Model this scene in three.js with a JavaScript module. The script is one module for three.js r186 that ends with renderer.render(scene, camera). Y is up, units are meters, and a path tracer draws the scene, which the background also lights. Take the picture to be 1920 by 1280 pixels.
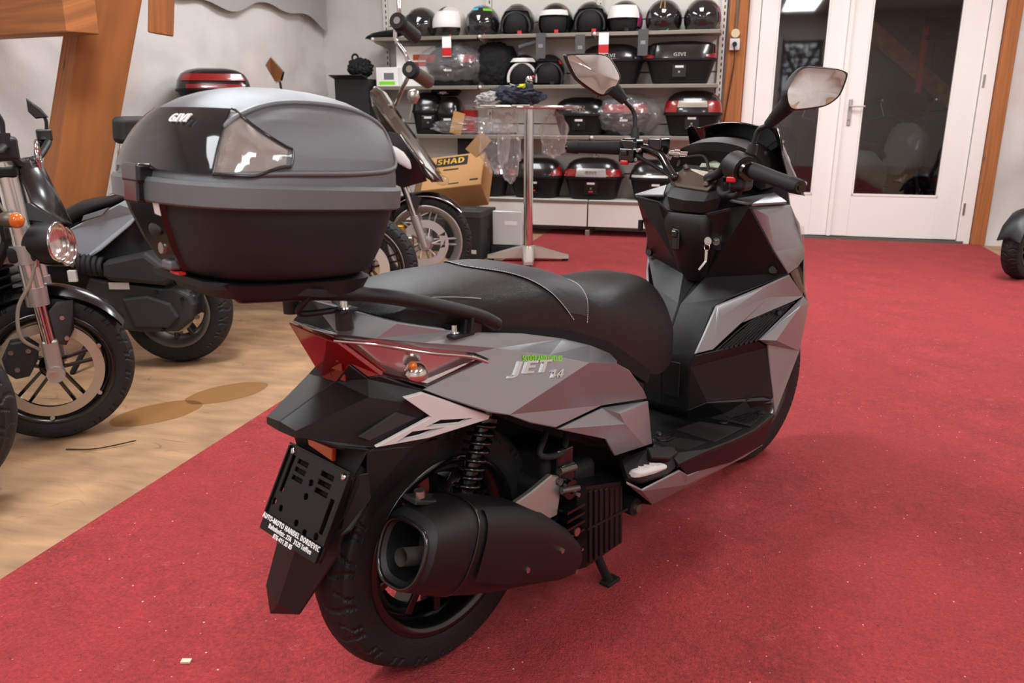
import * as THREE from 'three';
import { RoundedBoxGeometry } from 'three/addons/geometries/RoundedBoxGeometry.js';
import { TextGeometry } from 'three/addons/geometries/TextGeometry.js';
import { FontLoader } from 'three/addons/loaders/FontLoader.js';
import { RectAreaLightUniformsLib } from 'three/addons/lights/RectAreaLightUniformsLib.js';
import { mergeGeometries, toCreasedNormals } from 'three/addons/utils/BufferGeometryUtils.js';
import { ImprovedNoise } from 'three/addons/math/ImprovedNoise.js';

// ---------------------------------------------------------------- camera, lights, exposure
const scene = new THREE.Scene();
const camera = new THREE.PerspectiveCamera(46.21, 1.5, 0.05, 60);
camera.position.set(0, 1.112, 0);
camera.rotation.x = -0.28042;
camera.focus = 1.9; camera.userData.fStop = 7.5;
const renderer = new THREE.WebGLRenderer({ antialias: true });
renderer.toneMapping = THREE.LinearToneMapping;
renderer.toneMappingExposure = 1.12;
renderer.shadowMap.enabled = true;
RectAreaLightUniformsLib.init();
scene.background = new THREE.Color(2.2, 2.35, 2.5);   // overcast sky outside the window behind the camera

// room axes: origin at the foot of the glazed door, +x along the back wall, +z into the room
const RO = new THREE.Vector3(2.111, 0, -7.432), RY = -0.2644;
const RX = new THREE.Vector3(Math.cos(RY), 0, -Math.sin(RY)), RZ = new THREE.Vector3(Math.sin(RY), 0, Math.cos(RY));
const W = (x, y, z) => new THREE.Vector3(RO.x + x * RX.x + z * RZ.x, y, RO.z + x * RX.z + z * RZ.z);
const ROOM = { x0: -4.15, x1: 4.2, z1: 10.6, h: 3.05 };
// ceiling light fittings: [x, z, length along z, width, radiant intensity]
const LAMPS = [[-1.7, 8.4, 1.8, 0.6, 12], [-1.9, 5.5, 0.8, 0.6, 45], [0.9, 8.9, 1.8, 0.6, 18], [3.0, 6.8, 1.8, 0.6, 10], [1.4, 2.7, 1.8, 0.6, 27], [-2.6, 2.1, 1.8, 0.6, 12], [-0.6, 1.5, 0.8, 0.6, 16]];

// ---------------------------------------------------------------- helpers
let seed = 7; const rnd = () => { seed = (seed * 16807) % 2147483647; return seed / 2147483647; };
const noise = new ImprovedNoise();
const font = await new FontLoader().loadAsync('fonts/droid/droid_sans_bold.typeface.json');
const used = {};
function uniq(n) { const k = used[n] = (used[n] ?? -1) + 1; return k ? n + '_' + String(k).padStart(3, '0') : n; }
function thing(name, label, category, group) {
  const o = new THREE.Group(); o.name = uniq(name); o.userData = { label, category }; if (group) o.userData.group = group; scene.add(o); return o;
}
function fin(m) { m.castShadow = true; m.receiveShadow = true; return m; }
function part(parent, name, geo, mat, label) {
  if (Array.isArray(geo)) geo = merge(geo);
  const m = fin(new THREE.Mesh(geo, mat)); m.name = name; if (label) m.userData.label = label; parent.add(m); return m;
}
function single(name, geo, mat, label, category, group) {
  if (Array.isArray(geo)) geo = merge(geo);
  const m = fin(new THREE.Mesh(geo, mat)); m.name = uniq(name); m.userData = { label, category }; if (group) m.userData.group = group; scene.add(m); return m;
}
function struct(name, geo, mat, label) {
  if (Array.isArray(geo)) geo = merge(geo);
  const m = fin(new THREE.Mesh(geo, mat)); m.name = name; m.userData = { kind: 'structure' }; if (label) m.userData.label = label; scene.add(m); return m;
}
function grp(parent, name) { const g = new THREE.Group(); g.name = name; parent.add(g); return g; }
function merge(list) {
  const l = list.flat(9).map((g) => { let q = g.index ? g.toNonIndexed() : g; for (const k of Object.keys(q.attributes)) if (!['position', 'normal', 'uv'].includes(k)) q.deleteAttribute(k); if (!q.attributes.uv) q.setAttribute('uv', new THREE.BufferAttribute(new Float32Array(q.attributes.position.count * 2), 2)); if (!q.attributes.normal) q.computeVertexNormals(); return q; });
  return mergeGeometries(l);
}
const V = (a) => new THREE.Vector3(a[0], a[1], a[2]);
const lerp = (a, b, t) => a + (b - a) * t;
const smooth = (a, b, x) => { const t = Math.min(1, Math.max(0, (x - a) / (b - a))); return t * t * (3 - 2 * t); };
function box(w, h, d, x = 0, y = 0, z = 0, r = 0) { const g = r ? new RoundedBoxGeometry(w, h, d, 2, Math.min(r, w / 2.01, h / 2.01, d / 2.01)) : new THREE.BoxGeometry(w, h, d); return g.translate(x, y, z); }
function cylBetween(a, b, r, r2 = r, seg = 16) {
  const A = V(a), B = V(b), d = B.clone().sub(A), g = new THREE.CylinderGeometry(r2, r, d.length(), seg);
  g.applyQuaternion(new THREE.Quaternion().setFromUnitVectors(new THREE.Vector3(0, 1, 0), d.clone().normalize()));
  return g.translate((A.x + B.x) / 2, (A.y + B.y) / 2, (A.z + B.z) / 2);
}
function boxBetween(a, b, w, h, upv = [0, 1, 0], r = 0) {      // bar from a to b, w across, h along the up vector
  const A = V(a), B = V(b), x = B.clone().sub(A), L = x.length(); x.normalize();
  const z = x.clone().cross(V(upv)).normalize(), y = z.clone().cross(x);
  const g = r ? new RoundedBoxGeometry(L, h, w, 2, Math.min(r, h / 2.01, w / 2.01)) : new THREE.BoxGeometry(L, h, w);
  return g.applyMatrix4(new THREE.Matrix4().makeBasis(x, y, z)).translate((A.x + B.x) / 2, (A.y + B.y) / 2, (A.z + B.z) / 2);
}
function tube(pts, r, seg = 32, rs = 10, closed = false) {
  const c = new THREE.CatmullRomCurve3(pts.map(V), closed, 'centripetal'), g = new THREE.TubeGeometry(c, seg, r, rs, closed);
  if (closed) return g;
  const out = [g];
  for (const t of [0, 1]) { const p = c.getPoint(t), s = new THREE.SphereGeometry(r, rs, 6); s.translate(p.x, p.y, p.z); out.push(s); }
  return merge(out);
}
function lathe(profile, seg = 48) { return new THREE.LatheGeometry(profile.map((p) => new THREE.Vector2(p[0], p[1])), seg); }
function latheZ(profile, seg = 48) { return lathe(profile, seg).rotateX(Math.PI / 2); }
function extr(pts, depth, bevel = 0.002, holes = []) {          // outline in x/y, extruded along z, centred on z = 0
  const s = new THREE.Shape(pts.map((p) => new THREE.Vector2(p[0], p[1])));
  for (const h of holes) s.holes.push(new THREE.Path(h.map((p) => new THREE.Vector2(p[0], p[1]))));
  const g = new THREE.ExtrudeGeometry(s, { depth: depth - 2 * bevel, bevelEnabled: bevel > 0, bevelSize: bevel, bevelThickness: bevel, bevelOffset: -bevel, bevelSegments: 2, curveSegments: 8 });
  return g.translate(0, 0, -depth / 2 + bevel);
}
function loft(rings, { closed = true, caps = true, crease = 0.7 } = {}) {
  const n = rings[0].length, pos = [], uv = [], idx = [];
  rings.forEach((r, i) => r.forEach((p, j) => { pos.push(...p); uv.push(j / n, i / (rings.length - 1)); }));
  const m = closed ? n : n - 1;
  for (let i = 0; i + 1 < rings.length; i++) for (let j = 0; j < m; j++) { const a = i * n + j, b = i * n + (j + 1) % n, c = a + n, d = b + n; idx.push(a, b, d, a, d, c); }
  if (caps && closed) for (const i of [0, rings.length - 1]) {
    const c = [0, 1, 2].map((k) => rings[i].reduce((s, p) => s + p[k], 0) / n), k = pos.length / 3; pos.push(...c); uv.push(0, 0);
    for (let j = 0; j < n; j++) { const a = i * n + j, b = i * n + (j + 1) % n; i ? idx.push(a, b, k) : idx.push(b, a, k); }
  }
  const g = new THREE.BufferGeometry(); g.setAttribute('position', new THREE.Float32BufferAttribute(pos, 3)); g.setAttribute('uv', new THREE.Float32BufferAttribute(uv, 2)); g.setIndex(idx);
  return toCreasedNormals(g, crease);
}
// a moulded panel: polygon faces over shared points, with an inset rounded border, thickness t and a back
function shell(pts, faces, { t = 0.005, b = 0.0018, out = [0, 0.2, 1], crease = 0.35 } = {}) {
  const P = pts.map(V), O = V(out), tris = [];
  for (const f of faces) {
    const n = new THREE.Vector3(); f.forEach((a, i) => { const p = P[a], q = P[f[(i + 1) % f.length]]; n.x += (p.y - q.y) * (p.z + q.z); n.y += (p.z - q.z) * (p.x + q.x); n.z += (p.x - q.x) * (p.y + q.y); }); n.normalize();
    const ff = n.dot(O) < 0 ? [...f].reverse() : f; if (n.dot(O) < 0) n.negate();
    const ux = new THREE.Vector3(1, 0, 0); if (Math.abs(n.x) > 0.8) ux.set(0, 1, 0); const x = ux.clone().cross(n).normalize(), y = n.clone().cross(x);
    const c = ff.map((a) => new THREE.Vector2(P[a].dot(x), P[a].dot(y)));
    for (const tr of THREE.ShapeUtils.triangulateShape(c, [])) { const q = tr.map((i) => ff[i]); const e = c[tr[1]].clone().sub(c[tr[0]]).cross(c[tr[2]].clone().sub(c[tr[0]])); tris.push(e < 0 ? q.reverse() : q); }
  }
  const N = P.map(() => new THREE.Vector3()), edges = new Map();
  for (const q of tris) {
    const fn = P[q[1]].clone().sub(P[q[0]]).cross(P[q[2]].clone().sub(P[q[0]])); q.forEach((a) => N[a].add(fn));
    for (let i = 0; i < 3; i++) { const a = q[i], c = q[(i + 1) % 3], r = c + '_' + a; if (edges.has(r)) edges.delete(r); else edges.set(a + '_' + c, [a, c]); }
  }
  N.forEach((n) => n.normalize());
  const IN = P.map(() => new THREE.Vector3());
  for (const [a, c] of edges.values()) { const d = P[c].clone().sub(P[a]).normalize(); for (const k of [a, c]) IN[k].add(N[k].clone().cross(d).normalize()); }
  const top = P.map((p, i) => IN[i].lengthSq() ? p.clone().addScaledVector(IN[i].clone().normalize(), b) : p), rim = P.map((p, i) => p.clone().addScaledVector(N[i], -b)), bot = P.map((p, i) => p.clone().addScaledVector(N[i], -t));
  const pos = [], tri = (...v) => v.forEach((p) => pos.push(p.x, p.y, p.z));
  for (const q of tris) { tri(top[q[0]], top[q[1]], top[q[2]]); tri(bot[q[2]], bot[q[1]], bot[q[0]]); }
  for (const [a, c] of edges.values()) { tri(top[a], rim[a], rim[c]); tri(top[a], rim[c], top[c]); tri(rim[a], bot[a], bot[c]); tri(rim[a], bot[c], rim[c]); }
  const g = new THREE.BufferGeometry(); g.setAttribute('position', new THREE.Float32BufferAttribute(pos, 3));
  const uv = []; for (let i = 0; i < pos.length; i += 3) uv.push(pos[i] * 4 + pos[i + 2], pos[i + 1] * 4); g.setAttribute('uv', new THREE.Float32BufferAttribute(uv, 2));
  return toCreasedNormals(g, crease);
}
function mirrorZ(g) {
  g = (g.index ? g.toNonIndexed() : g.clone()); const p = g.attributes.position, n = g.attributes.normal;
  for (let i = 0; i < p.count; i++) { p.setZ(i, -p.getZ(i)); if (n) n.setZ(i, -n.getZ(i)); }
  for (const a of Object.values(g.attributes)) for (let i = 0; i < a.count; i += 3) for (let k = 0; k < a.itemSize; k++) { const u = a.getComponent(i + 1, k); a.setComponent(i + 1, k, a.getComponent(i + 2, k)); a.setComponent(i + 2, k, u); }
  return g;
}
function both(parent, name, g, m, label) { if (Array.isArray(g)) g = merge(g); part(parent, name, g, m, label); part(parent, name, mirrorZ(g), m, label); }
function text(str, size, depth, sx = 1) { const g = new TextGeometry(str, { font, size, depth, curveSegments: 3 }); g.computeBoundingBox(); const bb = g.boundingBox; g.translate(-(bb.max.x + bb.min.x) / 2, -(bb.max.y + bb.min.y) / 2, 0); return g.scale(sx, 1, 1); }
function frameAt(g, o, x, y) {          // put x/y-plane geometry at point o with axes x, y
  const X = V(x).normalize(), Z = X.clone().cross(V(y)).normalize(), Y = Z.clone().cross(X);
  return g.applyMatrix4(new THREE.Matrix4().makeBasis(X, Y, Z).setPosition(V(o)));
}
function place(o, x, z, yaw, y = 0) { o.position.set(x, y, z); o.rotation.y = Math.PI / 2 - yaw; return o; }   // local +x = heading, measured from -z to the right
function inRoom(o, x, y, z, turn = 0) { o.position.copy(W(x, y, z)); o.rotation.y = RY + turn; return o; }
function sgp(v, e) { return Math.sign(v) * Math.pow(Math.abs(v), e); }
const rowInt = (rows, b) => { let i = 0; while (i < rows.length - 2 && rows[i + 1][0] < b) i++; const a = rows[i], c = rows[i + 1], t = (b - a[0]) / (c[0] - a[0]); return a.map((v, k) => lerp(v, c[k], t)); };
const bolt = (p, r, h, dir = [0, 0, 1]) => cylBetween(p, [p[0] + dir[0] * h, p[1] + dir[1] * h, p[2] + dir[2] * h], r, r * 0.9, 10);

// ---------------------------------------------------------------- textures and materials
function dataTex(w, h, fn, srgb) {
  const d = new Uint8Array(w * h * 4);
  for (let y = 0; y < h; y++) for (let x = 0; x < w; x++) { const c = fn(x / w, y / h, x, y), o = (y * w + x) * 4; if (typeof c === 'number') { d[o] = d[o + 1] = d[o + 2] = Math.max(0, Math.min(255, c * 255)); } else for (let k = 0; k < 3; k++) d[o + k] = Math.max(0, Math.min(255, c[k] * 255)); d[o + 3] = 255; }
  const t = new THREE.DataTexture(d, w, h); t.wrapS = t.wrapT = THREE.RepeatWrapping; t.magFilter = THREE.LinearFilter; t.minFilter = THREE.LinearMipmapLinearFilter; t.generateMipmaps = true; if (srgb) t.colorSpace = THREE.SRGBColorSpace; t.needsUpdate = true; return t;
}
const pn = (x, y, f, px = 0) => { // tileable-ish noise
  const a = noise.noise(x * f, y * f, px), b = noise.noise((x - 1) * f, y * f, px), c = noise.noise(x * f, (y - 1) * f, px), d = noise.noise((x - 1) * f, (y - 1) * f, px);
  return lerp(lerp(a, b, x), lerp(c, d, x), y);
};
const rep = (t, x, y) => { const c = t.clone(); c.repeat.set(x, y); c.needsUpdate = true; return c; };
const grainT = dataTex(256, 256, () => 0.5 + (rnd() - 0.5) * 0.9);
const leatherT = dataTex(512, 512, (x, y) => { const a = Math.abs(pn(x, y, 34, 1)), b = Math.abs(pn(x, y, 61, 5)); return 0.2 + 1.5 * Math.min(a, 0.9 * b + 0.05); });
const flecks = []; for (let i = 0; i < 150; i++) flecks.push([rnd(), rnd(), 0.0008 + 0.0016 * rnd(), rnd() > 0.45 ? 1.75 : 0.5]);
const smudges = []; for (let i = 0; i < 14; i++) smudges.push([rnd(), rnd(), 0.006 + 0.016 * rnd()]);
const carpetC = dataTex(1024, 1024, (x, y) => {
  let f = 1, w = 0; for (const q of flecks) { const dx = x - q[0], dy = y - q[1]; if (dx * dx + dy * dy < q[2] * q[2]) f = q[3]; }
  for (const q of smudges) { const d = Math.hypot(x - q[0], y - q[1]) / q[2]; if (d < 1) w = Math.max(w, 0.1 * smooth(-0.2, 0.5, noise.noise(x * 160, y * 160, 3)) * (d < 0.8 ? 1 : 0.5)); }
  const s = (1 + 0.10 * pn(x, y, 5, 2) + 0.10 * pn(x, y, 22, 3) + (rnd() - 0.5) * 0.4 + 0.2 * pn(x, y, 90, 8)) * f, g = f > 1 ? 2.2 : 1; return [0.6 * s + w * 0.5, 0.185 * s * g + w, 0.195 * s * g + w];
}, true);
const carpetB = dataTex(512, 512, (x, y) => 0.5 + (rnd() - 0.5) * 0.8 + 0.3 * pn(x, y, 40, 4));
const osbC = dataTex(1024, 1024, (x, y) => {
  const wx = x + 0.02 * pn(x, y, 7, 1), wy = y + 0.02 * pn(x, y, 7, 4);
  const st = Math.abs(noise.noise(wx * 14, wy * 70, 3)), st2 = noise.noise(wx * 9, wy * 26, 9), p = pn(x, y, 6, 6);
  const dk = smooth(0.045, 0.0, Math.abs(noise.noise(wx * 10, wy * 16, 12))) * smooth(0.1, 0.3, pn(x, y, 9, 15)) * 0.2;
  const s = 1 + 0.13 * st2 - 0.10 * st + 0.16 * p + (rnd() - 0.5) * 0.05 - dk; return [0.655 * s, 0.515 * s, 0.385 * s];
}, true);
const beamC = dataTex(512, 1024, (x, y) => {
  const g = noise.noise(x * 22 + 1.5 * noise.noise(x * 3, y * 2, 2), y * 1.6, 1), f = noise.noise(x * 90, y * 6, 4), k = Math.hypot(x - 0.3, (y - 0.4) * 2), k2 = Math.hypot(x - 0.75, (y - 0.8) * 2);
  const kn = Math.exp(-k * k * 900) + Math.exp(-k2 * k2 * 1200), pale = smooth(0.25, 0.5, pn(x, y, 5, 7));
  const s = 1 + 0.16 * g + 0.07 * f - 0.45 * kn; return [0.66 * s + 0.06 * pale, 0.405 * s + 0.07 * pale, 0.215 * s + 0.06 * pale];
}, true);
const sheetC = dataTex(512, 512, (x, y) => { const a = pn(x + y * 0.5, y, 6, 3), d = Math.sin((x * 3 - y * 2) * 26 + 4 * pn(x, y, 4, 2)), p = smooth(-0.1, 0.5, pn(x, y, 3, 9)), s = 1 + 0.05 * a + (rnd() - 0.5) * 0.035 + 0.0 * d; return [0.845 * s, (0.825 - 0.03 * p) * s, (0.81 - 0.035 * p) * s]; }, true);
const sheetB = dataTex(512, 512, (x, y) => 0.5 + 0.35 * pn(x, y, 7, 2) + 0.2 * pn(x, y, 19, 5) + (rnd() - 0.5) * 0.08);
const treadB = dataTex(512, 256, (x, y) => {   // grooves of a road tyre: u round the wheel, v across
  const v = Math.abs(y - 0.5) * 2, ph = (x * 22 + (y > 0.5 ? 0.5 : 0)) % 1, w = Math.abs(ph - 0.25 - 0.35 * v - 0.12 * Math.sin(v * 9)), w2 = Math.abs(((ph + 0.42) % 1) - 0.2 - 0.5 * v);
  if (v > 0.62) return 0.9 + 0.1 * (rnd() - 0.5); let h = 0.9; if (w < 0.075) h = 0.15; if (v > 0.22 && w2 < 0.05) h = 0.2; if (v < 0.02) h = 0.35; return h;
});
const M = {};
const std = (o) => new THREE.MeshStandardMaterial(o), phy = (o) => new THREE.MeshPhysicalMaterial(o);
M.grey = phy({ color: 0x999b9e, metalness: 0.5, roughness: 0.34, clearcoat: 0.2, clearcoatRoughness: 0.25 });
M.black = std({ color: 0x0d0d0f, roughness: 0.42, bumpMap: rep(grainT, 60, 60), bumpScale: 0.00012 });
M.blackGloss = phy({ color: 0x0b0b0c, roughness: 0.22, clearcoat: 0.5, clearcoatRoughness: 0.1 });
M.plateBlack = std({ color: 0x060607, roughness: 0.3 });
M.blackMat = std({ color: 0x080809, roughness: 0.75 });
M.rubber = std({ color: 0x151415, roughness: 0.72 });
M.tyre = std({ color: 0x100f10, roughness: 0.66, bumpMap: treadB, bumpScale: 0.008 });
M.seat = std({ color: 0x171718, roughness: 0.46, bumpMap: rep(leatherT, 5, 7), bumpScale: 0.0007 });
M.seatIns = std({ color: 0x3a3b3f, roughness: 0.5, bumpMap: rep(leatherT, 5, 7), bumpScale: 0.0003 });
M.stitch = std({ color: 0xc9c9c4, roughness: 0.8 });
M.chrome = std({ color: 0xd8d8d8, metalness: 1, roughness: 0.09 });
M.steel = std({ color: 0xb9b7b2, metalness: 1, roughness: 0.3 });
M.forkSilver = std({ color: 0xdedcd8, metalness: 0.85, roughness: 0.24 });
M.board = std({ color: 0x9a958e, roughness: 0.5 });
M.alu = std({ color: 0xb4b2ae, metalness: 0.85, roughness: 0.42 });
M.white = std({ color: 0xd9d6d4, roughness: 0.42 });
M.silverP = std({ color: 0x8d8e91, metalness: 0.7, roughness: 0.35 });
M.redLens = phy({ color: 0xb40f12, roughness: 0.08, transmission: 0.55, thickness: 0, ior: 1.5 });
M.redRefl = phy({ color: 0x8c0f10, roughness: 0.28, clearcoat: 1, clearcoatRoughness: 0.05 });
M.orange = phy({ color: 0xb83a06, roughness: 0.2, clearcoat: 1 });
M.amber = phy({ color: 0xd96a10, roughness: 0.1, clearcoat: 1 });
M.clear = phy({ color: 0xffffff, roughness: 0.03, transmission: 1, thickness: 0, ior: 1.5 });
M.smoke = phy({ color: 0x6b6e72, roughness: 0.06, transmission: 0.9, thickness: 0, ior: 1.5 });
M.caseLid = std({ color: 0x73767a, metalness: 0.55, roughness: 0.34, bumpMap: rep(grainT, 40, 40), bumpScale: 0.0001 });
M.caseBody = std({ color: 0x1b1c1f, roughness: 0.5, bumpMap: rep(grainT, 50, 50), bumpScale: 0.00018 });
M.screen = phy({ color: 0x0a0909, roughness: 0.08, clearcoat: 1, clearcoatRoughness: 0.03 });
M.mirror = std({ color: 0xf2f4f6, metalness: 1, roughness: 0.02 });
M.red = std({ color: 0xc01e22, roughness: 0.4 });
M.green = std({ color: 0x86e21b, roughness: 0.6 });
M.whiteInk = std({ color: 0xf0f0ee, roughness: 0.7 });
M.lcd = std({ color: 0x9aa08c, roughness: 0.25 });
M.bronze = std({ color: 0x6f665c, metalness: 0.7, roughness: 0.4 });
M.timber = std({ map: beamC, roughness: 0.72 });
M.door = std({ color: 0xf3f0ec, roughness: 0.38 });
M.plate = std({ color: 0xf1efec, roughness: 0.7 });
M.card = std({ color: 0xb98a58, roughness: 0.85 });
M.cardDark = std({ color: 0x8a643c, roughness: 0.85 });
M.shelf = std({ color: 0xd5d0c8, roughness: 0.5 });
M.shelfEdge = std({ color: 0x8b8378, metalness: 0.5, roughness: 0.35 });
M.plastic = phy({ color: 0xfbfbfb, roughness: 0.13, transmission: 0.9, thickness: 0, ior: 1.45 });
M.gold = std({ color: 0xc79a3c, metalness: 0.8, roughness: 0.4 });
M.disc = std({ color: 0xb0a28e, metalness: 0.6, roughness: 0.42 });
M.discSilver = std({ color: 0xc4c1bc, metalness: 0.5, roughness: 0.42 });
M.stockBlack = phy({ color: 0x101011, roughness: 0.5, specularIntensity: 0.6 });
M.bodyGrey = std({ color: 0x8e9298, roughness: 0.45 });
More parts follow.
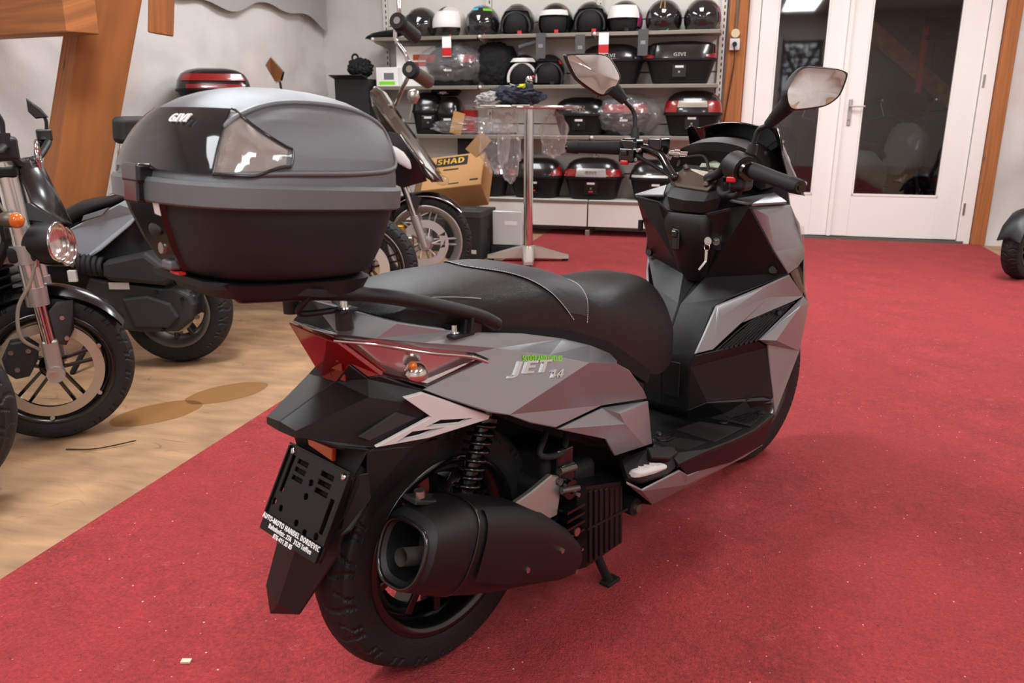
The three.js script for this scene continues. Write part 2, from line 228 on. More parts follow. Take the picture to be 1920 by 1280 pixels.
const PT = {
side:[[-0.213,0.792,0.05],[-0.159,0.772,0.12],[-0.06,0.743,0.14],[0.008,0.727,0.145],[0.112,0.705,0.15],[0.232,0.671,0.148],[0.326,0.636,0.143],[0.403,0.6,0.138],[0.438,0.573,0.135],[-0.235,0.756,0.058],[-0.195,0.75,0.108],[-0.119,0.733,0.138],[-0.028,0.711,0.152],[0.035,0.694,0.156],[0.142,0.665,0.191],[0.227,0.636,0.22],[0.328,0.61,0.214],[0.017,0.677,0.155],[-0.011,0.692,0.148],[-0.114,0.72,0.132],[-0.188,0.744,0.102],[-0.115,0.646,0.128],[-0.069,0.62,0.146],[0.002,0.584,0.174],[0.038,0.571,0.186],[0.096,0.54,0.187],[0.17,0.508,0.186],[0.389,0.577,0.204],[0.483,0.503,0.179],[0.514,0.473,0.168],[0.334,0.505,0.173]],
sub:[[0.189,0.496,0.174],[0.345,0.497,0.166],[0.513,0.468,0.172],[0.375,0.481,0.192],[0.411,0.462,0.19],[0.394,0.452,0.194],[0.494,0.364,0.181],[0.549,0.349,0.165],[0.4,0.366,0.165],[0.347,0.426,0.177],[0.284,0.453,0.175]],
lensred:[[-0.254,0.757,-0.055],[-0.247,0.746,0.045],[-0.235,0.74,0.06],[-0.174,0.677,0.085],[-0.188,0.674,0.072],[-0.203,0.695,0.046],[-0.206,0.651,0],[-0.204,0.651,-0.045]],
lensclr:[[-0.237,0.751,0.058],[-0.189,0.743,0.103],[-0.115,0.72,0.133],[-0.012,0.691,0.149],[0.016,0.677,0.153],[-0.103,0.648,0.133],[-0.116,0.653,0.127],[-0.175,0.678,0.087],[-0.237,0.741,0.062]],
arrow:[[-0.159,0.644,0.128],[-0.124,0.646,0.133],[0.021,0.568,0.15],[0.019,0.561,0.148],[-0.105,0.553,0.128],[-0.204,0.563,0.102],[-0.102,0.595,0.128],[-0.108,0.581,0.127],[-0.082,0.585,0.131],[-0.02,0.569,0.141],[-0.043,0.566,0.137],[-0.162,0.567,0.114],[-0.137,0.575,0.12],[-0.079,0.563,0.13],[-0.12,0.561,0.124]],
fend:[[-0.316,0.607,0.045],[-0.317,0.594,0.045],[-0.201,0.646,0.09],[-0.205,0.693,0.045],[-0.188,0.672,0.071],[-0.174,0.676,0.085],[-0.11,0.643,0.124],[0.033,0.559,0.138],[-0.15,0.629,0.115],[-0.202,0.558,0.098],[-0.255,0.567,0.08],[-0.294,0.587,0.055],[-0.095,0.543,0.116],[-0.127,0.537,0.11],[-0.217,0.557,0.1],[-0.219,0.516,0.1],[-0.16,0.51,0.1],[-0.187,0.489,0.1],[-0.214,0.467,0.1],[-0.263,0.431,0.1],[-0.276,0.419,0.095],[-0.239,0.513,0.085],[-0.283,0.378,0.085]],
insert:[[-0.23,0.584,0.094],[-0.164,0.614,0.112],[-0.126,0.596,0.122],[-0.213,0.572,0.1]],
flap:[[-0.283,0.378,0.085],[-0.276,0.419,0.09],[-0.316,0.24,0],[-0.332,0.218,-0.07],[-0.326,0.269,-0.086],[-0.294,0.346,-0.088]],
platec:[[-0.233,0.523,-0.09],[-0.251,0.522,0.09],[-0.319,0.412,0.09],[-0.304,0.379,-0.09]],
refl:[[-0.236,0.547,-0.035],[-0.231,0.546,0.035],[-0.234,0.523,0.035],[-0.234,0.532,-0.035]],
shield:[[0.915,0.848,0.06],[0.973,0.668,0.035],[0.947,0.863,0.11],[0.926,0.877,0.172],[1.031,0.751,0.2],[1.072,0.69,0.225],[0.946,0.625,0.115],[0.911,0.604,0.1],[0.845,0.489,0.095],[0.836,0.454,0.085],[0.848,0.327,0.08]],
fair:[[0.935,0.872,0.172],[1.089,0.868,0.205],[1.111,0.817,0.222],[1.136,0.758,0.23],[1.142,0.726,0.235],[1.115,0.704,0.232],[1.067,0.693,0.23],[1.031,0.751,0.2],[0.98,0.849,0.198]],
wing:[[0.836,0.494,0.1],[0.913,0.611,0.108],[1.015,0.658,0.185],[1.079,0.686,0.225],[1.155,0.617,0.238],[1.116,0.605,0.225],[0.999,0.566,0.165],[0.984,0.558,0.15],[0.894,0.495,0.118],[0.915,0.581,0.12],[1.039,0.626,0.19]],
vent:[[0.897,0.49,0.12],[1.009,0.56,0.16],[1.135,0.6,0.22],[0.994,0.518,0.198]],
lowblk:[[0.845,0.486,0.095],[1.005,0.511,0.19],[1.045,0.488,0.2],[1.075,0.337,0.215],[1.04,0.346,0.2],[0.879,0.352,0.12],[0.848,0.327,0.08],[0.836,0.454,0.085]],
lowfair:[[0.99,0.518,0.2],[1.159,0.613,0.238],[1.202,0.59,0.235],[1.202,0.447,0.222],[1.08,0.288,0.222],[1.075,0.337,0.215],[1.037,0.495,0.203],[1.02,0.518,0.232],[1.122,0.594,0.243]],
base:[[0.848,0.327,0.08],[0.879,0.352,0.12],[1.04,0.346,0.2],[1.059,0.336,0.22],[1.053,0.329,0.222],[1.035,0.324,0.2],[0.96,0.297,0.15],[0.923,0.281,0.11],[0.881,0.276,0.06]],
floor:[[1.047,0.303,0.235],[0.925,0.294,0.24],[0.815,0.298,0.237],[0.699,0.306,0.23],[0.582,0.301,0.22],[0.593,0.317,0.19],[0.568,0.343,0.16],[0.595,0.395,0.1]],
skirt:[[1.053,0.296,0.233],[0.93,0.287,0.238],[0.82,0.291,0.235],[0.703,0.3,0.228],[0.591,0.294,0.218],[0.634,0.256,0.215],[0.854,0.214,0.215],[1.046,0.203,0.21]],
silver:[[0.37,0.328,0.22],[0.433,0.289,0.222],[0.595,0.281,0.218],[0.641,0.251,0.214],[0.655,0.216,0.2],[0.959,0.19,0.2],[1.057,0.198,0.205],[0.555,0.189,0.17]],
tray:[[0.43,0.347,0.16],[0.504,0.357,0.18],[0.605,0.318,0.19],[0.582,0.294,0.215],[0.538,0.291,0.22],[0.435,0.31,0.222],[0.388,0.331,0.21]],
bar:[[0.846,1.007,-0.36],[0.958,1.004,-0.25],[0.98,1.007,-0.22],[0.988,1.001,-0.18],[0.99,0.986,-0.14],[0.969,0.957,-0.1],[0.94,0.934,-0.06],[0.966,0.927,0.04],[0.933,0.954,0.08],[0.913,0.983,0.11],[0.878,0.974,0.16],[0.87,0.968,0.2],[0.787,0.943,0.36]],
clamp:[[0.94,0.935,-0.07],[0.988,0.961,-0.06],[0.986,0.952,0.03],[0.973,0.926,0.055],[0.933,0.91,0.045],[0.929,0.916,-0.045]],
cbase:[[0.944,0.92,-0.075],[0.943,0.852,-0.06],[0.904,0.859,0.045],[0.938,0.886,0.075],[0.938,0.924,0.075]],
screen:[[1.152,1.063,-0.145],[1.152,1.057,-0.12],[1.142,1.064,-0.08],[1.126,1.071,-0.03],[1.101,1.069,0.02],[1.095,1.058,0.06],[1.088,1.054,0.11],[1.08,1.05,0.125],[1.09,1.015,0.15],[1.103,0.974,0.17],[1.112,0.941,0.178]],
mirL:[[0.85,1.248,-0.372],[0.863,1.255,-0.368],[0.923,1.257,-0.318],[0.954,1.248,-0.3],[0.981,1.207,-0.285],[0.984,1.189,-0.283],[0.962,1.16,-0.288],[0.934,1.147,-0.3],[0.916,1.152,-0.312],[0.873,1.192,-0.351]],
mirR:[[0.957,1.184,0.367],[0.943,1.196,0.351],[0.882,1.2,0.301],[0.856,1.181,0.289],[0.834,1.146,0.283],[0.843,1.115,0.287],[0.866,1.107,0.295],[0.92,1.116,0.339],[0.939,1.139,0.362]],
armL:[[0.951,1.164,-0.28],[0.967,1.131,-0.25],[0.989,1.103,-0.235],[0.986,1.058,-0.225],[0.979,1.019,-0.22]],
armR:[[0.883,1.121,0.27],[0.903,1.073,0.215],[0.906,1.06,0.19],[0.906,1.028,0.18],[0.906,1.007,0.175]],
rail:[[0.033,0.744,0.158],[0.001,0.762,0.157],[-0.062,0.786,0.15],[-0.168,0.82,0.12],[-0.2,0.826,0.1]],
shock:[[0.069,0.549,0.095],[-0,0.375,0.095]],
armw:[[0.218,0.36,0.13],[0.239,0.346,0.135],[0.146,0.318,0.15],[0.038,0.364,0.15]],
};
// ================================================================= the room
{
  const { x0, x1, z1, h } = ROOM;
  const inR = (m) => { m.position.copy(RO); m.rotation.y = RY; return m; };
  const uvm = (g, s = 1, ax = 'xz') => { const p = g.attributes.position, u = g.attributes.uv; for (let i = 0; i < p.count; i++) u.setXY(i, (ax[0] === 'x' ? p.getX(i) : p.getZ(i)) * s, (ax[1] === 'y' ? p.getY(i) : p.getZ(i)) * s); return g; };
  const M2 = {
    floor: std({ map: osbC, roughness: 0.5 }),
    carpet: std({ map: carpetC, roughness: 0.95, bumpMap: carpetB, bumpScale: 0.004 }),
    sheet: std({ map: sheetC, roughness: 0.62, bumpMap: sheetB, bumpScale: 0.012, side: THREE.DoubleSide }),
    ceil: std({ color: 0xe9e6e2, roughness: 0.8 }),
    greySheet: std({ color: 0xa6a3a2, roughness: 0.6, bumpMap: sheetB, bumpScale: 0.012, side: THREE.DoubleSide }),
    stain: std({ color: 0x8c6238, roughness: 0.42 }),
    concrete: std({ color: 0x9a8a74, roughness: 0.8 }),
  };
  // chipboard floor, grain running along z
  const fl = box(x1 - x0 + 0.4, 0.1, z1 + 0.2, (x0 + x1) / 2, -0.05, z1 / 2 + 0.1); uvm(fl, 1 / 1.3); inR(struct('floor', fl, M2.floor));
  // the two joined oval oil stains sit in the board as thin dried films
  const st = (x, z, a, b, rot) => { const s = new THREE.Shape(); for (let i = 0; i < 40; i++) { const t = i / 40 * 6.2832, k = 1 + 0.05 * noise.noise(Math.cos(t) * 2, Math.sin(t) * 2, x * 3), X = a * k * Math.cos(t), Y = b * k * Math.sin(t), p = [X * Math.cos(rot) - Y * Math.sin(rot), X * Math.sin(rot) + Y * Math.cos(rot)]; i ? s.lineTo(...p) : s.moveTo(...p); } return new THREE.ExtrudeGeometry(s, { depth: 0.0006, bevelEnabled: false }).rotateX(-Math.PI / 2).translate(x, 0, z); };
  const s1 = new THREE.Vector3(-1.36, 0, -2.87), s2 = new THREE.Vector3(-1.17, 0, -3.1);
  single('oil_stain', [st(s1.x, s1.z, 0.17, 0.105, 0.75), st(s2.x, s2.z, 0.17, 0.1, 0.75)], M2.stain, 'brown double oval stain on the chipboard floor beside the carpet edge', 'stain');
  // carpet
  const ca = box(3.76, 0.007, 9.9, 0.12, 0.0035, 5.02); uvm(ca, 1 / 0.9); inR(single('carpet', ca, M2.carpet, 'wide red needle-felt carpet running from the foreground to the white doors', 'carpet'));
  // membrane-clad walls: wavy sheets in front of a solid wall
  function sheet(w, hh, amp, sd, edge) {
    const g = new THREE.PlaneGeometry(w, hh, Math.round(w * 14), Math.round(hh * 14)), p = g.attributes.position, u = g.attributes.uv;
    for (let i = 0; i < p.count; i++) { let x = p.getX(i), y = p.getY(i); const d = amp * (noise.noise(x * 1.1 + sd, y * 0.8, sd) + 0.5 * noise.noise(x * 3 + y, y * 2.2, sd + 4) + 0.25 * noise.noise(x * 7, y * 5 + x * 3, sd + 8)); p.setZ(i, d); if (edge && y < -hh / 2 + 0.01) p.setY(i, y + edge(x)); u.setXY(i, x / 1.6, y / 1.6); }
    g.computeVertexNormals(); return g;
  }
  inR(struct('wall_left', [box(0.2, h, z1 + 0.4, x0 - 0.14, h / 2, z1 / 2), sheet(z1, h, 0.045, 2).rotateY(Math.PI / 2).translate(x0 + 0.02, h / 2, z1 / 2)], M2.sheet));
  const op = { a: -0.06, b: 1.96, t: 2.42 };
  inR(struct('wall_back', [
    box(op.a - x0, h, 0.16, (x0 + op.a) / 2, h / 2, -0.12), box(x1 - op.b, h, 0.16, (x1 + op.b) / 2, h / 2, -0.12), box(op.b - op.a, h - op.t, 0.16, (op.a + op.b) / 2, (h + op.t) / 2, -0.12),
    sheet(op.a - x0 - 0.1, h, 0.03, 5).translate((x0 + op.a - 0.1) / 2, h / 2, 0), sheet(x1 - 2.03, h - 0.02, 0.05, 9, (x) => 0.03 * Math.sin(x * 7)).translate((x1 + 2.03) / 2, h / 2, 0.03)], M2.sheet));
  inR(struct('wall_right', [box(0.2, h, z1 + 0.4, x1 + 0.14, h / 2, z1 / 2), sheet(z1, h, 0.04, 12).rotateY(-Math.PI / 2).translate(x1 - 0.02, h / 2, z1 / 2)], M2.sheet));
  const wa = 0.7, wb = 1.5, wy0 = 1.15, wy1 = 2.5;
  inR(struct('wall_front', [box(wa - x0 + 0.2, h, 0.2, (x0 - 0.2 + wa) / 2, h / 2, z1 + 0.1), box(x1 - wb + 0.2, h, 0.2, (x1 + 0.2 + wb) / 2, h / 2, z1 + 0.1), box(wb - wa, wy0, 0.2, (wa + wb) / 2, wy0 / 2, z1 + 0.1), box(wb - wa, h - wy1, 0.2, (wa + wb) / 2, (h + wy1) / 2, z1 + 0.1)], M2.sheet));
  { const w = new THREE.Group(); w.name = 'window_1'; w.userData = { kind: 'structure', label: 'small-paned window behind the camera' }; scene.add(w); inR(w); const dk = std({ color: 0x4a3526, roughness: 0.6 });
    part(w, 'window_frame', [box(0.06, wy1 - wy0, 0.1, wa + 0.03, (wy0 + wy1) / 2, z1 + 0.05), box(0.06, wy1 - wy0, 0.1, wb - 0.03, (wy0 + wy1) / 2, z1 + 0.05), box(wb - wa, 0.06, 0.1, (wa + wb) / 2, wy0 + 0.03, z1 + 0.05), box(wb - wa, 0.06, 0.1, (wa + wb) / 2, wy1 - 0.03, z1 + 0.05)], dk);
    for (let i = 1; i < 3; i++) part(w, 'muntin', box(0.025, wy1 - wy0, 0.05, lerp(wa, wb, i / 3), (wy0 + wy1) / 2, z1 + 0.05), dk); for (let i = 1; i < 4; i++) part(w, 'muntin', box(wb - wa, 0.025, 0.05, (wa + wb) / 2, lerp(wy0, wy1, i / 4), z1 + 0.05), dk);
    part(w, 'glass', box(wb - wa, wy1 - wy0, 0.004, (wa + wb) / 2, (wy0 + wy1) / 2, z1 + 0.06), M.clear); }
  { const t = thing('blossom_tree', 'blossoming tree outside the window behind the camera', 'tree'); inRoom(t, 1.3, 0, z1 + 4);
    const fo = []; for (let i = 0; i < 700; i++) { const a = rnd() * 6.283, r = 1.9 * Math.sqrt(rnd()), y = 1.2 + 3.4 * rnd(); fo.push(new THREE.IcosahedronGeometry(0.06 + 0.05 * rnd(), 0).scale(1, 0.4, 1).rotateX(rnd() * 3).rotateY(rnd() * 3).translate(r * Math.cos(a), y, r * Math.sin(a))); }
    part(t, 'foliage', fo, std({ color: 0x6b5a5e, roughness: 0.9 })).userData.kind = 'stuff'; part(t, 'trunk', [cylBetween([0, 0, 0], [0.1, 2.2, 0], 0.12, 0.08), cylBetween([0.1, 2, 0], [0.9, 3.6, 0.3], 0.06, 0.03), cylBetween([0.05, 1.8, 0], [-0.8, 3.4, -0.2], 0.06, 0.03)], std({ color: 0x3a2c22, roughness: 0.9 })); }
  inR(struct('ceiling', box(x1 - x0 + 0.6, 0.14, z1 + 0.5, (x0 + x1) / 2, h + 0.07, z1 / 2), M2.ceil));
  // a second, grey membrane hanging from the ceiling over the left wall, its hem sagging
  inR(single('insulation_sheet', sheet(2.75, 1.12, 0.03, 21, (x) => 0.05 * Math.sin(x * 3.1) + 0.03 * Math.sin(x * 8)).rotateY(Math.PI / 2).translate(x0 + 0.1, 2.5, 1.42), M2.greySheet, 'grey insulation membrane sagging along the top of the fabric wall', 'sheet'));
  // timber: raking strut, collar beam, door posts
  const tm = (a, b, w, hh, upv) => { const g = boxBetween(a, b, w, hh, upv, 0.008), p = g.attributes.position, u = g.attributes.uv, A = V(a), x = V(b).sub(A).normalize(); for (let i = 0; i < p.count; i++) { const q = new THREE.Vector3(p.getX(i), p.getY(i), p.getZ(i)).sub(A); const l = q.dot(x), r = q.addScaledVector(x, -l); u.setXY(i, (r.x + r.y * 0.7 + r.z) * 1.9 + 0.3, l * 0.55); } return g; };
  single('timber_strut', tm([-1.985, 2.0, -4.45], [-2.66, 0, -4.5], 0.27, 0.22, [0.75, 0.2, 0.65]), M.timber, 'leaning squared timber strut behind the grey scooter', 'beam');
  single('timber_block', tm([-1.8, 1.9, -4.52], [-1.86, 1.5, -4.52], 0.1, 0.1), M.timber, 'short timber block beside the head of the leaning strut', 'block');
  single('collar_beam', tm([-4.1, 1.62, -5.45], [-2.03, 1.565, -4.05], 0.16, 0.2), M.timber, 'horizontal timber beam lapped onto the leaning strut at the upper left', 'beam');
  inR(struct('trim_1', tm([-0.145, 0, 0.0], [-0.145, h, 0.0], 0.17, 0.16, [1, 0, 0]), M.timber, 'brown timber post left of the white doors'));
  inR(struct('trim_2', tm([1.985, 0, 0.0], [1.985, h, 0.0], 0.16, 0.1, [1, 0, 0]), M.timber, 'brown timber post right of the white doors'));
  // white door frame
  inR(struct('trim_3', [box(0.1, op.t, 0.14, -0.01, op.t / 2, -0.06, 0.004), box(0.1, op.t, 0.14, 1.88, op.t / 2, -0.06, 0.004), box(1.99, 0.06, 0.14, 0.935, op.t - 0.03, -0.06, 0.004)], M.door, 'white door frame'));
  inR(struct('trim_4', box(1.9, 0.022, 0.16, 0.93, 0.011, -0.06), std({ color: 0x5f5850, roughness: 0.7 }), 'dark door threshold'));
  const leaf = (n, a, b, ga, gb, lab) => {
    const d = new THREE.Group(); d.name = 'door_' + n; d.userData = { kind: 'structure', label: lab }; scene.add(d); inR(d);
    const hh = op.t - 0.07, y0 = 0.03, gy = 0.39, gt = hh - 0.16;
    part(d, 'stile', box(ga - a, hh - y0, 0.045, (a + ga) / 2, (hh + y0) / 2, -0.03, 0.004), M.door); part(d, 'stile', box(b - gb, hh - y0, 0.045, (b + gb) / 2, (hh + y0) / 2, -0.03, 0.004), M.door);
    part(d, 'rail', box(gb - ga, gy - y0, 0.045, (ga + gb) / 2, (gy + y0) / 2, -0.03), M.door); part(d, 'rail', box(gb - ga, hh - gt, 0.045, (ga + gb) / 2, (hh + gt) / 2, -0.03), M.door);
    part(d, 'glazing_bead', [box(gb - ga, 0.018, 0.02, (ga + gb) / 2, gy + 0.009, -0.012), box(0.014, gt - gy, 0.02, ga + 0.007, (gt + gy) / 2, -0.012), box(0.014, gt - gy, 0.02, gb - 0.007, (gt + gy) / 2, -0.012)], M.door);
    part(d, 'glass', box(gb - ga, gt - gy, 0.004, (ga + gb) / 2, (gt + gy) / 2, -0.03), M.clear, 'clear glass pane');
    return d;
  };
  const dl = leaf(1, 0.045, 0.765, 0.185, 0.605, 'left leaf of the white glazed double door');
  const dr = leaf(2, 0.785, 1.825, 0.935, 1.632, 'right leaf of the white glazed double door');
  part(dl, 'astragal', box(0.035, op.t - 0.1, 0.03, 0.775, op.t / 2 - 0.02, 0.005, 0.004), M.door);
  part(dl, 'door_knob', new THREE.SphereGeometry(0.022, 16, 12).translate(0.53, 0.49, 0.04), M.chrome);
  const ha = part(dr, 'handle_plate', box(0.03, 0.22, 0.01, 0.845, 1.1, 0.0, 0.004), M.alu); part(ha, 'lever', [cylBetween([0.845, 1.15, 0], [0.845, 1.15, 0.05], 0.009), boxBetween([0.84, 1.15, 0.05], [0.96, 1.15, 0.05], 0.014, 0.014, [0, 1, 0], 0.005)], M.alu); part(ha, 'cylinder_lock', bolt([0.845, 1.04, 0], 0.01, 0.012), M.steel);
  for (const y of [0.3, 1.35, 2.1]) part(dr, 'hinge', cylBetween([1.85, y - 0.05, 0.012], [1.85, y + 0.05, 0.012], 0.009), M.steel);
  // ceiling lamps
  LAMPS.forEach(([x, z, l, w, I], i) => {
    const o = thing('ceiling_lamp', 'flat white ceiling lamp ' + ['left of the camera position', 'above the scooter, on its left', 'behind the camera on the right', 'near the right wall behind the scooter', 'in front of the glazed doors', 'above the left end of the shelving', 'small and square before the shelving'][i], 'lamp', 'ceiling lamps above the showroom'); inRoom(o, x, h, z);
    part(o, 'housing', box(w + 0.06, 0.06, l + 0.06, 0, -0.03, 0, 0.01), M.ceil);
    part(o, 'diffuser', box(w, 0.01, l, 0, -0.063, 0), std({ color: 0xffffff, emissive: new THREE.Color(0.96, 0.99, 1), emissiveIntensity: 2.2, roughness: 0.6 }));
    const L = new THREE.RectAreaLight(new THREE.Color(0.94, 0.985, 1), I, w, l); L.castShadow = true; L.rotation.x = -Math.PI / 2; L.position.y = -0.075; o.add(L);
  });
}
// ================================================================= wheels, shared by all the bikes
function wheel(parent, name, o) {   // axle along z at the group's origin
  const g = grp(parent, name), { R, w, rim, tyreM = M.tyre, rimM = M.blackGloss, spokes = 5, spokeM = rimM, disc, style = 'y', hub = 0.035 } = o;
  const prof = [[rim - 0.004, -w * 0.36], [rim + 0.012, -w * 0.47], [lerp(rim, R, 0.5), -w * 0.5], [lerp(rim, R, 0.78), -w * 0.475], [R - 0.014, -w * 0.36], [R - 0.004, -w * 0.2], [R, 0], [R - 0.004, w * 0.2], [R - 0.014, w * 0.36], [lerp(rim, R, 0.78), w * 0.475], [lerp(rim, R, 0.5), w * 0.5], [rim + 0.012, w * 0.47], [rim - 0.004, w * 0.36]];
  const sp = new THREE.SplineCurve(prof.map((p) => new THREE.Vector2(...p))).getPoints(36).map((p) => [p.x, p.y]);
  const tg = latheZ(sp, 72), uv = tg.attributes.uv; part(g, 'tyre', tg, tyreM);
  const rw = w * 0.42;
  part(g, 'rim', [latheZ([[rim + 0.006, rw], [rim + 0.008, rw + 0.006], [rim - 0.004, rw + 0.007], [rim - 0.012, rw - 0.004], [rim - 0.022, rw * 0.75], [rim - 0.034, rw * 0.2], [rim - 0.034, -rw * 0.2], [rim - 0.022, -rw * 0.75], [rim - 0.012, -rw + 0.004], [rim - 0.004, -rw - 0.007], [rim + 0.008, -rw - 0.006], [rim + 0.006, -rw]], 64), latheZ([[rim - 0.006, rw * 0.9], [rim - 0.034, rw * 0.1], [rim - 0.044, 0], [rim - 0.034, -rw * 0.1], [rim - 0.006, -rw * 0.9]], 64)], rimM);
  part(g, 'hub', [latheZ([[0.012, rw * 0.9], [hub, rw * 0.85], [hub * 1.25, rw * 0.3], [hub * 1.25, -rw * 0.3], [hub, -rw * 0.85], [0.012, -rw * 0.9]], 32)], spokeM);
  for (let i = 0; i < spokes; i++) {
    const a = i / spokes * 6.2832 + (o.phase ?? 0.3), L = rim - 0.03, list = [];
    if (style === 'y') for (const s of [-1, 1]) { const q = [[hub * 0.9, s * 0.012 - 0.008], [L * 0.55, s * 0.022 - 0.009], [L, s * 0.042 - 0.01], [L + 0.006, s * 0.042 + 0.012], [L * 0.55, s * 0.022 + 0.011], [hub * 0.9, s * 0.012 + 0.008]]; list.push(extr(q, rw * 1.0, 0.004)); }
    else if (style === 'pair') for (const s of [-1, 1]) list.push(extr([[hub * 0.9, s * 0.014 - 0.005], [L, s * 0.02 - 0.005], [L, s * 0.02 + 0.005], [hub * 0.9, s * 0.014 + 0.005]], rw * 0.5, 0.002));
    else list.push(extr([[hub * 0.9, -0.012], [L, -0.009], [L, 0.009], [hub * 0.9, 0.012]], rw * 0.6, 0.003));
    part(g, 'spoke', merge(list).rotateZ(a), spokeM);
  }
  if (disc) {
    const { r, z, wave } = disc, s = new THREE.Shape(); const n = 96;
    for (let i = 0; i <= n; i++) { const t = i / n * 6.2832, k = r; i ? s.lineTo(k * Math.cos(t), k * Math.sin(t)) : s.moveTo(k, 0); }
    const ri = disc.ri ?? r * 0.78, hp = new THREE.Path(); for (let i = 0; i <= 60; i++) { const t = -i / 60 * 6.2832; i ? hp.lineTo(ri * Math.cos(t), ri * Math.sin(t)) : hp.moveTo(ri, 0); } s.holes.push(hp);
    const nh = disc.holes ?? 36; for (let i = 0; i < nh; i++) { const t = i / nh * 6.2832, rr = lerp(ri, r, 0.3 + 0.4 * ((i % 3) / 2)), c = new THREE.Path(); c.absarc(rr * Math.cos(t), rr * Math.sin(t), r * 0.018, 0, 6.28, true); s.holes.push(c); }
    const d = part(g, 'brake_disc', new THREE.ExtrudeGeometry(s, { depth: 0.005, bevelEnabled: false, curveSegments: 4 }).translate(0, 0, z - 0.0025), disc.mat ?? M.disc);
    const nb = disc.bolts ?? 5; for (let i = 0; i < nb; i++) { const t = (i + 0.4) / nb * 6.2832, rb = disc.rb ?? ri * 0.96; part(d, 'disc_bolt', [bolt([rb * Math.cos(t), rb * Math.sin(t), z], r * 0.05, 0.009 * Math.sign(z)), bolt([rb * Math.cos(t), rb * Math.sin(t), z], r * 0.025, 0.013 * Math.sign(z))].flat().map((q) => { const dir = Math.sign(z); return q; }), M.steel); }
    if (disc.carrier) part(d, 'disc_carrier', [0, 1, 2, 3, 4, 5].map((i) => boxBetween([hub * Math.cos(i * 1.0472), hub * Math.sin(i * 1.0472), z], [ri * Math.cos(i * 1.0472 + 0.2), ri * Math.sin(i * 1.0472 + 0.2), z], 0.006, 0.016, [0, 0, 1])), disc.carrier);
  }
  return g;
}

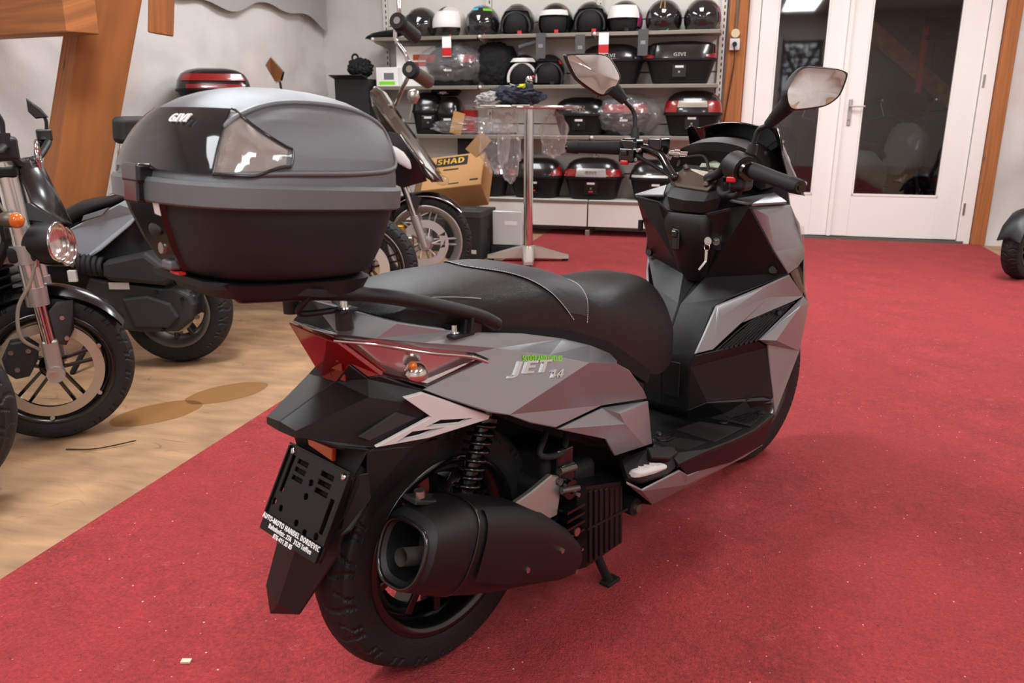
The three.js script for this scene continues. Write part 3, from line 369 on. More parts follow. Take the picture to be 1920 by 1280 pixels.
// ================================================================= the scooter in the middle
const SC = { x: -0.166, z: -1.466, yaw: 0.7576 };
const scooter = thing('maxi_scooter', 'grey and black scooter carrying the big top case in the middle of the carpet', 'scooter');
place(scooter, SC.x, SC.z, SC.yaw, 0.007);
{
  const S = scooter;
  // --- painted side panels
  both(S, 'side_panel', shell(PT.side, [[0, 1, 10, 9], [1, 2, 11, 10], [2, 3, 12, 11], [3, 4, 13, 12], [4, 5, 14, 13], [5, 6, 15, 14], [6, 7, 16, 15], [7, 8, 16],
    [9, 10, 20], [10, 11, 19, 20], [11, 12, 18, 19], [12, 13, 17, 18], [13, 14, 15, 24, 23, 22, 21, 17],
    [15, 16, 27, 28, 29, 30], [15, 30, 24], [24, 30, 26, 25]], { crease: 0.3 }), M.grey);
  both(S, 'lower_side_panel', shell(PT.sub, [[0, 1, 3, 5], [1, 2, 4, 3], [3, 4, 6, 5], [4, 2, 7, 6], [0, 5, 6, 8, 9, 10]], { crease: 0.2 }), M.grey);
  // tail top between the two side panels
  const tt = [[-0.213, 0.792, 0.05], [-0.235, 0.757, 0.058], [-0.262, 0.768, 0.03], [-0.262, 0.768, -0.03], [-0.235, 0.757, -0.058], [-0.213, 0.792, -0.05], [-0.16, 0.772, 0.118], [-0.16, 0.772, -0.118], [-0.07, 0.747, 0.137], [-0.07, 0.747, -0.137]];
  part(S, 'tail_cover', shell(tt, [[0, 1, 2, 3, 4, 5], [0, 5, 7, 6], [6, 7, 9, 8]], { out: [-0.2, 1, 0], t: 0.004 }), M.grey);
  const bn = [-0.249, 0.222, 0.943], bx = [0.957, -0.1, 0.276], by = [0.16, 0.96, -0.18], on = (p, d) => [p[0] + bn[0] * d, p[1] + bn[1] * d, p[2] + bn[2] * d], ital = (g) => g.applyMatrix4(new THREE.Matrix4().set(1, 0.45, 0, 0, 0, 1, 0, 0, 0, 0, 1, 0, 0, 0, 0, 1));
  both(S, 'badge_letters', frameAt(ital(text('JET', 0.023, 0.004, 1.75)), on([0.096, 0.6465, 0.1825], 0.001), bx, by), M.chrome, 'chrome model lettering');
  both(S, 'badge_numerals', frameAt(ital(text('14', 0.015, 0.004, 1.4)), on([0.15, 0.629, 0.201], 0.001), bx, by), M.chrome);
  part(S, 'dealer_sticker', frameAt(text('SCOOT AND CYCLES', 0.0105, 0.0008, 0.66), on([0.126, 0.661, 0.188], 0.0006), [0.95, -0.16, 0.27], by), M.green, 'lime green dealer lettering');
  // --- tail lamp
  const lr = [...PT.lensred]; const red = shell(lr, [[0, 1, 2, 3, 4, 5, 6, 7]], { out: [-1, 0, 0.3], t: 0.003, b: 0.001 });
  const tl = part(S, 'tail_lamp', red, M.redLens, 'red brake lamp lens');
  const off = (a, d) => a.map((p) => [p[0] + d[0], p[1] + d[1], p[2] + d[2]]);
  part(tl, 'lamp_reflector', shell(off(lr, [0.018, 0, -0.006]), [[0, 1, 2, 3, 4, 5, 6, 7]], { out: [-1, 0, 0.3], t: 0.003 }), M.redRefl);
  part(tl, 'lamp_cells', [0, 1, 2, 3].map((i) => box(0.004, 0.02, 0.03, -0.232 + i * 0.006 + 0.012, 0.725 - i * 0.019, 0.012, 0.003)), M.redRefl);
  const lc = PT.lensclr, clr = shell(lc, [[0, 1, 7, 8], [1, 2, 6, 7], [2, 3, 4, 5, 6]], { out: [-0.4, 0, 1], t: 0.003, b: 0.001 });
  const bowl = off(lc, [0.012, -0.002, -0.022]);
  for (const mir of [false, true]) {
    const f = mir ? mirrorZ : (q) => q;
    const l2 = part(S, 'turn_signal_lens', f(clr), M.clear, 'clear turn signal lens');
    part(l2, 'chrome_bowl', f(shell(bowl, [[0, 1, 7, 8], [1, 2, 6, 7], [2, 3, 4, 5, 6]], { out: [-0.4, 0, 1], t: 0.003 })), std({ color: 0xd8d6d4, metalness: 0.85, roughness: 0.16 }));
    part(l2, 'bulb', f(merge([new THREE.SphereGeometry(0.008, 12, 10).translate(-0.128, 0.69, 0.118)])), M.amber);
    part(l2, 'divider', f(merge([boxBetween([-0.232, 0.742, 0.058], [-0.168, 0.678, 0.084], 0.004, 0.006, [-1, 0, 1])])), M.chrome);
    part(l2, 'top_rim', f(tube([lc[0], lc[1], lc[2], lc[3], lc[4]].map((p) => [p[0] - 0.002, p[1] - 0.005, p[2] + 0.001]), 0.0035, 40, 8)), M.chrome);
    part(l2, 'bulb_holder', f(merge([new THREE.SphereGeometry(0.022, 16, 10, 0, 6.2832, 0, 1.5).rotateX(0.5).translate(-0.118, 0.672, 0.112)])), M.chrome);
  }
  // --- black under-tail, fender and plate carrier
  const F = PT.fend, c0 = [-0.205, 0.655, 0], cT = [-0.318, 0.612, 0], cB = [-0.322, 0.596, 0], cU = [-0.25, 0.575, 0];
  const FP = [...F, c0, cT, cB, cU];                         // 23 c0, 24 cT, 25 cB, 26 cU
  both(S, 'rear_fender', shell(FP, [[24, 0, 2, 23], [23, 2, 4, 3], [0, 1, 25, 24], [0, 2, 8, 9, 10, 11, 1], [2, 4, 5, 6, 7, 8], [8, 7, 12, 13, 14, 9], [14, 13, 16, 17, 18, 15], [15, 18, 19, 20, 22, 21]], { out: [-0.5, 0.1, 1], t: 0.006, crease: 0.55 }), M.black);
  part(S, 'fender_underside', shell([F[1], F[11], F[10], F[14], F[21], cB, ...[F[1], F[11], F[10], F[14], F[21]].map((p) => [p[0], p[1], -p[2]])], [[0, 1, 2, 3, 4, 10, 9, 8, 7, 6, 5]], { out: [-0.2, -1, 0], t: 0.004 }), M.blackMat);
  both(S, 'fender_insert', shell(off(PT.insert, [-0.001, 0.001, 0.003]), [[0, 1, 2, 3]], { t: 0.006, b: 0.003 }), std({ color: 0x2b2a29, roughness: 0.55, bumpMap: rep(grainT, 30, 30), bumpScale: 0.0002 }));
  // silver arrow trim with two windows
  {
    const A = PT.arrow, o = A[0], ex = V(A[2]).sub(V(A[0])).normalize(), nrm = V(A[2]).sub(V(A[0])).cross(V(A[1]).sub(V(A[5]))).normalize(), ey = nrm.clone().cross(ex);
    if (nrm.z < 0) { nrm.negate(); ey.negate(); }
    const to = (p) => { const q = V(p).sub(V(o)); return [q.dot(ex), q.dot(ey)]; };
    const grow = (h) => { const c = [0, 1].map((k) => h.reduce((q, p) => q + p[k], 0) / h.length); return h.map((p) => [c[0] + (p[0] - c[0]) * 1.12, c[1] + (p[1] - c[1]) * 1.5]); };
    const g = extr(A.slice(0, 7).map(to), 0.008, 0.0012, [grow(A.slice(7, 11).map(to)), grow(A.slice(11, 15).map(to))]);
    g.applyMatrix4(new THREE.Matrix4().makeBasis(ex, ey, nrm).setPosition(V(o)));
    both(S, 'arrow_trim', g, M.white, 'pale silver arrow trim with two openings');
  }
  // plate carrier
  {
    const up = V([-0.242 + 0.311, 0.522 - 0.396, 0]).normalize(), X = new THREE.Vector3(0, 0, 1), Zv = X.clone().cross(up);
    const B = new THREE.Matrix4().makeBasis(X, up, Zv).setPosition(-0.277, 0.459, 0), w = 0.093, h = 0.073;
    const slot = (x, y, a, b) => [[x - a, y - b], [x + a, y - b], [x + a, y + b], [x - a, y + b]];
    const holes = [slot(-0.072, 0.02, 0.005, 0.034), slot(0.07, -0.012, 0.005, 0.03)];
    for (let i = 0; i < 3; i++) { holes.push(slot(-0.04, 0.049 - i * 0.015, 0.016, 0.004)); holes.push(slot(0.035, 0.049 - i * 0.015, 0.018, 0.004)); }
    for (const [x, y] of [[-0.08, -0.035], [-0.055, -0.04], [0, -0.048], [0.03, -0.055], [0.062, -0.05], [0.075, -0.07], [0, 0.0], [0.0, 0.025]]) { const c = []; for (let i = 0; i < 10; i++) c.push([x + 0.006 * Math.cos(i * 0.628), y + 0.006 * Math.sin(i * 0.628)]); holes.push(c); }
    const q = 0.012, hb = h + 0.016, out = [[-w + q, -hb], [w - q, -hb], [w - 0.003, -hb + 0.004], [w, -hb + q], [w, h - q], [w - 0.004, h - 0.004], [w - q, h], [-w + q, h], [-w + 0.004, h - 0.004], [-w, h - q], [-w, -hb + q], [-w + 0.003, -hb + 0.004]];
    const pc = part(S, 'plate_carrier', extr(out, 0.008, 0.0015, holes).applyMatrix4(B), M.plateBlack, 'empty black number plate carrier');
    const lip = part(pc, 'lettering_strip', box(2 * w - 0.01, 0.03, 0.006, 0, -h + 0.0, 0.006, 0.002).applyMatrix4(B), M.plateBlack);
    const ln = (s, sz, x, y, sx = 0.9) => text(s, sz, 0.0008, sx).translate(x, y, 0.0092).applyMatrix4(B);
    part(pc, 'dealer_lettering', [ln('AUTO-MOTO HANDEL DORDEVIC', 0.0088, 0, -0.063, 0.95), ln('Bahnhofstr. 27A   3125 Toffen', 0.0078, 0.005, -0.0745, 0.88), ln('076 411 35 85', 0.0078, -0.01, -0.0855, 0.88)], M.whiteInk, 'white dealer address lettering');
    part(pc, 'carrier_rim', [box(2 * w, 0.004, 0.008, 0, h - 0.002, 0.004, 0.001), box(0.004, 2 * h - 0.02, 0.008, -w + 0.002, 0.005, 0.004, 0.001), box(0.004, 2 * h - 0.02, 0.008, w - 0.002, 0.005, 0.004, 0.001)].map((g) => g.applyMatrix4(B)), M.plateBlack);
    for (const s of [-1, 1]) part(pc, 'screw', merge([new THREE.SphereGeometry(0.0065, 12, 8).scale(1, 1, 0.6).translate(s * 0.078, 0.06, 0.005)]).applyMatrix4(B), M.chrome);
    // backing block that carries it
    part(S, 'carrier_block', loft([[[-0.225, 0.53, 0.09], [-0.225, 0.53, -0.09], [-0.2, 0.5, -0.09], [-0.2, 0.5, 0.09]], [[-0.268, 0.45, 0.092], [-0.268, 0.45, -0.092], [-0.235, 0.43, -0.09], [-0.235, 0.43, 0.09]], [[-0.305, 0.38, 0.05], [-0.305, 0.38, -0.05], [-0.28, 0.37, -0.05], [-0.28, 0.37, 0.05]]]), M.black);
    part(S, 'rear_reflector', shell(off(PT.refl, [-0.012, 0.004, 0]), [[0, 1, 2, 3]], { out: [-1, 0.2, 0], t: 0.008 }), M.orange, 'orange red reflector above the plate carrier');
  }
  part(S, 'mud_flap', [shell([[-0.27, 0.43, 0.092], [-0.283, 0.378, 0.086], [-0.316, 0.243, 0.004], [-0.332, 0.219, -0.068], [-0.326, 0.269, -0.086], [-0.294, 0.346, -0.088], [-0.27, 0.43, -0.092], [-0.302, 0.385, 0], [-0.335, 0.26, -0.03]], [[0, 1, 7], [1, 2, 8, 7], [2, 3, 8], [3, 4, 8], [4, 5, 7, 8], [5, 6, 7], [6, 0, 7]], { out: [-1, 0, 0], t: 0.006, crease: 0.25 })], M.black);
  // --- seat
  const ST = [[-0.15, 0.775, 0.765, 0.06], [-0.14, 0.792, 0.762, 0.1], [-0.09, 0.806, 0.75, 0.12], [0, 0.812, 0.733, 0.142], [0.1, 0.811, 0.71, 0.152], [0.19, 0.808, 0.69, 0.156], [0.25, 0.797, 0.678, 0.157], [0.3, 0.78, 0.664, 0.154], [0.35, 0.757, 0.645, 0.15], [0.41, 0.741, 0.615, 0.143], [0.48, 0.737, 0.575, 0.135], [0.55, 0.737, 0.535, 0.122], [0.61, 0.732, 0.5, 0.11], [0.66, 0.718, 0.478, 0.1], [0.71, 0.688, 0.472, 0.09], [0.75, 0.645, 0.478, 0.08], [0.78, 0.598, 0.487, 0.068], [0.797, 0.555, 0.5, 0.05], [0.802, 0.53, 0.515, 0.02]];
  const stc = [0, 1, 2, 3].map((k) => new THREE.CatmullRomCurve3(ST.map((s) => new THREE.Vector3(s[0], s[Math.min(k, 3)], 0)), false, 'centripetal'));
  const stAt = (u) => { let i = 0; while (i < ST.length - 2 && ST[i + 1][0] < u) i++; const a = ST[Math.max(0, i - 1)], b = ST[i], c = ST[i + 1], d = ST[Math.min(ST.length - 1, i + 2)], t = Math.min(1, Math.max(0, (u - b[0]) / (c[0] - b[0]))); return [1, 2, 3].map((k) => { const m1 = (c[k] - a[k]) / (c[0] - a[0] || 1) * (c[0] - b[0]), m2 = (d[k] - b[k]) / (d[0] - b[0] || 1) * (c[0] - b[0]), t2 = t * t, t3 = t2 * t; return (2 * t3 - 3 * t2 + 1) * b[k] + (t3 - 2 * t2 + t) * m1 + (-2 * t3 + 3 * t2) * c[k] + (t3 - t2) * m2; }); };
  const seatP = (u, f, o = 0) => { // f 0..1 right hem -> over the top -> left hem
    const [vt, vb, hw] = stAt(u), a = f * Math.PI, cs = Math.cos(a), sn = Math.sin(a), p = 0.62, hh = vt - vb;
    const z = (hw * (0.93 + 0.07 * Math.min(1, sn * 2)) + o) * Math.sign(cs) * Math.pow(Math.abs(cs), 0.55) * (1 - 0.0), y = vb + (hh + o) * Math.pow(sn, p);
    return [u, y, z];
  };
  const us = []; for (let u = -0.15; u < 0.803; u += 0.011) us.push(u); us.push(0.802);
  part(S, 'seat', loft(us.map((u) => { const r = []; for (let i = 0; i <= 36; i++) r.push(seatP(u, i / 36)); r.push([u, stAt(u)[1] - 0.004, 0]); return r; }), { crease: 1.2 }), M.seat, 'black grained seat cover');
  const c1 = (f) => lerp(0.305, 0.11, Math.pow(Math.min(f, 1 - f) * 2, 0.55)), c2 = (f) => lerp(0.31, 0.30, Math.min(f, 1 - f) * 2) + 0.03 * Math.pow(Math.sin(Math.PI * f), 3);
  { const rows = []; for (let j = 0; j <= 12; j++) { const r = []; for (let i = 2; i <= 34; i++) { const f = i / 36; r.push(seatP(lerp(c1(f), c2(f), j / 12), f, 0.0022)); } rows.push(r); } part(S, 'seat_insert', loft(rows.reverse(), { closed: false, caps: false, crease: 1.2 }), M.seatIns, 'dark grey smooth seat insert'); }
  const stitches = (fn, f0, f1, n) => { const l = []; for (let i = 0; i < n; i++) { const a = lerp(f0, f1, i / n), b = lerp(f0, f1, (i + 0.62) / n); l.push(cylBetween(seatP(fn(a), a, 0.003), seatP(fn(b), b, 0.003), 0.0009, 0.0009, 5)); } return l; };
  part(S, 'seam_stitching', [...stitches(c1, 0.03, 0.97, 110), ...stitches((f) => c2(f) + 0.002, 0.03, 0.97, 84)], M.stitch, 'white seam stitching');
  { const l = []; for (let i = 0; i < 60; i++) { const u = lerp(-0.13, 0.02, i / 60), u2 = u + 0.0016, f = lerp(0.3, 0.17, i / 60), fb = f; l.push(cylBetween(seatP(u, f, 0.001), seatP(u2, fb, 0.001), 0.0009, 0.0009, 5)); } part(S, 'rear_stitching', l, M.stitch); }
  // black skirt under the seat
  part(S, 'seat_base', loft([-0.15, -0.05, 0.1, 0.25, 0.4, 0.52, 0.62].map((u) => { const [vt, vb, hw] = stAt(u), h = hw * 0.97; return [[u, vb + 0.006, h], [u, vb + 0.006, -h], [u, vb - 0.03, -h + 0.006], [u, vb - 0.03, h - 0.006]]; })), M.blackMat);
  part(S, 'storage_tub', loft([[-0.09, 0.72, 0.62, 0.06], [0.0, 0.72, 0.59, 0.06], [0.2, 0.68, 0.47, 0.065], [0.38, 0.6, 0.38, 0.1], [0.5, 0.52, 0.33, 0.12], [0.6, 0.47, 0.32, 0.1]].map(([u, a, b, w]) => [[u, a, w], [u, a, -w], [u, b, -w], [u, b, w]])), M.blackMat);
  // --- grab rail and rack
  const rail = (sg) => tube(PT.rail.map((p) => [p[0], p[1] - 0.004, sg * p[2]]).concat([[-0.27, 0.835, sg * 0.085], [-0.4, 0.85, sg * 0.07]]), 0.0125, 48, 12);
  part(S, 'grab_rail', [rail(1)], M.black); part(S, 'grab_rail', [rail(-1)], M.black);
  for (const sg of [1, -1]) {
    const b1 = part(S, 'rail_bracket', [boxBetween([-0.03, 0.763, sg * 0.15], [-0.035, 0.738, sg * 0.152], 0.03, 0.006, [1, 0, 0]), box(0.05, 0.007, 0.04, -0.045, 0.734, sg * 0.14, 0.003), boxBetween([-0.02, 0.77, sg * 0.155], [-0.022, 0.733, sg * 0.155], 0.006, 0.04, [1, 0, 0], 0.002)], M.black);
    part(b1, 'socket_screw', [bolt([-0.05, 0.737, sg * 0.138], 0.008, 0.014, [0, 1, 0]), bolt([-0.05, 0.737, sg * 0.138], 0.013, 0.003, [0, 1, 0])], M.chrome);
    const b2 = part(S, 'rear_bracket', [box(0.036, 0.006, 0.034, -0.232, 0.8, sg * 0.078, 0.002), cylBetween([-0.232, 0.768, sg * 0.078], [-0.232, 0.8, sg * 0.078], 0.015)], M.black);
    part(b2, 'socket_screw', [bolt([-0.232, 0.802, sg * 0.078], 0.008, 0.014, [0, 1, 0]), bolt([-0.232, 0.802, sg * 0.078], 0.013, 0.003, [0, 1, 0])], M.chrome);
  }
  part(S, 'rack_hoop', tube([[-0.3, 0.835, 0.09], [-0.31, 0.808, 0.07], [-0.235, 0.8, 0.075]], 0.005, 20, 8), M.black);
  part(S, 'rack_plate', loft([[[-0.21, 0.818, 0.08], [-0.21, 0.818, -0.08], [-0.21, 0.826, -0.08], [-0.21, 0.826, 0.08]], [[-0.3, 0.838, 0.12], [-0.3, 0.838, -0.12], [-0.3, 0.85, -0.12], [-0.3, 0.85, 0.12]], [[-0.46, 0.87, 0.08], [-0.46, 0.87, -0.08], [-0.46, 0.88, -0.08], [-0.46, 0.88, 0.08]]]), M.black);
  // --- rear wheel, shock, swing unit, muffler
  const rw = wheel(S, 'rear_wheel', { R: 0.266, w: 0.112, rim: 0.182, spokes: 5, style: 'y', phase: 0.62, hub: 0.04 }); rw.position.set(0, 0.266, 0);
  {
    const [a, b] = PT.shock.map(V), d = b.clone().sub(a), L = d.length(); d.normalize(); const pts = [], n = 150, x = new THREE.Vector3(1, 0, 0).cross(d).normalize(), y = d.clone().cross(x);
    for (let i = 0; i <= n; i++) { const t = i / n, th = t * 6.2832 * 8.5, p = a.clone().addScaledVector(d, L * (0.1 + 0.78 * t)).addScaledVector(x, 0.024 * Math.cos(th)).addScaledVector(y, 0.024 * Math.sin(th)); pts.push([p.x, p.y, p.z]); }
    for (const z of [1, -1]) { const f = z > 0 ? (g) => g : mirrorZ; const sh = part(S, 'shock_absorber', f(merge([cylBetween(PT.shock[0], [lerp(a.x, b.x, 0.55), lerp(a.y, b.y, 0.55), a.z], 0.014), cylBetween([lerp(a.x, b.x, 0.5), lerp(a.y, b.y, 0.5), a.z], [b.x, b.y, b.z], 0.017), cylBetween([lerp(a.x, b.x, 0.86), lerp(a.y, b.y, 0.86), a.z], [lerp(a.x, b.x, 0.93), lerp(a.y, b.y, 0.93), a.z], 0.028), cylBetween([lerp(a.x, b.x, 0.06), lerp(a.y, b.y, 0.06), a.z], [lerp(a.x, b.x, 0.1), lerp(a.y, b.y, 0.1), a.z], 0.028), cylBetween([b.x, b.y, b.z - 0.02], [b.x, b.y, b.z + 0.02], 0.022)])), M.blackGloss); part(sh, 'coil_spring', f(tube(pts, 0.0042, 300, 6)), M.blackGloss); }
  }
  part(S, 'swing_arm', [boxBetween([0.0, 0.266, -0.1], [0.34, 0.26, -0.1], 0.07, 0.16, [0, 1, 0], 0.02), cylBetween([0.02, 0.28, -0.06], [0.02, 0.28, -0.15], 0.1), cylBetween([0.3, 0.25, -0.06], [0.3, 0.25, -0.16], 0.1), boxBetween([0.0, 0.266, 0.075], [0.0, 0.37, 0.088], 0.02, 0.05, [1, 0, 0], 0.008), boxBetween([0, 0.266, 0.08], [0.26, 0.28, 0.08], 0.02, 0.05, [0, 1, 0], 0.008)], M.blackMat);
  both(S, 'inner_fender', shell([[0.28, 0.5, 0.075], [0.2, 0.57, 0.075], [0.05, 0.6, 0.08], [-0.1, 0.57, 0.08], [-0.18, 0.49, 0.085], [-0.24, 0.42, 0.085], [0.28, 0.5, 0], [0.2, 0.57, 0], [0.05, 0.6, 0], [-0.1, 0.57, 0], [-0.2, 0.5, 0], [-0.27, 0.42, 0]], [[0, 1, 7, 6], [1, 2, 8, 7], [2, 3, 9, 8], [3, 4, 10, 9], [4, 5, 11, 10]], { out: [0, 1, 0.1], t: 0.005, crease: 1 }), M.blackMat);
  both(S, 'fender_stay', shell([[-0.13, 0.54, 0.1], [-0.06, 0.53, 0.1], [-0.06, 0.5, 0.095], [-0.14, 0.47, 0.09], [-0.2, 0.44, 0.09], [-0.22, 0.46, 0.095]], [[0, 1, 2, 3, 4, 5]], { t: 0.006 }), M.black);
  {
    // muffler: octagonal sections along its axis
    const ax = [[-0.205, 0.388, 0.168, 0.058, 0.058], [-0.195, 0.388, 0.168, 0.068, 0.066], [-0.13, 0.372, 0.172, 0.086, 0.072], [-0.06, 0.345, 0.175, 0.088, 0.074], [0.03, 0.307, 0.175, 0.084, 0.07], [0.12, 0.26, 0.17, 0.07, 0.062], [0.2, 0.208, 0.165, 0.052, 0.05], [0.25, 0.172, 0.16, 0.032, 0.035]];
    const ring = ([u, v, s, h, w], k = 1) => { const r = [], n = 24, dx = 0.38, dy = 0.92; for (let i = 0; i < n; i++) { const t = i / n * 6.2832, c = Math.cos(t), q = Math.sin(t), e = 0.62; const y = h * k * Math.sign(q) * Math.pow(Math.abs(q), e), z = w * k * Math.sign(c) * Math.pow(Math.abs(c), e) * (1 - 0.25 * (q < 0 ? -q : 0)); r.push([u + dx * y, v + dy * y, s + z]); } return r; };
    const mu = part(S, 'muffler', loft([...ax.map((a) => ring(a)).reverse(), ring([-0.209, 0.388, 0.168, 0.054, 0.054]), ring([-0.2, 0.387, 0.168, 0.047, 0.047]), ring([-0.13, 0.37, 0.168, 0.045, 0.045])], { crease: 0.5, caps: true }), M.black, 'black muffler with angular heat shield');
    part(mu, 'mouth_rim', tube(ring([-0.209, 0.387, 0.168, 0.056, 0.056]), 0.0045, 60, 8, true), M.blackGloss);
    part(mu, 'tail_pipe', [new THREE.CylinderGeometry(0.016, 0.016, 0.09, 20, 1, true).rotateZ(Math.PI / 2 - 0.35).translate(-0.165, 0.363, 0.165)].map((g) => g), std({ color: 0x7d7771, metalness: 0.8, roughness: 0.5, side: THREE.DoubleSide }));
    part(mu, 'end_cap_seam', tube(ring([-0.115, 0.368, 0.1725, 0.0875, 0.0735]), 0.0022, 60, 6, true), M.blackGloss);
    part(mu, 'heat_shield', loft([[-0.1, 0.3, 1.1], [-0.02, 0.16, 1.25], [0.08, 0.12, 1.3], [0.17, 0.15, 1.2], [0.22, 0.3, 0.9]].map(([u, t0, t1]) => { const a = rowInt(ax, u), r = []; for (let i = 0; i <= 10; i++) { const t = lerp(t0 - 0.55, t1, i / 10), c = Math.cos(t), q = Math.sin(t), e = 0.62, y = (a[3] + 0.004) * sgp(q, e), z = (a[4] + 0.005) * sgp(c, e); r.push([u + 0.38 * y, a[1] + 0.92 * y, a[2] + z]); } return r; }).reverse(), { closed: false, caps: false, crease: 0.8 }), M.black);
    for (const p of [[0.022, 0.285, 0.243], [0.135, 0.272, 0.232], [0.215, 0.178, 0.206]]) part(mu, 'shield_screw', bolt(p, 0.006, 0.007), M.steel);
    part(S, 'muffler_bracket', [boxBetween([-0.165, 0.462, 0.14], [-0.1, 0.44, 0.145], 0.04, 0.008, [0, 1, 0], 0.002), cylBetween([-0.16, 0.44, 0.14], [-0.12, 0.38, 0.14], 0.014)], std({ color: 0x3a3936, metalness: 0.6, roughness: 0.5 }));
    part(S, 'bracket_nut', bolt([-0.145, 0.462, 0.145], 0.011, 0.012, [0, 1, 0]), M.steel);
  }
  part(S, 'alloy_arm', shell([[0.222, 0.372, 0.135], [0.245, 0.362, 0.135], [0.252, 0.34, 0.137], [0.228, 0.28, 0.146], [0.12, 0.29, 0.155], [0.02, 0.325, 0.155], [0.03, 0.35, 0.15], [0.15, 0.36, 0.14]], [[0, 1, 2, 3, 4, 5, 6, 7]], { t: 0.014, b: 0.003 }), M.alu, 'pale cast alloy bracket');
  part(S, 'arm_bolt', [bolt([0.24, 0.352, 0.138], 0.009, 0.006)], M.bronze);
  // engine and radiator cover
  part(S, 'crankcase_cover', box(0.26, 0.22, 0.1, 0.31, 0.4, -0.07, 0.02), M.blackMat);
  part(S, 'air_box', [box(0.46, 0.17, 0.05, 0.2, 0.545, -0.095, 0.015)], M.blackMat);
  part(S, 'engine_block', [box(0.2, 0.2, 0.2, 0.3, 0.25, 0.02, 0.02), box(0.1, 0.12, 0.15, 0.27, 0.34, 0.04, 0.015), cylBetween([0.3, 0.2, -0.1], [0.3, 0.2, 0.13], 0.09)], M.blackMat);
  const rc = part(S, 'radiator_cover', loft([[0.285, 0.13, 0.335, 0.08], [0.285, 0.12, 0.34, 0.15], [0.295, 0.13, 0.33, 0.168], [0.42, 0.14, 0.3, 0.172], [0.45, 0.15, 0.29, 0.15], [0.45, 0.15, 0.29, 0.06]].map(([u, a, b, s]) => [[u, b, s], [u, b, s - 0.06], [u + 0.01, a, s - 0.06], [u + 0.01, a, s]]), { crease: 0.4 }), M.black);
  for (let i = 0; i < 7; i++) part(rc, 'rib', boxBetween([0.305 + i * 0.019, 0.318 - i * 0.005, 0.171], [0.312 + i * 0.019, 0.14, 0.172], 0.006, 0.008, [1, 0, 0], 0.002), M.black);
  part(rc, 'cover_band', boxBetween([0.298, 0.228, 0.172], [0.445, 0.222, 0.174], 0.004, 0.006), M.black);
  part(S, 'cylinder_head', [box(0.055, 0.07, 0.07, 0.268, 0.385, 0.1, 0.008), cylBetween([0.262, 0.33, 0.1], [0.262, 0.33, 0.155], 0.022), box(0.05, 0.08, 0.06, 0.275, 0.345, 0.11, 0.012)], M.blackGloss);
  part(S, 'stud', [cylBetween([0.235, 0.335, 0.15], [0.28, 0.33, 0.16], 0.007)], std({ color: 0x6a655e, metalness: 0.8, roughness: 0.4 })); part(S, 'stud', cylBetween([0.24, 0.375, 0.14], [0.285, 0.372, 0.145], 0.008), std({ color: 0x6a655e, metalness: 0.8, roughness: 0.4 }));
  part(S, 'cooling_fin', [0, 1, 2, 3].map((i) => box(0.06, 0.006, 0.05, 0.262, 0.29 - i * 0.02, 0.145)), M.blackGloss);
  for (const [p, r, h] of [[[0.27, 0.32, 0.16], 0.005, 0.01], [[0.265, 0.235, 0.16], 0.011, 0.012], [[0.29, 0.18, 0.16], 0.004, 0.008]]) part(S, 'engine_bolt', bolt(p, r, h), M.steel);
  part(S, 'hose', tube([[0.24, 0.45, 0.1], [0.2, 0.42, 0.12], [0.26, 0.41, 0.13], [0.31, 0.45, 0.1]], 0.007, 40, 8), M.rubber);
  part(S, 'frame_tube', [tube([[0.52, 0.3, 0.12], [0.4, 0.4, 0.13], [0.1, 0.55, 0.11]], 0.015, 24, 8), tube([[0.52, 0.3, -0.12], [0.4, 0.4, -0.13], [0.1, 0.55, -0.11]], 0.015, 24, 8), cylBetween([0.5, 0.2, -0.16], [0.5, 0.2, 0.16], 0.022)], M.blackMat);
  part(S, 'pivot_bolt', [bolt([0.5, 0.2, 0.16], 0.011, 0.01)], M.bronze);
  part(S, 'centre_stand', [tube([[0.4, 0.15, 0.1], [0.43, 0.06, 0.115], [0.455, 0.006, 0.122]], 0.011, 16, 8), tube([[0.4, 0.15, -0.1], [0.43, 0.06, -0.115], [0.455, 0.006, -0.122]], 0.011, 16, 8), cylBetween([0.41, 0.12, -0.1], [0.41, 0.12, 0.1], 0.01), box(0.05, 0.01, 0.03, 0.458, 0.005, 0.124, 0.004), box(0.05, 0.01, 0.03, 0.458, 0.005, -0.124, 0.004), tube([[0.4, 0.14, 0.1], [0.33, 0.12, 0.13], [0.3, 0.13, 0.14]], 0.008, 16, 8)], M.blackMat);
  // --- floorboard, skirts, footpeg
  const fl = PT.floor, F2 = [...fl, ...fl.map((p) => [p[0], p[1], -p[2]]), [0.6, 0.3, 0], [1.05, 0.3, 0]];
  part(S, 'floorboard', shell([...fl.slice(0, 7), ...fl.slice(0, 7).map((p) => [p[0], p[1], -p[2]])], [[0, 1, 8, 7], [1, 2, 9, 8], [2, 3, 10, 9], [3, 4, 5, 12, 11, 10], [5, 6, 13, 12]], { out: [0, 1, 0], t: 0.012, b: 0.003 }), M.black);
  for (const sg of [1, -1]) {
    part(S, 'floor_mat', [0, 1, 2].map((k) => shell([[[0.62, 0.312, 0.06], [0.67, 0.313, 0.06], [0.74, 0.306, 0.2], [0.63, 0.313, 0.2]], [[0.76, 0.306, 0.1], [0.86, 0.302, 0.11], [0.9, 0.301, 0.215], [0.76, 0.305, 0.215]], [[0.92, 0.301, 0.14], [0.99, 0.302, 0.17], [1.02, 0.303, 0.215], [0.93, 0.301, 0.225]]][k].map((p) => [p[0], p[1] - 0.001, sg * p[2]]), [[0, 1, 2, 3]], { out: [0, 1, 0], t: 0.004, b: 0.0015 })), M.rubber);
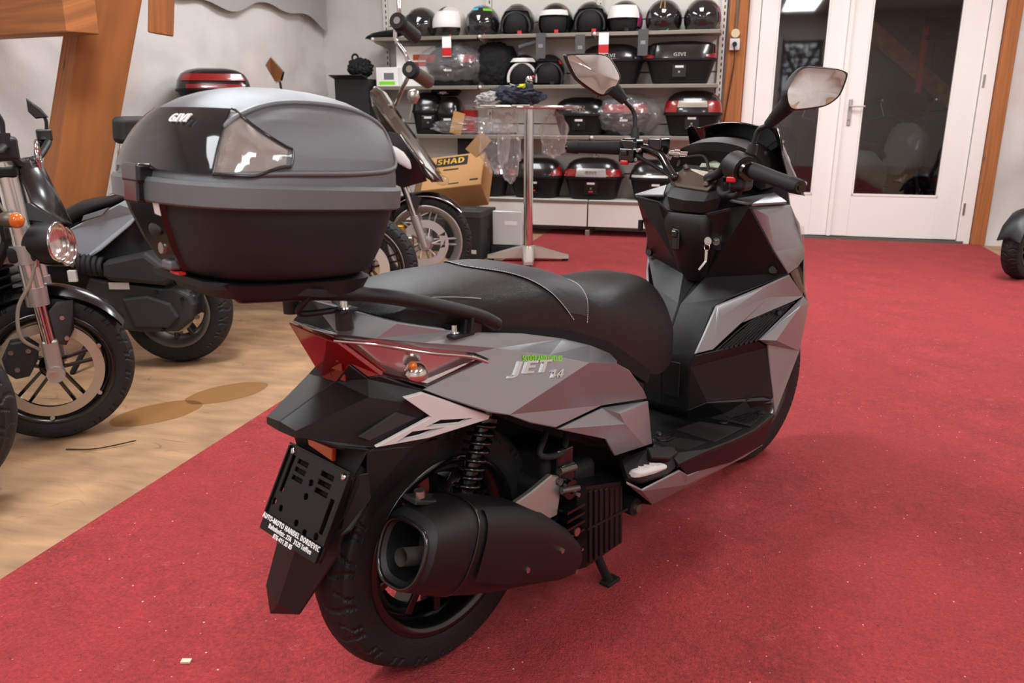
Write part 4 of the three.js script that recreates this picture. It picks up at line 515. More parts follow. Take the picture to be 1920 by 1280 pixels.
    const dots = []; for (let i = 0; i < 9; i++) for (let j = 0; j < 5; j++) { dots.push(box(0.005, 0.002, 0.003, 0.93 + i * 0.009, 0.305, sg * (0.155 + j * 0.013 + i * 0.002))); dots.push(box(0.005, 0.002, 0.003, 0.66 + i * 0.009, 0.3125 - i * 0.0007, sg * (0.09 + j * 0.012))); } part(S, 'mat_studs', dots, M.black).userData.kind = 'stuff';
    for (const p of [[0.66, 0.313, 0.12], [0.63, 0.314, 0.165], [0.9, 0.301, 0.16]]) part(S, 'mat_plug', bolt([p[0], p[1], sg * p[2]], 0.013, 0.003, [0, 1, 0]), M.black);
    part(S, 'floor_screw', bolt([0.68, 0.314, sg * 0.1], 0.007, 0.006, [0, 1, 0]), M.steel); part(S, 'floor_screw', bolt([0.6, 0.325, sg * 0.13], 0.006, 0.01, [0.3, 1, 0]), M.steel);
  }
  both(S, 'floor_skirt', shell(PT.skirt, [[0, 1, 6, 7], [1, 2, 6], [2, 3, 5, 6], [3, 4, 5]], { crease: 0.6 }), M.black);
  both(S, 'lower_skirt', shell(PT.silver, [[0, 1, 7], [1, 2, 3, 4], [1, 4, 7], [3, 6, 5, 4], [4, 5, 7]], { crease: 0.15, out: [0, 0, 1] }), M.grey, 'grey lower skirt');
  both(S, 'belly_pan', shell([[0.55, 0.19, 0.17], [0.96, 0.19, 0.2], [1.05, 0.2, 0.2], [1.05, 0.17, 0], [0.96, 0.15, 0], [0.5, 0.17, 0]], [[0, 1, 4, 5], [1, 2, 3, 4]], { out: [0, -1, 0] }), M.blackMat);
  both(S, 'footpeg_tray', shell(PT.tray, [[0, 1, 2, 3, 4, 5, 6]], { out: [-0.1, 1, 0.6], t: 0.01, b: 0.003 }), M.black);
  both(S, 'tray_lip', shell([[0.505, 0.36, 0.18], [0.6, 0.335, 0.19], [0.605, 0.32, 0.205], [0.555, 0.325, 0.215], [0.49, 0.345, 0.205]], [[0, 1, 2, 3, 4]], { out: [-0.2, 1, 0.4], t: 0.012, b: 0.003 }), M.black);
  both(S, 'footpeg', [loft([[0.405, 0.335, 0.214, 0.009], [0.412, 0.337, 0.217, 0.013], [0.45, 0.336, 0.226, 0.014], [0.485, 0.334, 0.233, 0.011], [0.495, 0.333, 0.234, 0.006]].map(([u, v, s, r]) => { const q = []; for (let i = 0; i < 12; i++) { const t = i / 12 * 6.2832; q.push([u + 0.3 * r * Math.sin(t), v + 0.75 * r * Math.cos(t), s + 1.2 * r * Math.sin(t)]); } return q; }), { crease: 0.8 }), ...[0, 1, 2].map((i) => boxBetween([0.425 + i * 0.016, 0.346, 0.212 + i * 0.004], [0.438 + i * 0.016, 0.346, 0.23 + i * 0.004], 0.004, 0.003))], M.white, 'pale silver folding footpeg');
  both(S, 'tunnel_side', shell([[0.51, 0.47, 0.165], [0.595, 0.395, 0.1], [0.568, 0.345, 0.16], [0.545, 0.35, 0.166]], [[0, 1, 2, 3]], { out: [1, 0, 0.5] }), M.black);
  part(S, 'seat_front_panel', shell([[0.6, 0.48, 0.085], [0.6, 0.48, -0.085], [0.62, 0.3, -0.13], [0.62, 0.3, 0.13], [0.64, 0.48, 0.0], [0.66, 0.3, 0]], [[0, 4, 5, 3], [4, 1, 2, 5]], { out: [1, 0.2, 0], t: 0.01 }), M.black);
}
// ================================================================= front end of the scooter
{
  const S = scooter, mz = (p) => [p[0], p[1], -p[2]], off = (a, d) => a.map((p) => [p[0] + d[0], p[1] + d[1], p[2] + d[2]]);
  // inner leg shield
  const I = PT.shield, c = [[0.925, 0.848, 0], [0.985, 0.655, 0], [0.905, 0.6, 0], [0.84, 0.325, 0], [0.832, 0.47, 0]];   // 11 top, 12 column foot, 13 mid, 14 low, 15 lower mid
  both(S, 'leg_shield', shell([...I, ...c], [[11, 0, 1, 12], [0, 2, 1], [2, 3, 4, 5, 6, 1], [12, 1, 6, 7, 13], [13, 7, 8, 9, 15], [15, 9, 10, 14]], { out: [-1, 0.15, 0.1], t: 0.02, b: 0.004, crease: 0.3 }), M.black, 'black inner leg shield');
  part(S, 'glove_column', loft([[0.9, 0.845, 0.062], [0.888, 0.82, 0.068], [0.915, 0.75, 0.058], [0.945, 0.685, 0.045], [0.965, 0.655, 0.03]].map(([u, v, w]) => { const r = []; for (let i = 0; i <= 12; i++) { const t = Math.PI * (i / 12), cz = Math.cos(t), sx = Math.sin(t); r.push([u + 0.05 * (1 - Math.pow(sx, 0.5)), v, w * Math.sign(cz) * Math.pow(Math.abs(cz), 0.6)]); } r.push([u + 0.09, v, -w], [u + 0.09, v, w]); return r; }), { crease: 0.9 }), M.black);
  part(S, 'bag_hook', [box(0.012, 0.06, 0.026, 0.9, 0.775, -0.02, 0.006), box(0.014, 0.02, 0.018, 0.893, 0.79, -0.02, 0.005)], M.blackGloss);
  part(S, 'ignition_lock', [cylBetween([0.99, 0.774, 0.07], [0.955, 0.774, 0.075], 0.03, 0.024, 24)], M.black);
  part(S, 'lock_barrel', cylBetween([0.958, 0.774, 0.074], [0.946, 0.774, 0.075], 0.0105), M.steel);
  for (const p of [[0.96, 0.858, 0.15], [0.96, 0.858, -0.15], [1.045, 0.7, 0.195], [1.045, 0.7, -0.195]]) part(S, 'shield_screw', [bolt(p, 0.011, 0.008, [-1, 0.2, 0])], M.blackGloss);
  part(S, 'fuse_cover', box(0.006, 0.1, 0.045, 0.836, 0.41, 0.035, 0.003), M.black);
  part(S, 'left_pocket_slot', box(0.01, 0.03, 0.014, 0.975, 0.79, -0.185, 0.003), M.blackMat);
  // outer fairings
  both(S, 'upper_fairing', shell(PT.fair, [[0, 1, 8], [8, 1, 2, 3], [8, 3, 4, 5, 6, 7], [0, 8, 7]], { out: [-0.3, 0.1, 1], crease: 0.9 }), M.grey);
  both(S, 'fairing_wing', shell(PT.wing, [[0, 1, 9, 8], [1, 2, 10, 9], [2, 3, 4, 10], [10, 4, 5, 6], [9, 10, 6, 7, 8]], { out: [-0.6, 0.3, 1], crease: 0.7, b: 0.003 }), M.grey);
  both(S, 'vent_panel', shell(off(PT.vent, [0.006, -0.003, -0.004]), [[0, 1, 2, 3]], { out: [-0.8, 0.2, 0.8] }), M.blackMat);
  { const v = PT.vent, L = []; for (let i = 1; i < 9; i++) { const t = i / 9, a = [0, 1, 2].map((k) => lerp(v[0][k], v[3][k], t)), b = [0, 1, 2].map((k) => lerp(v[1][k], v[2][k], t)); L.push(boxBetween(a, b, 0.005, 0.004, [-1, 0, 1])); } both(S, 'vent_rib', merge(L), M.black); both(S, 'vent_rim', tube([v[0], v[1], v[2]], 0.003, 30, 6), M.black); both(S, 'vent_screw', bolt([1.08, 0.578, 0.203], 0.007, 0.008, [-0.6, 0.2, 0.8]), M.blackGloss); }
  both(S, 'lower_leg_shield', shell(PT.lowblk, [[0, 1, 2, 3, 4, 5, 7], [7, 5, 6]], { out: [-1, 0, 0.6], t: 0.012, crease: 0.3 }), M.black);
  both(S, 'lower_fairing', shell(PT.lowfair, [[0, 8, 7], [0, 1, 8], [1, 2, 8], [7, 8, 2, 3], [0, 7, 6], [6, 7, 3, 4, 5]], { out: [-0.1, 0, 1], crease: 0.22 }), M.grey);
  both(S, 'shield_base', shell(PT.base, [[0, 1, 2, 3, 4, 5, 6, 7, 8]], { out: [-1, 0.7, 0.3], t: 0.012, crease: 0.3 }), M.black);
  part(S, 'shield_base_front', shell([[0.848, 0.327, 0.08], [0.848, 0.327, -0.08], [0.881, 0.276, -0.06], [0.881, 0.276, 0.06]], [[0, 1, 2, 3]], { out: [-1, 0.2, 0], t: 0.02 }), M.black);
  both(S, 'front_indicator', shell([[1.085, 0.697, 0.232], [1.12, 0.706, 0.236], [1.168, 0.635, 0.243], [1.158, 0.617, 0.24]], [[0, 1, 2, 3]], { out: [0, 0, 1], t: 0.012, b: 0.003 }), M.clear, 'clear front indicator lens');
  both(S, 'indicator_base', shell([[1.085, 0.692, 0.224], [1.12, 0.7, 0.227], [1.165, 0.632, 0.234], [1.155, 0.615, 0.231]], [[0, 1, 2, 3]], { out: [0, 0, 1], t: 0.008 }), M.bronze);
  // front cowl, closing the nose
  const nose = [[1.089, 0.868, 0.205], [1.111, 0.817, 0.222], [1.136, 0.758, 0.23], [1.142, 0.726, 0.235], [1.165, 0.632, 0.235], [1.2, 0.588, 0.233], [1.2, 0.447, 0.22], [1.3, 0.86, 0.06], [1.35, 0.78, 0.09], [1.39, 0.68, 0.08], [1.4, 0.6, 0.05], [1.34, 0.5, 0.07], [1.15, 0.93, 0.16], [1.3, 0.87, 0], [1.38, 0.78, 0], [1.42, 0.68, 0], [1.42, 0.6, 0], [1.36, 0.5, 0]];
  both(S, 'front_cowl', shell(nose, [[12, 0, 7], [0, 1, 8, 7], [1, 2, 9, 8], [2, 3, 4, 9], [4, 5, 10, 9], [5, 6, 11, 10], [7, 8, 14, 13], [8, 9, 15, 14], [9, 10, 16, 15], [10, 11, 17, 16], [12, 7, 13]], { out: [0.6, 0.1, 1], crease: 0.5 }), M.grey);
  both(S, 'headlamp', shell(off([[1.2, 0.8, 0.19], [1.35, 0.8, 0.07], [1.39, 0.72, 0.06], [1.25, 0.72, 0.18]], [0.006, 0, 0.006]), [[0, 1, 2, 3]], { out: [1, 0, 1], t: 0.008 }), M.clear);
  // cockpit deck between leg shield and screen
  both(S, 'cockpit_deck', shell([[0.925, 0.848, 0], [0.915, 0.85, 0.06], [0.947, 0.865, 0.11], [0.926, 0.877, 0.172], [1.089, 0.87, 0.203], [1.13, 0.93, 0.165], [1.06, 0.9, 0.1], [1.02, 0.89, 0], [1.2, 0.93, 0]], [[0, 1, 2, 6, 7], [2, 3, 4, 6], [4, 5, 6], [6, 5, 8, 7]], { out: [-0.2, 1, 0], t: 0.008, crease: 0.2 }), M.black);
  both(S, 'shoulder_cap', shell([[0.93, 0.882, 0.178], [1.07, 0.878, 0.203], [1.07, 0.9, 0.165], [0.955, 0.885, 0.1]], [[0, 1, 2, 3]], { out: [0, 1, 0], t: 0.006 }), M.silverP);
  // dash
  part(S, 'dash_hood', loft([[1.05, 0.0], [1.1, 0.012], [1.14, 0.01]].map(([u, lift], k) => { const r = []; for (let i = 0; i <= 20; i++) { const t = Math.PI * i / 20; r.push([u - 0.02 * Math.sin(t), 0.91 + (0.115 + lift) * Math.pow(Math.sin(t), 0.6), 0.15 * Math.cos(t)]); } for (let i = 20; i >= 0; i--) { const t = Math.PI * i / 20; r.push([u - 0.02 * Math.sin(t), 0.905 + (0.098 + lift) * Math.pow(Math.sin(t), 0.6), 0.138 * Math.cos(t)]); } return r; }), { crease: 0.8 }), M.black);
  part(S, 'dash_trim', tube([[1.04, 0.93, -0.12], [1.045, 0.985, -0.1], [1.05, 1.0, -0.03], [1.055, 0.975, 0.01]], 0.005, 30, 8), M.silverP);
  part(S, 'instrument_face', boxBetween([1.02, 0.93, 0], [1.09, 1.0, 0], 0.26, 0.012, [-0.7, 0.7, 0], 0.004), M.blackMat);
  part(S, 'lcd_display', boxBetween([1.037, 0.952, -0.002], [1.068, 0.983, -0.002], 0.075, 0.018, [-0.7, 0.7, 0], 0.002), M.lcd, 'grey green instrument display');
  part(S, 'dash_lettering', frameAt(text('SYM', 0.013, 0.001, 1.3), [1.076, 1.001, 0.02], [0, 0, 1], [0.7, 0.7, 0]), M.whiteInk);
  // smoked screen
  {
    const top = [[1.145, 1.055, -0.155], [1.152, 1.063, -0.145], [1.152, 1.057, -0.12], [1.15, 1.066, -0.08], [1.148, 1.073, -0.03], [1.145, 1.072, 0.02], [1.143, 1.066, 0.06], [1.135, 1.063, 0.11], [1.125, 1.06, 0.13], [1.105, 1.03, 0.155], [1.09, 0.985, 0.172], [1.1, 0.945, 0.182]];
    const bot = top.map((p, i) => { const s = p[2]; return [1.26 - 2.6 * s * s, 0.885, s * 1.12]; });
    const rows = []; for (let k = 0; k <= 8; k++) { const t = k / 8; rows.push(top.map((p, i) => [lerp(p[0], bot[i][0], t) + 0.02 * Math.sin(t * 3.14), lerp(p[1], bot[i][1], t), lerp(p[2], bot[i][2], t)])); }
    const inner = rows.map((r) => r.map((p) => [p[0] + 0.004, p[1], p[2] * 0.985]));
    part(S, 'windscreen', [loft(rows, { closed: false, caps: false, crease: 1 }), loft([...inner].reverse(), { closed: false, caps: false, crease: 1 }), tube(top, 0.0028, 60, 6)], M.screen, 'dark smoked short windscreen');
  }
  // handlebar
  const B = PT.bar, hb = part(S, 'handlebar', tube([B[2], B[3], B[4], B[5], B[6]], 0.0125, 40, 12), M.blackGloss);
  part(S, 'handlebar', tube([[0.96, 0.935, 0.03], B[8], B[9], [0.9, 0.985, 0.13], B[10]], 0.0125, 40, 12), M.black);
  const grip = (a, b, sg) => { const A = V(a), D = V(b).sub(A), L = D.length(), pr = [[0.001, 0], [0.012, 0], [0.0165, 0.002], [0.0185, 0.03], [0.0185, 0.034], [0.0165, 0.036], [0.017, L * 0.55], [0.0175, L * 0.6], [0.019, L * 0.92], [0.019, L], [0.001, L]]; const g = lathe(pr, 24); g.applyQuaternion(new THREE.Quaternion().setFromUnitVectors(new THREE.Vector3(0, 1, 0), D.clone().normalize())); return g.translate(A.x, A.y, A.z); };
  for (const [a, b] of [[B[0], B[1]], [B[12], B[11]]]) {
    const g = part(S, 'grip', grip(a, b), M.rubber); const A = V(a), D = V(b).sub(A).normalize(), q = A.clone().addScaledVector(D, -0.001);
    part(g, 'bar_end', [cylBetween([q.x, q.y, q.z], [A.x + D.x * 0.012, A.y + D.y * 0.012, A.z + D.z * 0.012], 0.0135), cylBetween([q.x - D.x * 0.003, q.y - D.y * 0.003, q.z - D.z * 0.003], [q.x, q.y, q.z], 0.007)], M.blackGloss);
  }
  // switch housings
  const swl = part(S, 'switch_housing', [box(0.05, 0.065, 0.058, 0.972, 0.998, -0.225, 0.012), box(0.03, 0.04, 0.05, 0.95, 0.985, -0.22, 0.006)], M.blackGloss);
  part(swl, 'indicator_switch', box(0.012, 0.014, 0.02, 0.934, 0.992, -0.222, 0.003), M.black); part(swl, 'kill_button', box(0.012, 0.012, 0.026, 0.936, 0.966, -0.222, 0.004), M.red, 'red button');
  part(swl, 'white_label', box(0.026, 0.003, 0.022, 0.965, 1.031, -0.225), M.white);
  part(swl, 'clamp_screw', [bolt([0.955, 1.0, -0.185], 0.006, 0.012, [-1, 0, 0]), bolt([0.955, 0.975, -0.19], 0.006, 0.012, [-1, 0, 0])], M.steel);
  const swr = part(S, 'switch_housing', [cylBetween([0.893, 0.977, 0.14], [0.868, 0.967, 0.185], 0.036, 0.034, 20), box(0.06, 0.05, 0.045, 0.885, 0.94, 0.165, 0.014)], M.black);
  part(swr, 'start_button', box(0.014, 0.014, 0.024, 0.85, 0.945, 0.158, 0.004), M.red, 'red button'); part(swr, 'throttle_collar', cylBetween([0.868, 0.967, 0.185], [0.858, 0.964, 0.2], 0.026, 0.022), M.blackGloss);
  part(S, 'brake_lever', tube([[0.92, 0.985, 0.13], [0.93, 0.96, 0.18], [0.9, 0.94, 0.26], [0.87, 0.93, 0.33]], 0.006, 24, 8), M.black); part(S, 'brake_lever', tube([[1.0, 1.0, -0.2], [1.01, 1.0, -0.26], [0.97, 1.0, -0.34]], 0.006, 24, 8), M.black);
  part(S, 'master_cylinder', [box(0.05, 0.035, 0.045, 1.01, 1.015, -0.16, 0.006), cylBetween([1.0, 1.0, -0.13], [1.01, 1.0, -0.2], 0.012)], M.blackGloss);
  part(S, 'hose_fitting', [cylBetween([1.0, 0.992, -0.115], [1.005, 0.99, -0.06], 0.008), cylBetween([1.0, 0.992, -0.1], [1.003, 0.991, -0.085], 0.011)], M.chrome);
  part(S, 'control_cable', [tube([[1.0, 0.985, -0.06], [1.02, 0.985, -0.02], [1.0, 0.94, 0.01], [0.99, 0.9, 0.02]], 0.0045, 30, 8), tube([[0.95, 0.985, -0.19], [0.975, 0.945, -0.12], [0.97, 0.92, -0.06]], 0.006, 24, 8), tube([[0.9, 0.95, 0.15], [0.92, 0.905, 0.12], [0.93, 0.9, 0.09], [0.97, 0.93, 0.06]], 0.009, 30, 8), tube([[0.91, 0.945, 0.16], [0.9, 0.905, 0.15], [0.925, 0.9, 0.11]], 0.008, 24, 8)], M.rubber);
  const C = PT.clamp, cl = part(S, 'bar_clamp', shell([...C, [0.955, 0.94, 0.0], [0.945, 0.935, -0.03]], [[0, 1, 2, 3, 4, 5]], { out: [-0.3, 1, 0], t: 0.028, b: 0.005, crease: 0.3 }), M.bronze, 'bronze grey handlebar clamp');
  for (const p of [[0.945, 0.937, -0.058], [0.98, 0.957, -0.05], [0.978, 0.948, 0.028], [0.945, 0.92, 0.035]]) part(cl, 'clamp_bolt', [bolt(p, 0.008, 0.007, [-0.3, 1, 0]), bolt([p[0] - 0.002, p[1] + 0.006, p[2]], 0.004, 0.003, [-0.3, 1, 0])], M.steel);
  const K = PT.cbase; part(S, 'steering_cover', loft([[[0.933, 0.908, -0.052], [0.93, 0.904, 0], [0.935, 0.9, 0.05], [0.965, 0.91, 0.07], [1.0, 0.925, 0.065], [1.0, 0.925, -0.065], [0.955, 0.918, -0.072]], [[0.91, 0.885, -0.06], [0.897, 0.88, 0], [0.905, 0.88, 0.055], [0.94, 0.89, 0.083], [1.0, 0.895, 0.08], [1.0, 0.895, -0.08], [0.945, 0.89, -0.083]], [[0.915, 0.852, -0.052], [0.903, 0.85, 0], [0.912, 0.85, 0.05], [0.94, 0.858, 0.075], [1.0, 0.86, 0.075], [1.0, 0.86, -0.075], [0.945, 0.858, -0.075]]].map((r) => r), { crease: 0.2 }), M.black);
  // mirrors
  for (const [pts, arm, sg] of [[PT.mirL, PT.armL, -1], [PT.mirR, PT.armR, 1]]) {
    const mm = grp(S, 'rear_view_mirror'), P = pts.map(V), ct = P.reduce((a, b) => a.add(b), new THREE.Vector3()).multiplyScalar(1 / P.length);
    let n = new THREE.Vector3(); P.forEach((p, i) => { const q = P[(i + 1) % P.length]; n.x += (p.y - q.y) * (p.z + q.z); n.y += (p.z - q.z) * (p.x + q.x); n.z += (p.x - q.x) * (p.y + q.y); }); n.normalize(); if (n.x > 0) n.negate();
    const cur = new THREE.CatmullRomCurve3(P, true, 'catmullrom', 0.35), base = cur.getPoints(48).slice(0, 48);
    const ringAt = (k, d) => base.map((p) => { const q = ct.clone().addScaledVector(p.clone().sub(ct), k).addScaledVector(n, d); return [q.x, q.y, q.z]; });
    let rings = [ringAt(0.93, 0.002), ringAt(0.97, 0.006), ringAt(1.02, 0.002), ringAt(1.04, -0.008), ringAt(0.96, -0.025), ringAt(0.7, -0.04), ringAt(0.3, -0.045)];
    let g = loft(rings); { const t = new THREE.Vector3(), a = new THREE.Vector3(...rings[0][0]), b = new THREE.Vector3(...rings[0][1]); }
    part(mm, 'mirror_housing', g, M.black);
    const fl = ringAt(0.95, 0.0035), fl2 = ringAt(0.95, 0.0005); part(mm, 'mirror_glass', loft([fl2, fl]), M.mirror, 'mirror glass');
    const A = arm; part(mm, 'mirror_stem', tube([A[1], A[2], A[3]], 0.0065, 24, 10), M.black);
    const bw = []; for (let i = 0; i < 4; i++) { const t = 0.25 + i * 0.13, p = V(A[0]).lerp(V(A[1]), t), q = V(A[0]).lerp(V(A[1]), t + 0.06); bw.push(cylBetween(p.toArray(), q.toArray(), 0.019 - i * 0.0012)); }
    part(mm, 'mirror_boot', [...bw, cylBetween(A[0], A[1], 0.021, 0.012)], M.rubber);
    part(mm, 'stem_base', [cylBetween(A[4], A[3], 0.0135, 0.011)], M.black);
  }
  // front wheel and fork
  const fw = wheel(S, 'front_wheel', { R: 0.268, w: 0.1, rim: 0.182, spokes: 5, style: 'y', disc: { r: 0.12, z: -0.05 } }); fw.position.set(1.35, 0.268, 0); fw.rotation.y = -0.06;
  part(S, 'front_fork', [tube([[1.35, 0.268, 0.075], [1.3, 0.45, 0.075], [1.22, 0.62, 0.07]], 0.02, 16, 10), tube([[1.35, 0.268, -0.075], [1.3, 0.45, -0.075], [1.22, 0.62, -0.07]], 0.02, 16, 10), cylBetween([1.23, 0.6, 0], [1.0, 0.92, 0], 0.03)], M.blackMat);
  part(S, 'front_fender', loft([0.4, 0.9, 1.5, 2.1, 2.7].map((t) => [1, -1].flatMap((sg) => [0.285, 0.295].map((r) => [1.35 + r * Math.cos(t), 0.268 + r * Math.sin(t), sg * (r > 0.29 ? 1 : -1) * 0.05]))), { crease: 0.6 }), M.grey);
  part(S, 'belly_core', loft([[0.6, 0.3, 0.17, 0.14], [0.9, 0.28, 0.17, 0.16], [1.06, 0.4, 0.2, 0.195], [1.12, 0.75, 0.3, 0.19], [1.15, 0.86, 0.62, 0.14]].map(([u, a, b, w]) => [[u, a, w], [u, a, -w], [u, b, -w], [u, b, w]])), M.blackMat);
}
// keys hanging from the ignition
{
  const k = thing('key_bunch', 'two small keys on a ring hanging from the scooter ignition', 'keys'); place(k, SC.x, SC.z, SC.yaw, 0.007);
  part(k, 'ignition_key', [box(0.03, 0.004, 0.012, 0.93, 0.777, 0.072, 0.001), cylBetween([0.917, 0.778, 0.069], [0.914, 0.778, 0.069], 0.011)], M.chrome);
  part(k, 'key_ring', new THREE.TorusGeometry(0.011, 0.0012, 8, 24).rotateY(1.2).translate(0.916, 0.762, 0.066), M.chrome);
  part(k, 'spare_key', boxBetween([0.916, 0.755, 0.066], [0.913, 0.726, 0.068], 0.008, 0.003, [1, 0, 0]), M.chrome);
  part(k, 'key_blade', boxBetween([0.913, 0.726, 0.068], [0.9, 0.702, 0.056], 0.006, 0.002, [1, 0, 0]), M.chrome);
}
// ================================================================= top cases
{
  // large grey case on the scooter's rack; case frame: x forward, y up, z right, origin at the middle of its foot
  const T = thing('top_case', 'big grey top case with smoked rear lens mounted on the scooter rack', 'top case');
  T.position.copy(new THREE.Vector3(-0.325, 0.868, 0).applyAxisAngle(new THREE.Vector3(0, 1, 0), Math.PI / 2 - SC.yaw).add(new THREE.Vector3(SC.x, 0.007, SC.z)));
  T.rotation.set(0, Math.PI / 2 - SC.yaw, -0.085, 'YXZ');  T.scale.set(0.855, 0.885, 0.916);
  // rows: height, half length, half width, centre x, exponent
  const low = [[0, 0.15, 0.125, 0.015, 0.7], [0.012, 0.17, 0.148, 0.012, 0.66], [0.05, 0.184, 0.168, 0.006, 0.62], [0.1, 0.198, 0.186, 0.0, 0.6], [0.135, 0.204, 0.193, -0.002, 0.58]];
  const band = [[0.118, 0.21, 0.198, -0.004, 0.58], [0.121, 0.214, 0.203, -0.004, 0.58], [0.15, 0.215, 0.204, -0.004, 0.58], [0.156, 0.211, 0.2, -0.004, 0.58]];
  const lid = [[0.15, 0.206, 0.197, -0.003, 0.58], [0.175, 0.203, 0.195, 0.0, 0.59], [0.2, 0.198, 0.19, 0.004, 0.6], [0.225, 0.19, 0.181, 0.009, 0.62], [0.248, 0.178, 0.168, 0.014, 0.64], [0.266, 0.163, 0.15, 0.018, 0.67], [0.281, 0.143, 0.128, 0.022, 0.7], [0.292, 0.118, 0.102, 0.025, 0.74], [0.3, 0.088, 0.073, 0.026, 0.78], [0.305, 0.055, 0.045, 0.026, 0.85], [0.3072, 0.02, 0.016, 0.026, 1]];
  const at = (rows, b, t, o = 0) => { const [, A, B, cx, e] = rowInt(rows, b); return [cx + (A + o) * sgp(Math.cos(t), e), b, (B + o) * sgp(Math.sin(t), e)]; };
  const ring = (rows, b, n = 72, o = 0) => { const r = []; for (let i = 0; i < n; i++) r.push(at(rows, b, -i / n * 6.2832, o)); return r; };
  const dense = (rows, n) => { const out = []; for (let i = 0; i <= n; i++) out.push(lerp(rows[0][0], rows[rows.length - 1][0], i / n)); return out; };
  part(T, 'lower_shell', loft(dense(low, 14).map((b) => ring(low, b))), M.caseBody, 'black lower half of the case');
  part(T, 'rim_band', loft([0.118, 0.121, 0.15, 0.156].map((b) => ring(band, b)), { crease: 0.5 }), M.caseLid);
  const L = part(T, 'lid', loft(dense(lid, 40).map((b) => ring(lid, b)), { crease: 0.6 }), M.caseLid, 'dark grey domed lid');
  // raised outline on each side of the lid (t = pi/2 is the right side, t = pi the rear)
  for (const sg of [1, -1]) {
    const pts = [[2.42, 0.235], [2.3, 0.252], [2.0, 0.272], [1.6, 0.281], [1.2, 0.277], [0.8, 0.26], [0.62, 0.24], [0.62, 0.215], [0.75, 0.196], [1.0, 0.185], [1.4, 0.178], [1.9, 0.171], [2.3, 0.166]].map(([t, b]) => at(lid, b, sg * t, 0.0005));
    part(L, 'lid_ridge', tube(pts, 0.005, 120, 8), M.caseLid);
  }
  // rear lens: a wrapped strip, smoked in the middle, clear over a silver reflector at the ends
  const strip = (t0, t1, f0, f1, o, nt = 24, nb = 8) => { const rows = []; for (let j = 0; j <= nb; j++) { const r = []; for (let i = 0; i <= nt; i++) { const t = lerp(t0, t1, i / nt); r.push(at(lid, lerp(f0(t), f1(t), j / nb), t, o)); } rows.push(r); } return rows; };
  const slab = (t0, t1, f0, f1, o, th) => { const a = strip(t0, t1, f0, f1, o), b = strip(t0, t1, f0, f1, o - th); return merge([loft(a, { closed: false, caps: false, crease: 1 }), loft([...b].reverse(), { closed: false, caps: false, crease: 1 }), loft([a[0], b[0]].reverse(), { closed: false, caps: false }), loft([a[a.length - 1], b[b.length - 1]], { closed: false, caps: false }), loft([a.map((r) => r[0]), b.map((r) => r[0])], { closed: false, caps: false }), loft([a.map((r) => r[r.length - 1]), b.map((r) => r[r.length - 1])].reverse(), { closed: false, caps: false })]); };
  const lo = () => 0.168, topE = (t) => { const d = Math.abs(Math.PI - t); return lerp(0.262, 0.208, Math.min(1, Math.max(0, (d - 0.76) / 0.64))); }, lo2 = (t) => lerp(0.168, 0.184, smooth(1.1, 1.4, Math.abs(Math.PI - t)));
  part(T, 'smoked_lens', slab(Math.PI - 0.72, Math.PI + 0.72, lo, (t) => 0.262, 0.006, 0.004), M.smoke, 'smoked rear lens');
  for (const sg of [1, -1]) {
    const a = sg > 0 ? [Math.PI - 1.4, Math.PI - 0.74] : [Math.PI + 0.74, Math.PI + 1.4];
    const l = part(T, 'side_lens', slab(a[0], a[1], lo2, topE, 0.006, 0.004), M.clear, 'clear wrap-around side lens');
    part(l, 'silver_reflector', slab(a[0] + (sg > 0 ? 0.03 : 0), a[1] - (sg > 0 ? 0 : 0.03), (t) => lo2(t) + 0.002, (t) => topE(t) - 0.004, 0.0012, 0.002), std({ color: 0xefe9e2, metalness: 0.6, roughness: 0.3, bumpMap: rep(leatherT, 3, 3), bumpScale: 0.004 }));
    const e = []; for (let i = 0; i <= 20; i++) { const t = lerp(sg > 0 ? a[1] : a[0], sg > 0 ? a[0] : a[1], i / 20); e.push(at(lid, topE(t), t, 0.005)); } for (let i = 0; i <= 20; i++) { const t = lerp(sg > 0 ? a[0] : a[1], sg > 0 ? a[1] : a[0], i / 20); e.push(at(lid, lo2(t) - 0.001, t, 0.005)); }
    part(l, 'lens_edge', tube(e, 0.0022, 120, 6), M.blackGloss);
  }
  part(T, 'lid_panel', loft([0.2, 0.215, 0.23, 0.245, 0.258].map((b) => { const r = []; for (let i = 0; i <= 16; i++) r.push(at(lid, b, lerp(Math.PI - 0.6, Math.PI + 0.6, i / 16), 0.0018)); return r; }), { closed: false, caps: false, crease: 1 }), std({ color: 0x2d2f33, roughness: 0.3 }));
  { const p = at(lid, 0.244, Math.PI - 0.18, 0.0085), q = at(lid, 0.253, Math.PI - 0.18, 0.0085); part(T, 'maker_lettering', frameAt(text('GIVI', 0.016, 0.002, 1.3), p, [0, 0, 1], [q[0] - p[0], q[1] - p[1], q[2] - p[2]]), M.whiteInk, 'white maker lettering'); }
  // rear latch: recess, button, key lock
  const rx = (b) => at(low, b, Math.PI)[0];
  part(T, 'lock_panel', loft([[0.01, 0.03], [0.05, 0.04], [0.1, 0.05], [0.135, 0.055]].map(([b, w]) => { const x = rx(b); return [[x - 0.008, b, w], [x + 0.01, b, w + 0.01], [x + 0.01, b, -w - 0.01], [x - 0.008, b, -w]]; })), M.blackGloss);
  part(T, 'latch_button', new THREE.SphereGeometry(0.016, 20, 12).scale(0.4, 0.75, 1.3).translate(rx(0.075) - 0.008, 0.075, 0.012), M.black);
  part(T, 'key_lock', [cylBetween([rx(0.045) - 0.006, 0.045, 0.01], [rx(0.045) - 0.013, 0.045, 0.01], 0.009)], M.steel);
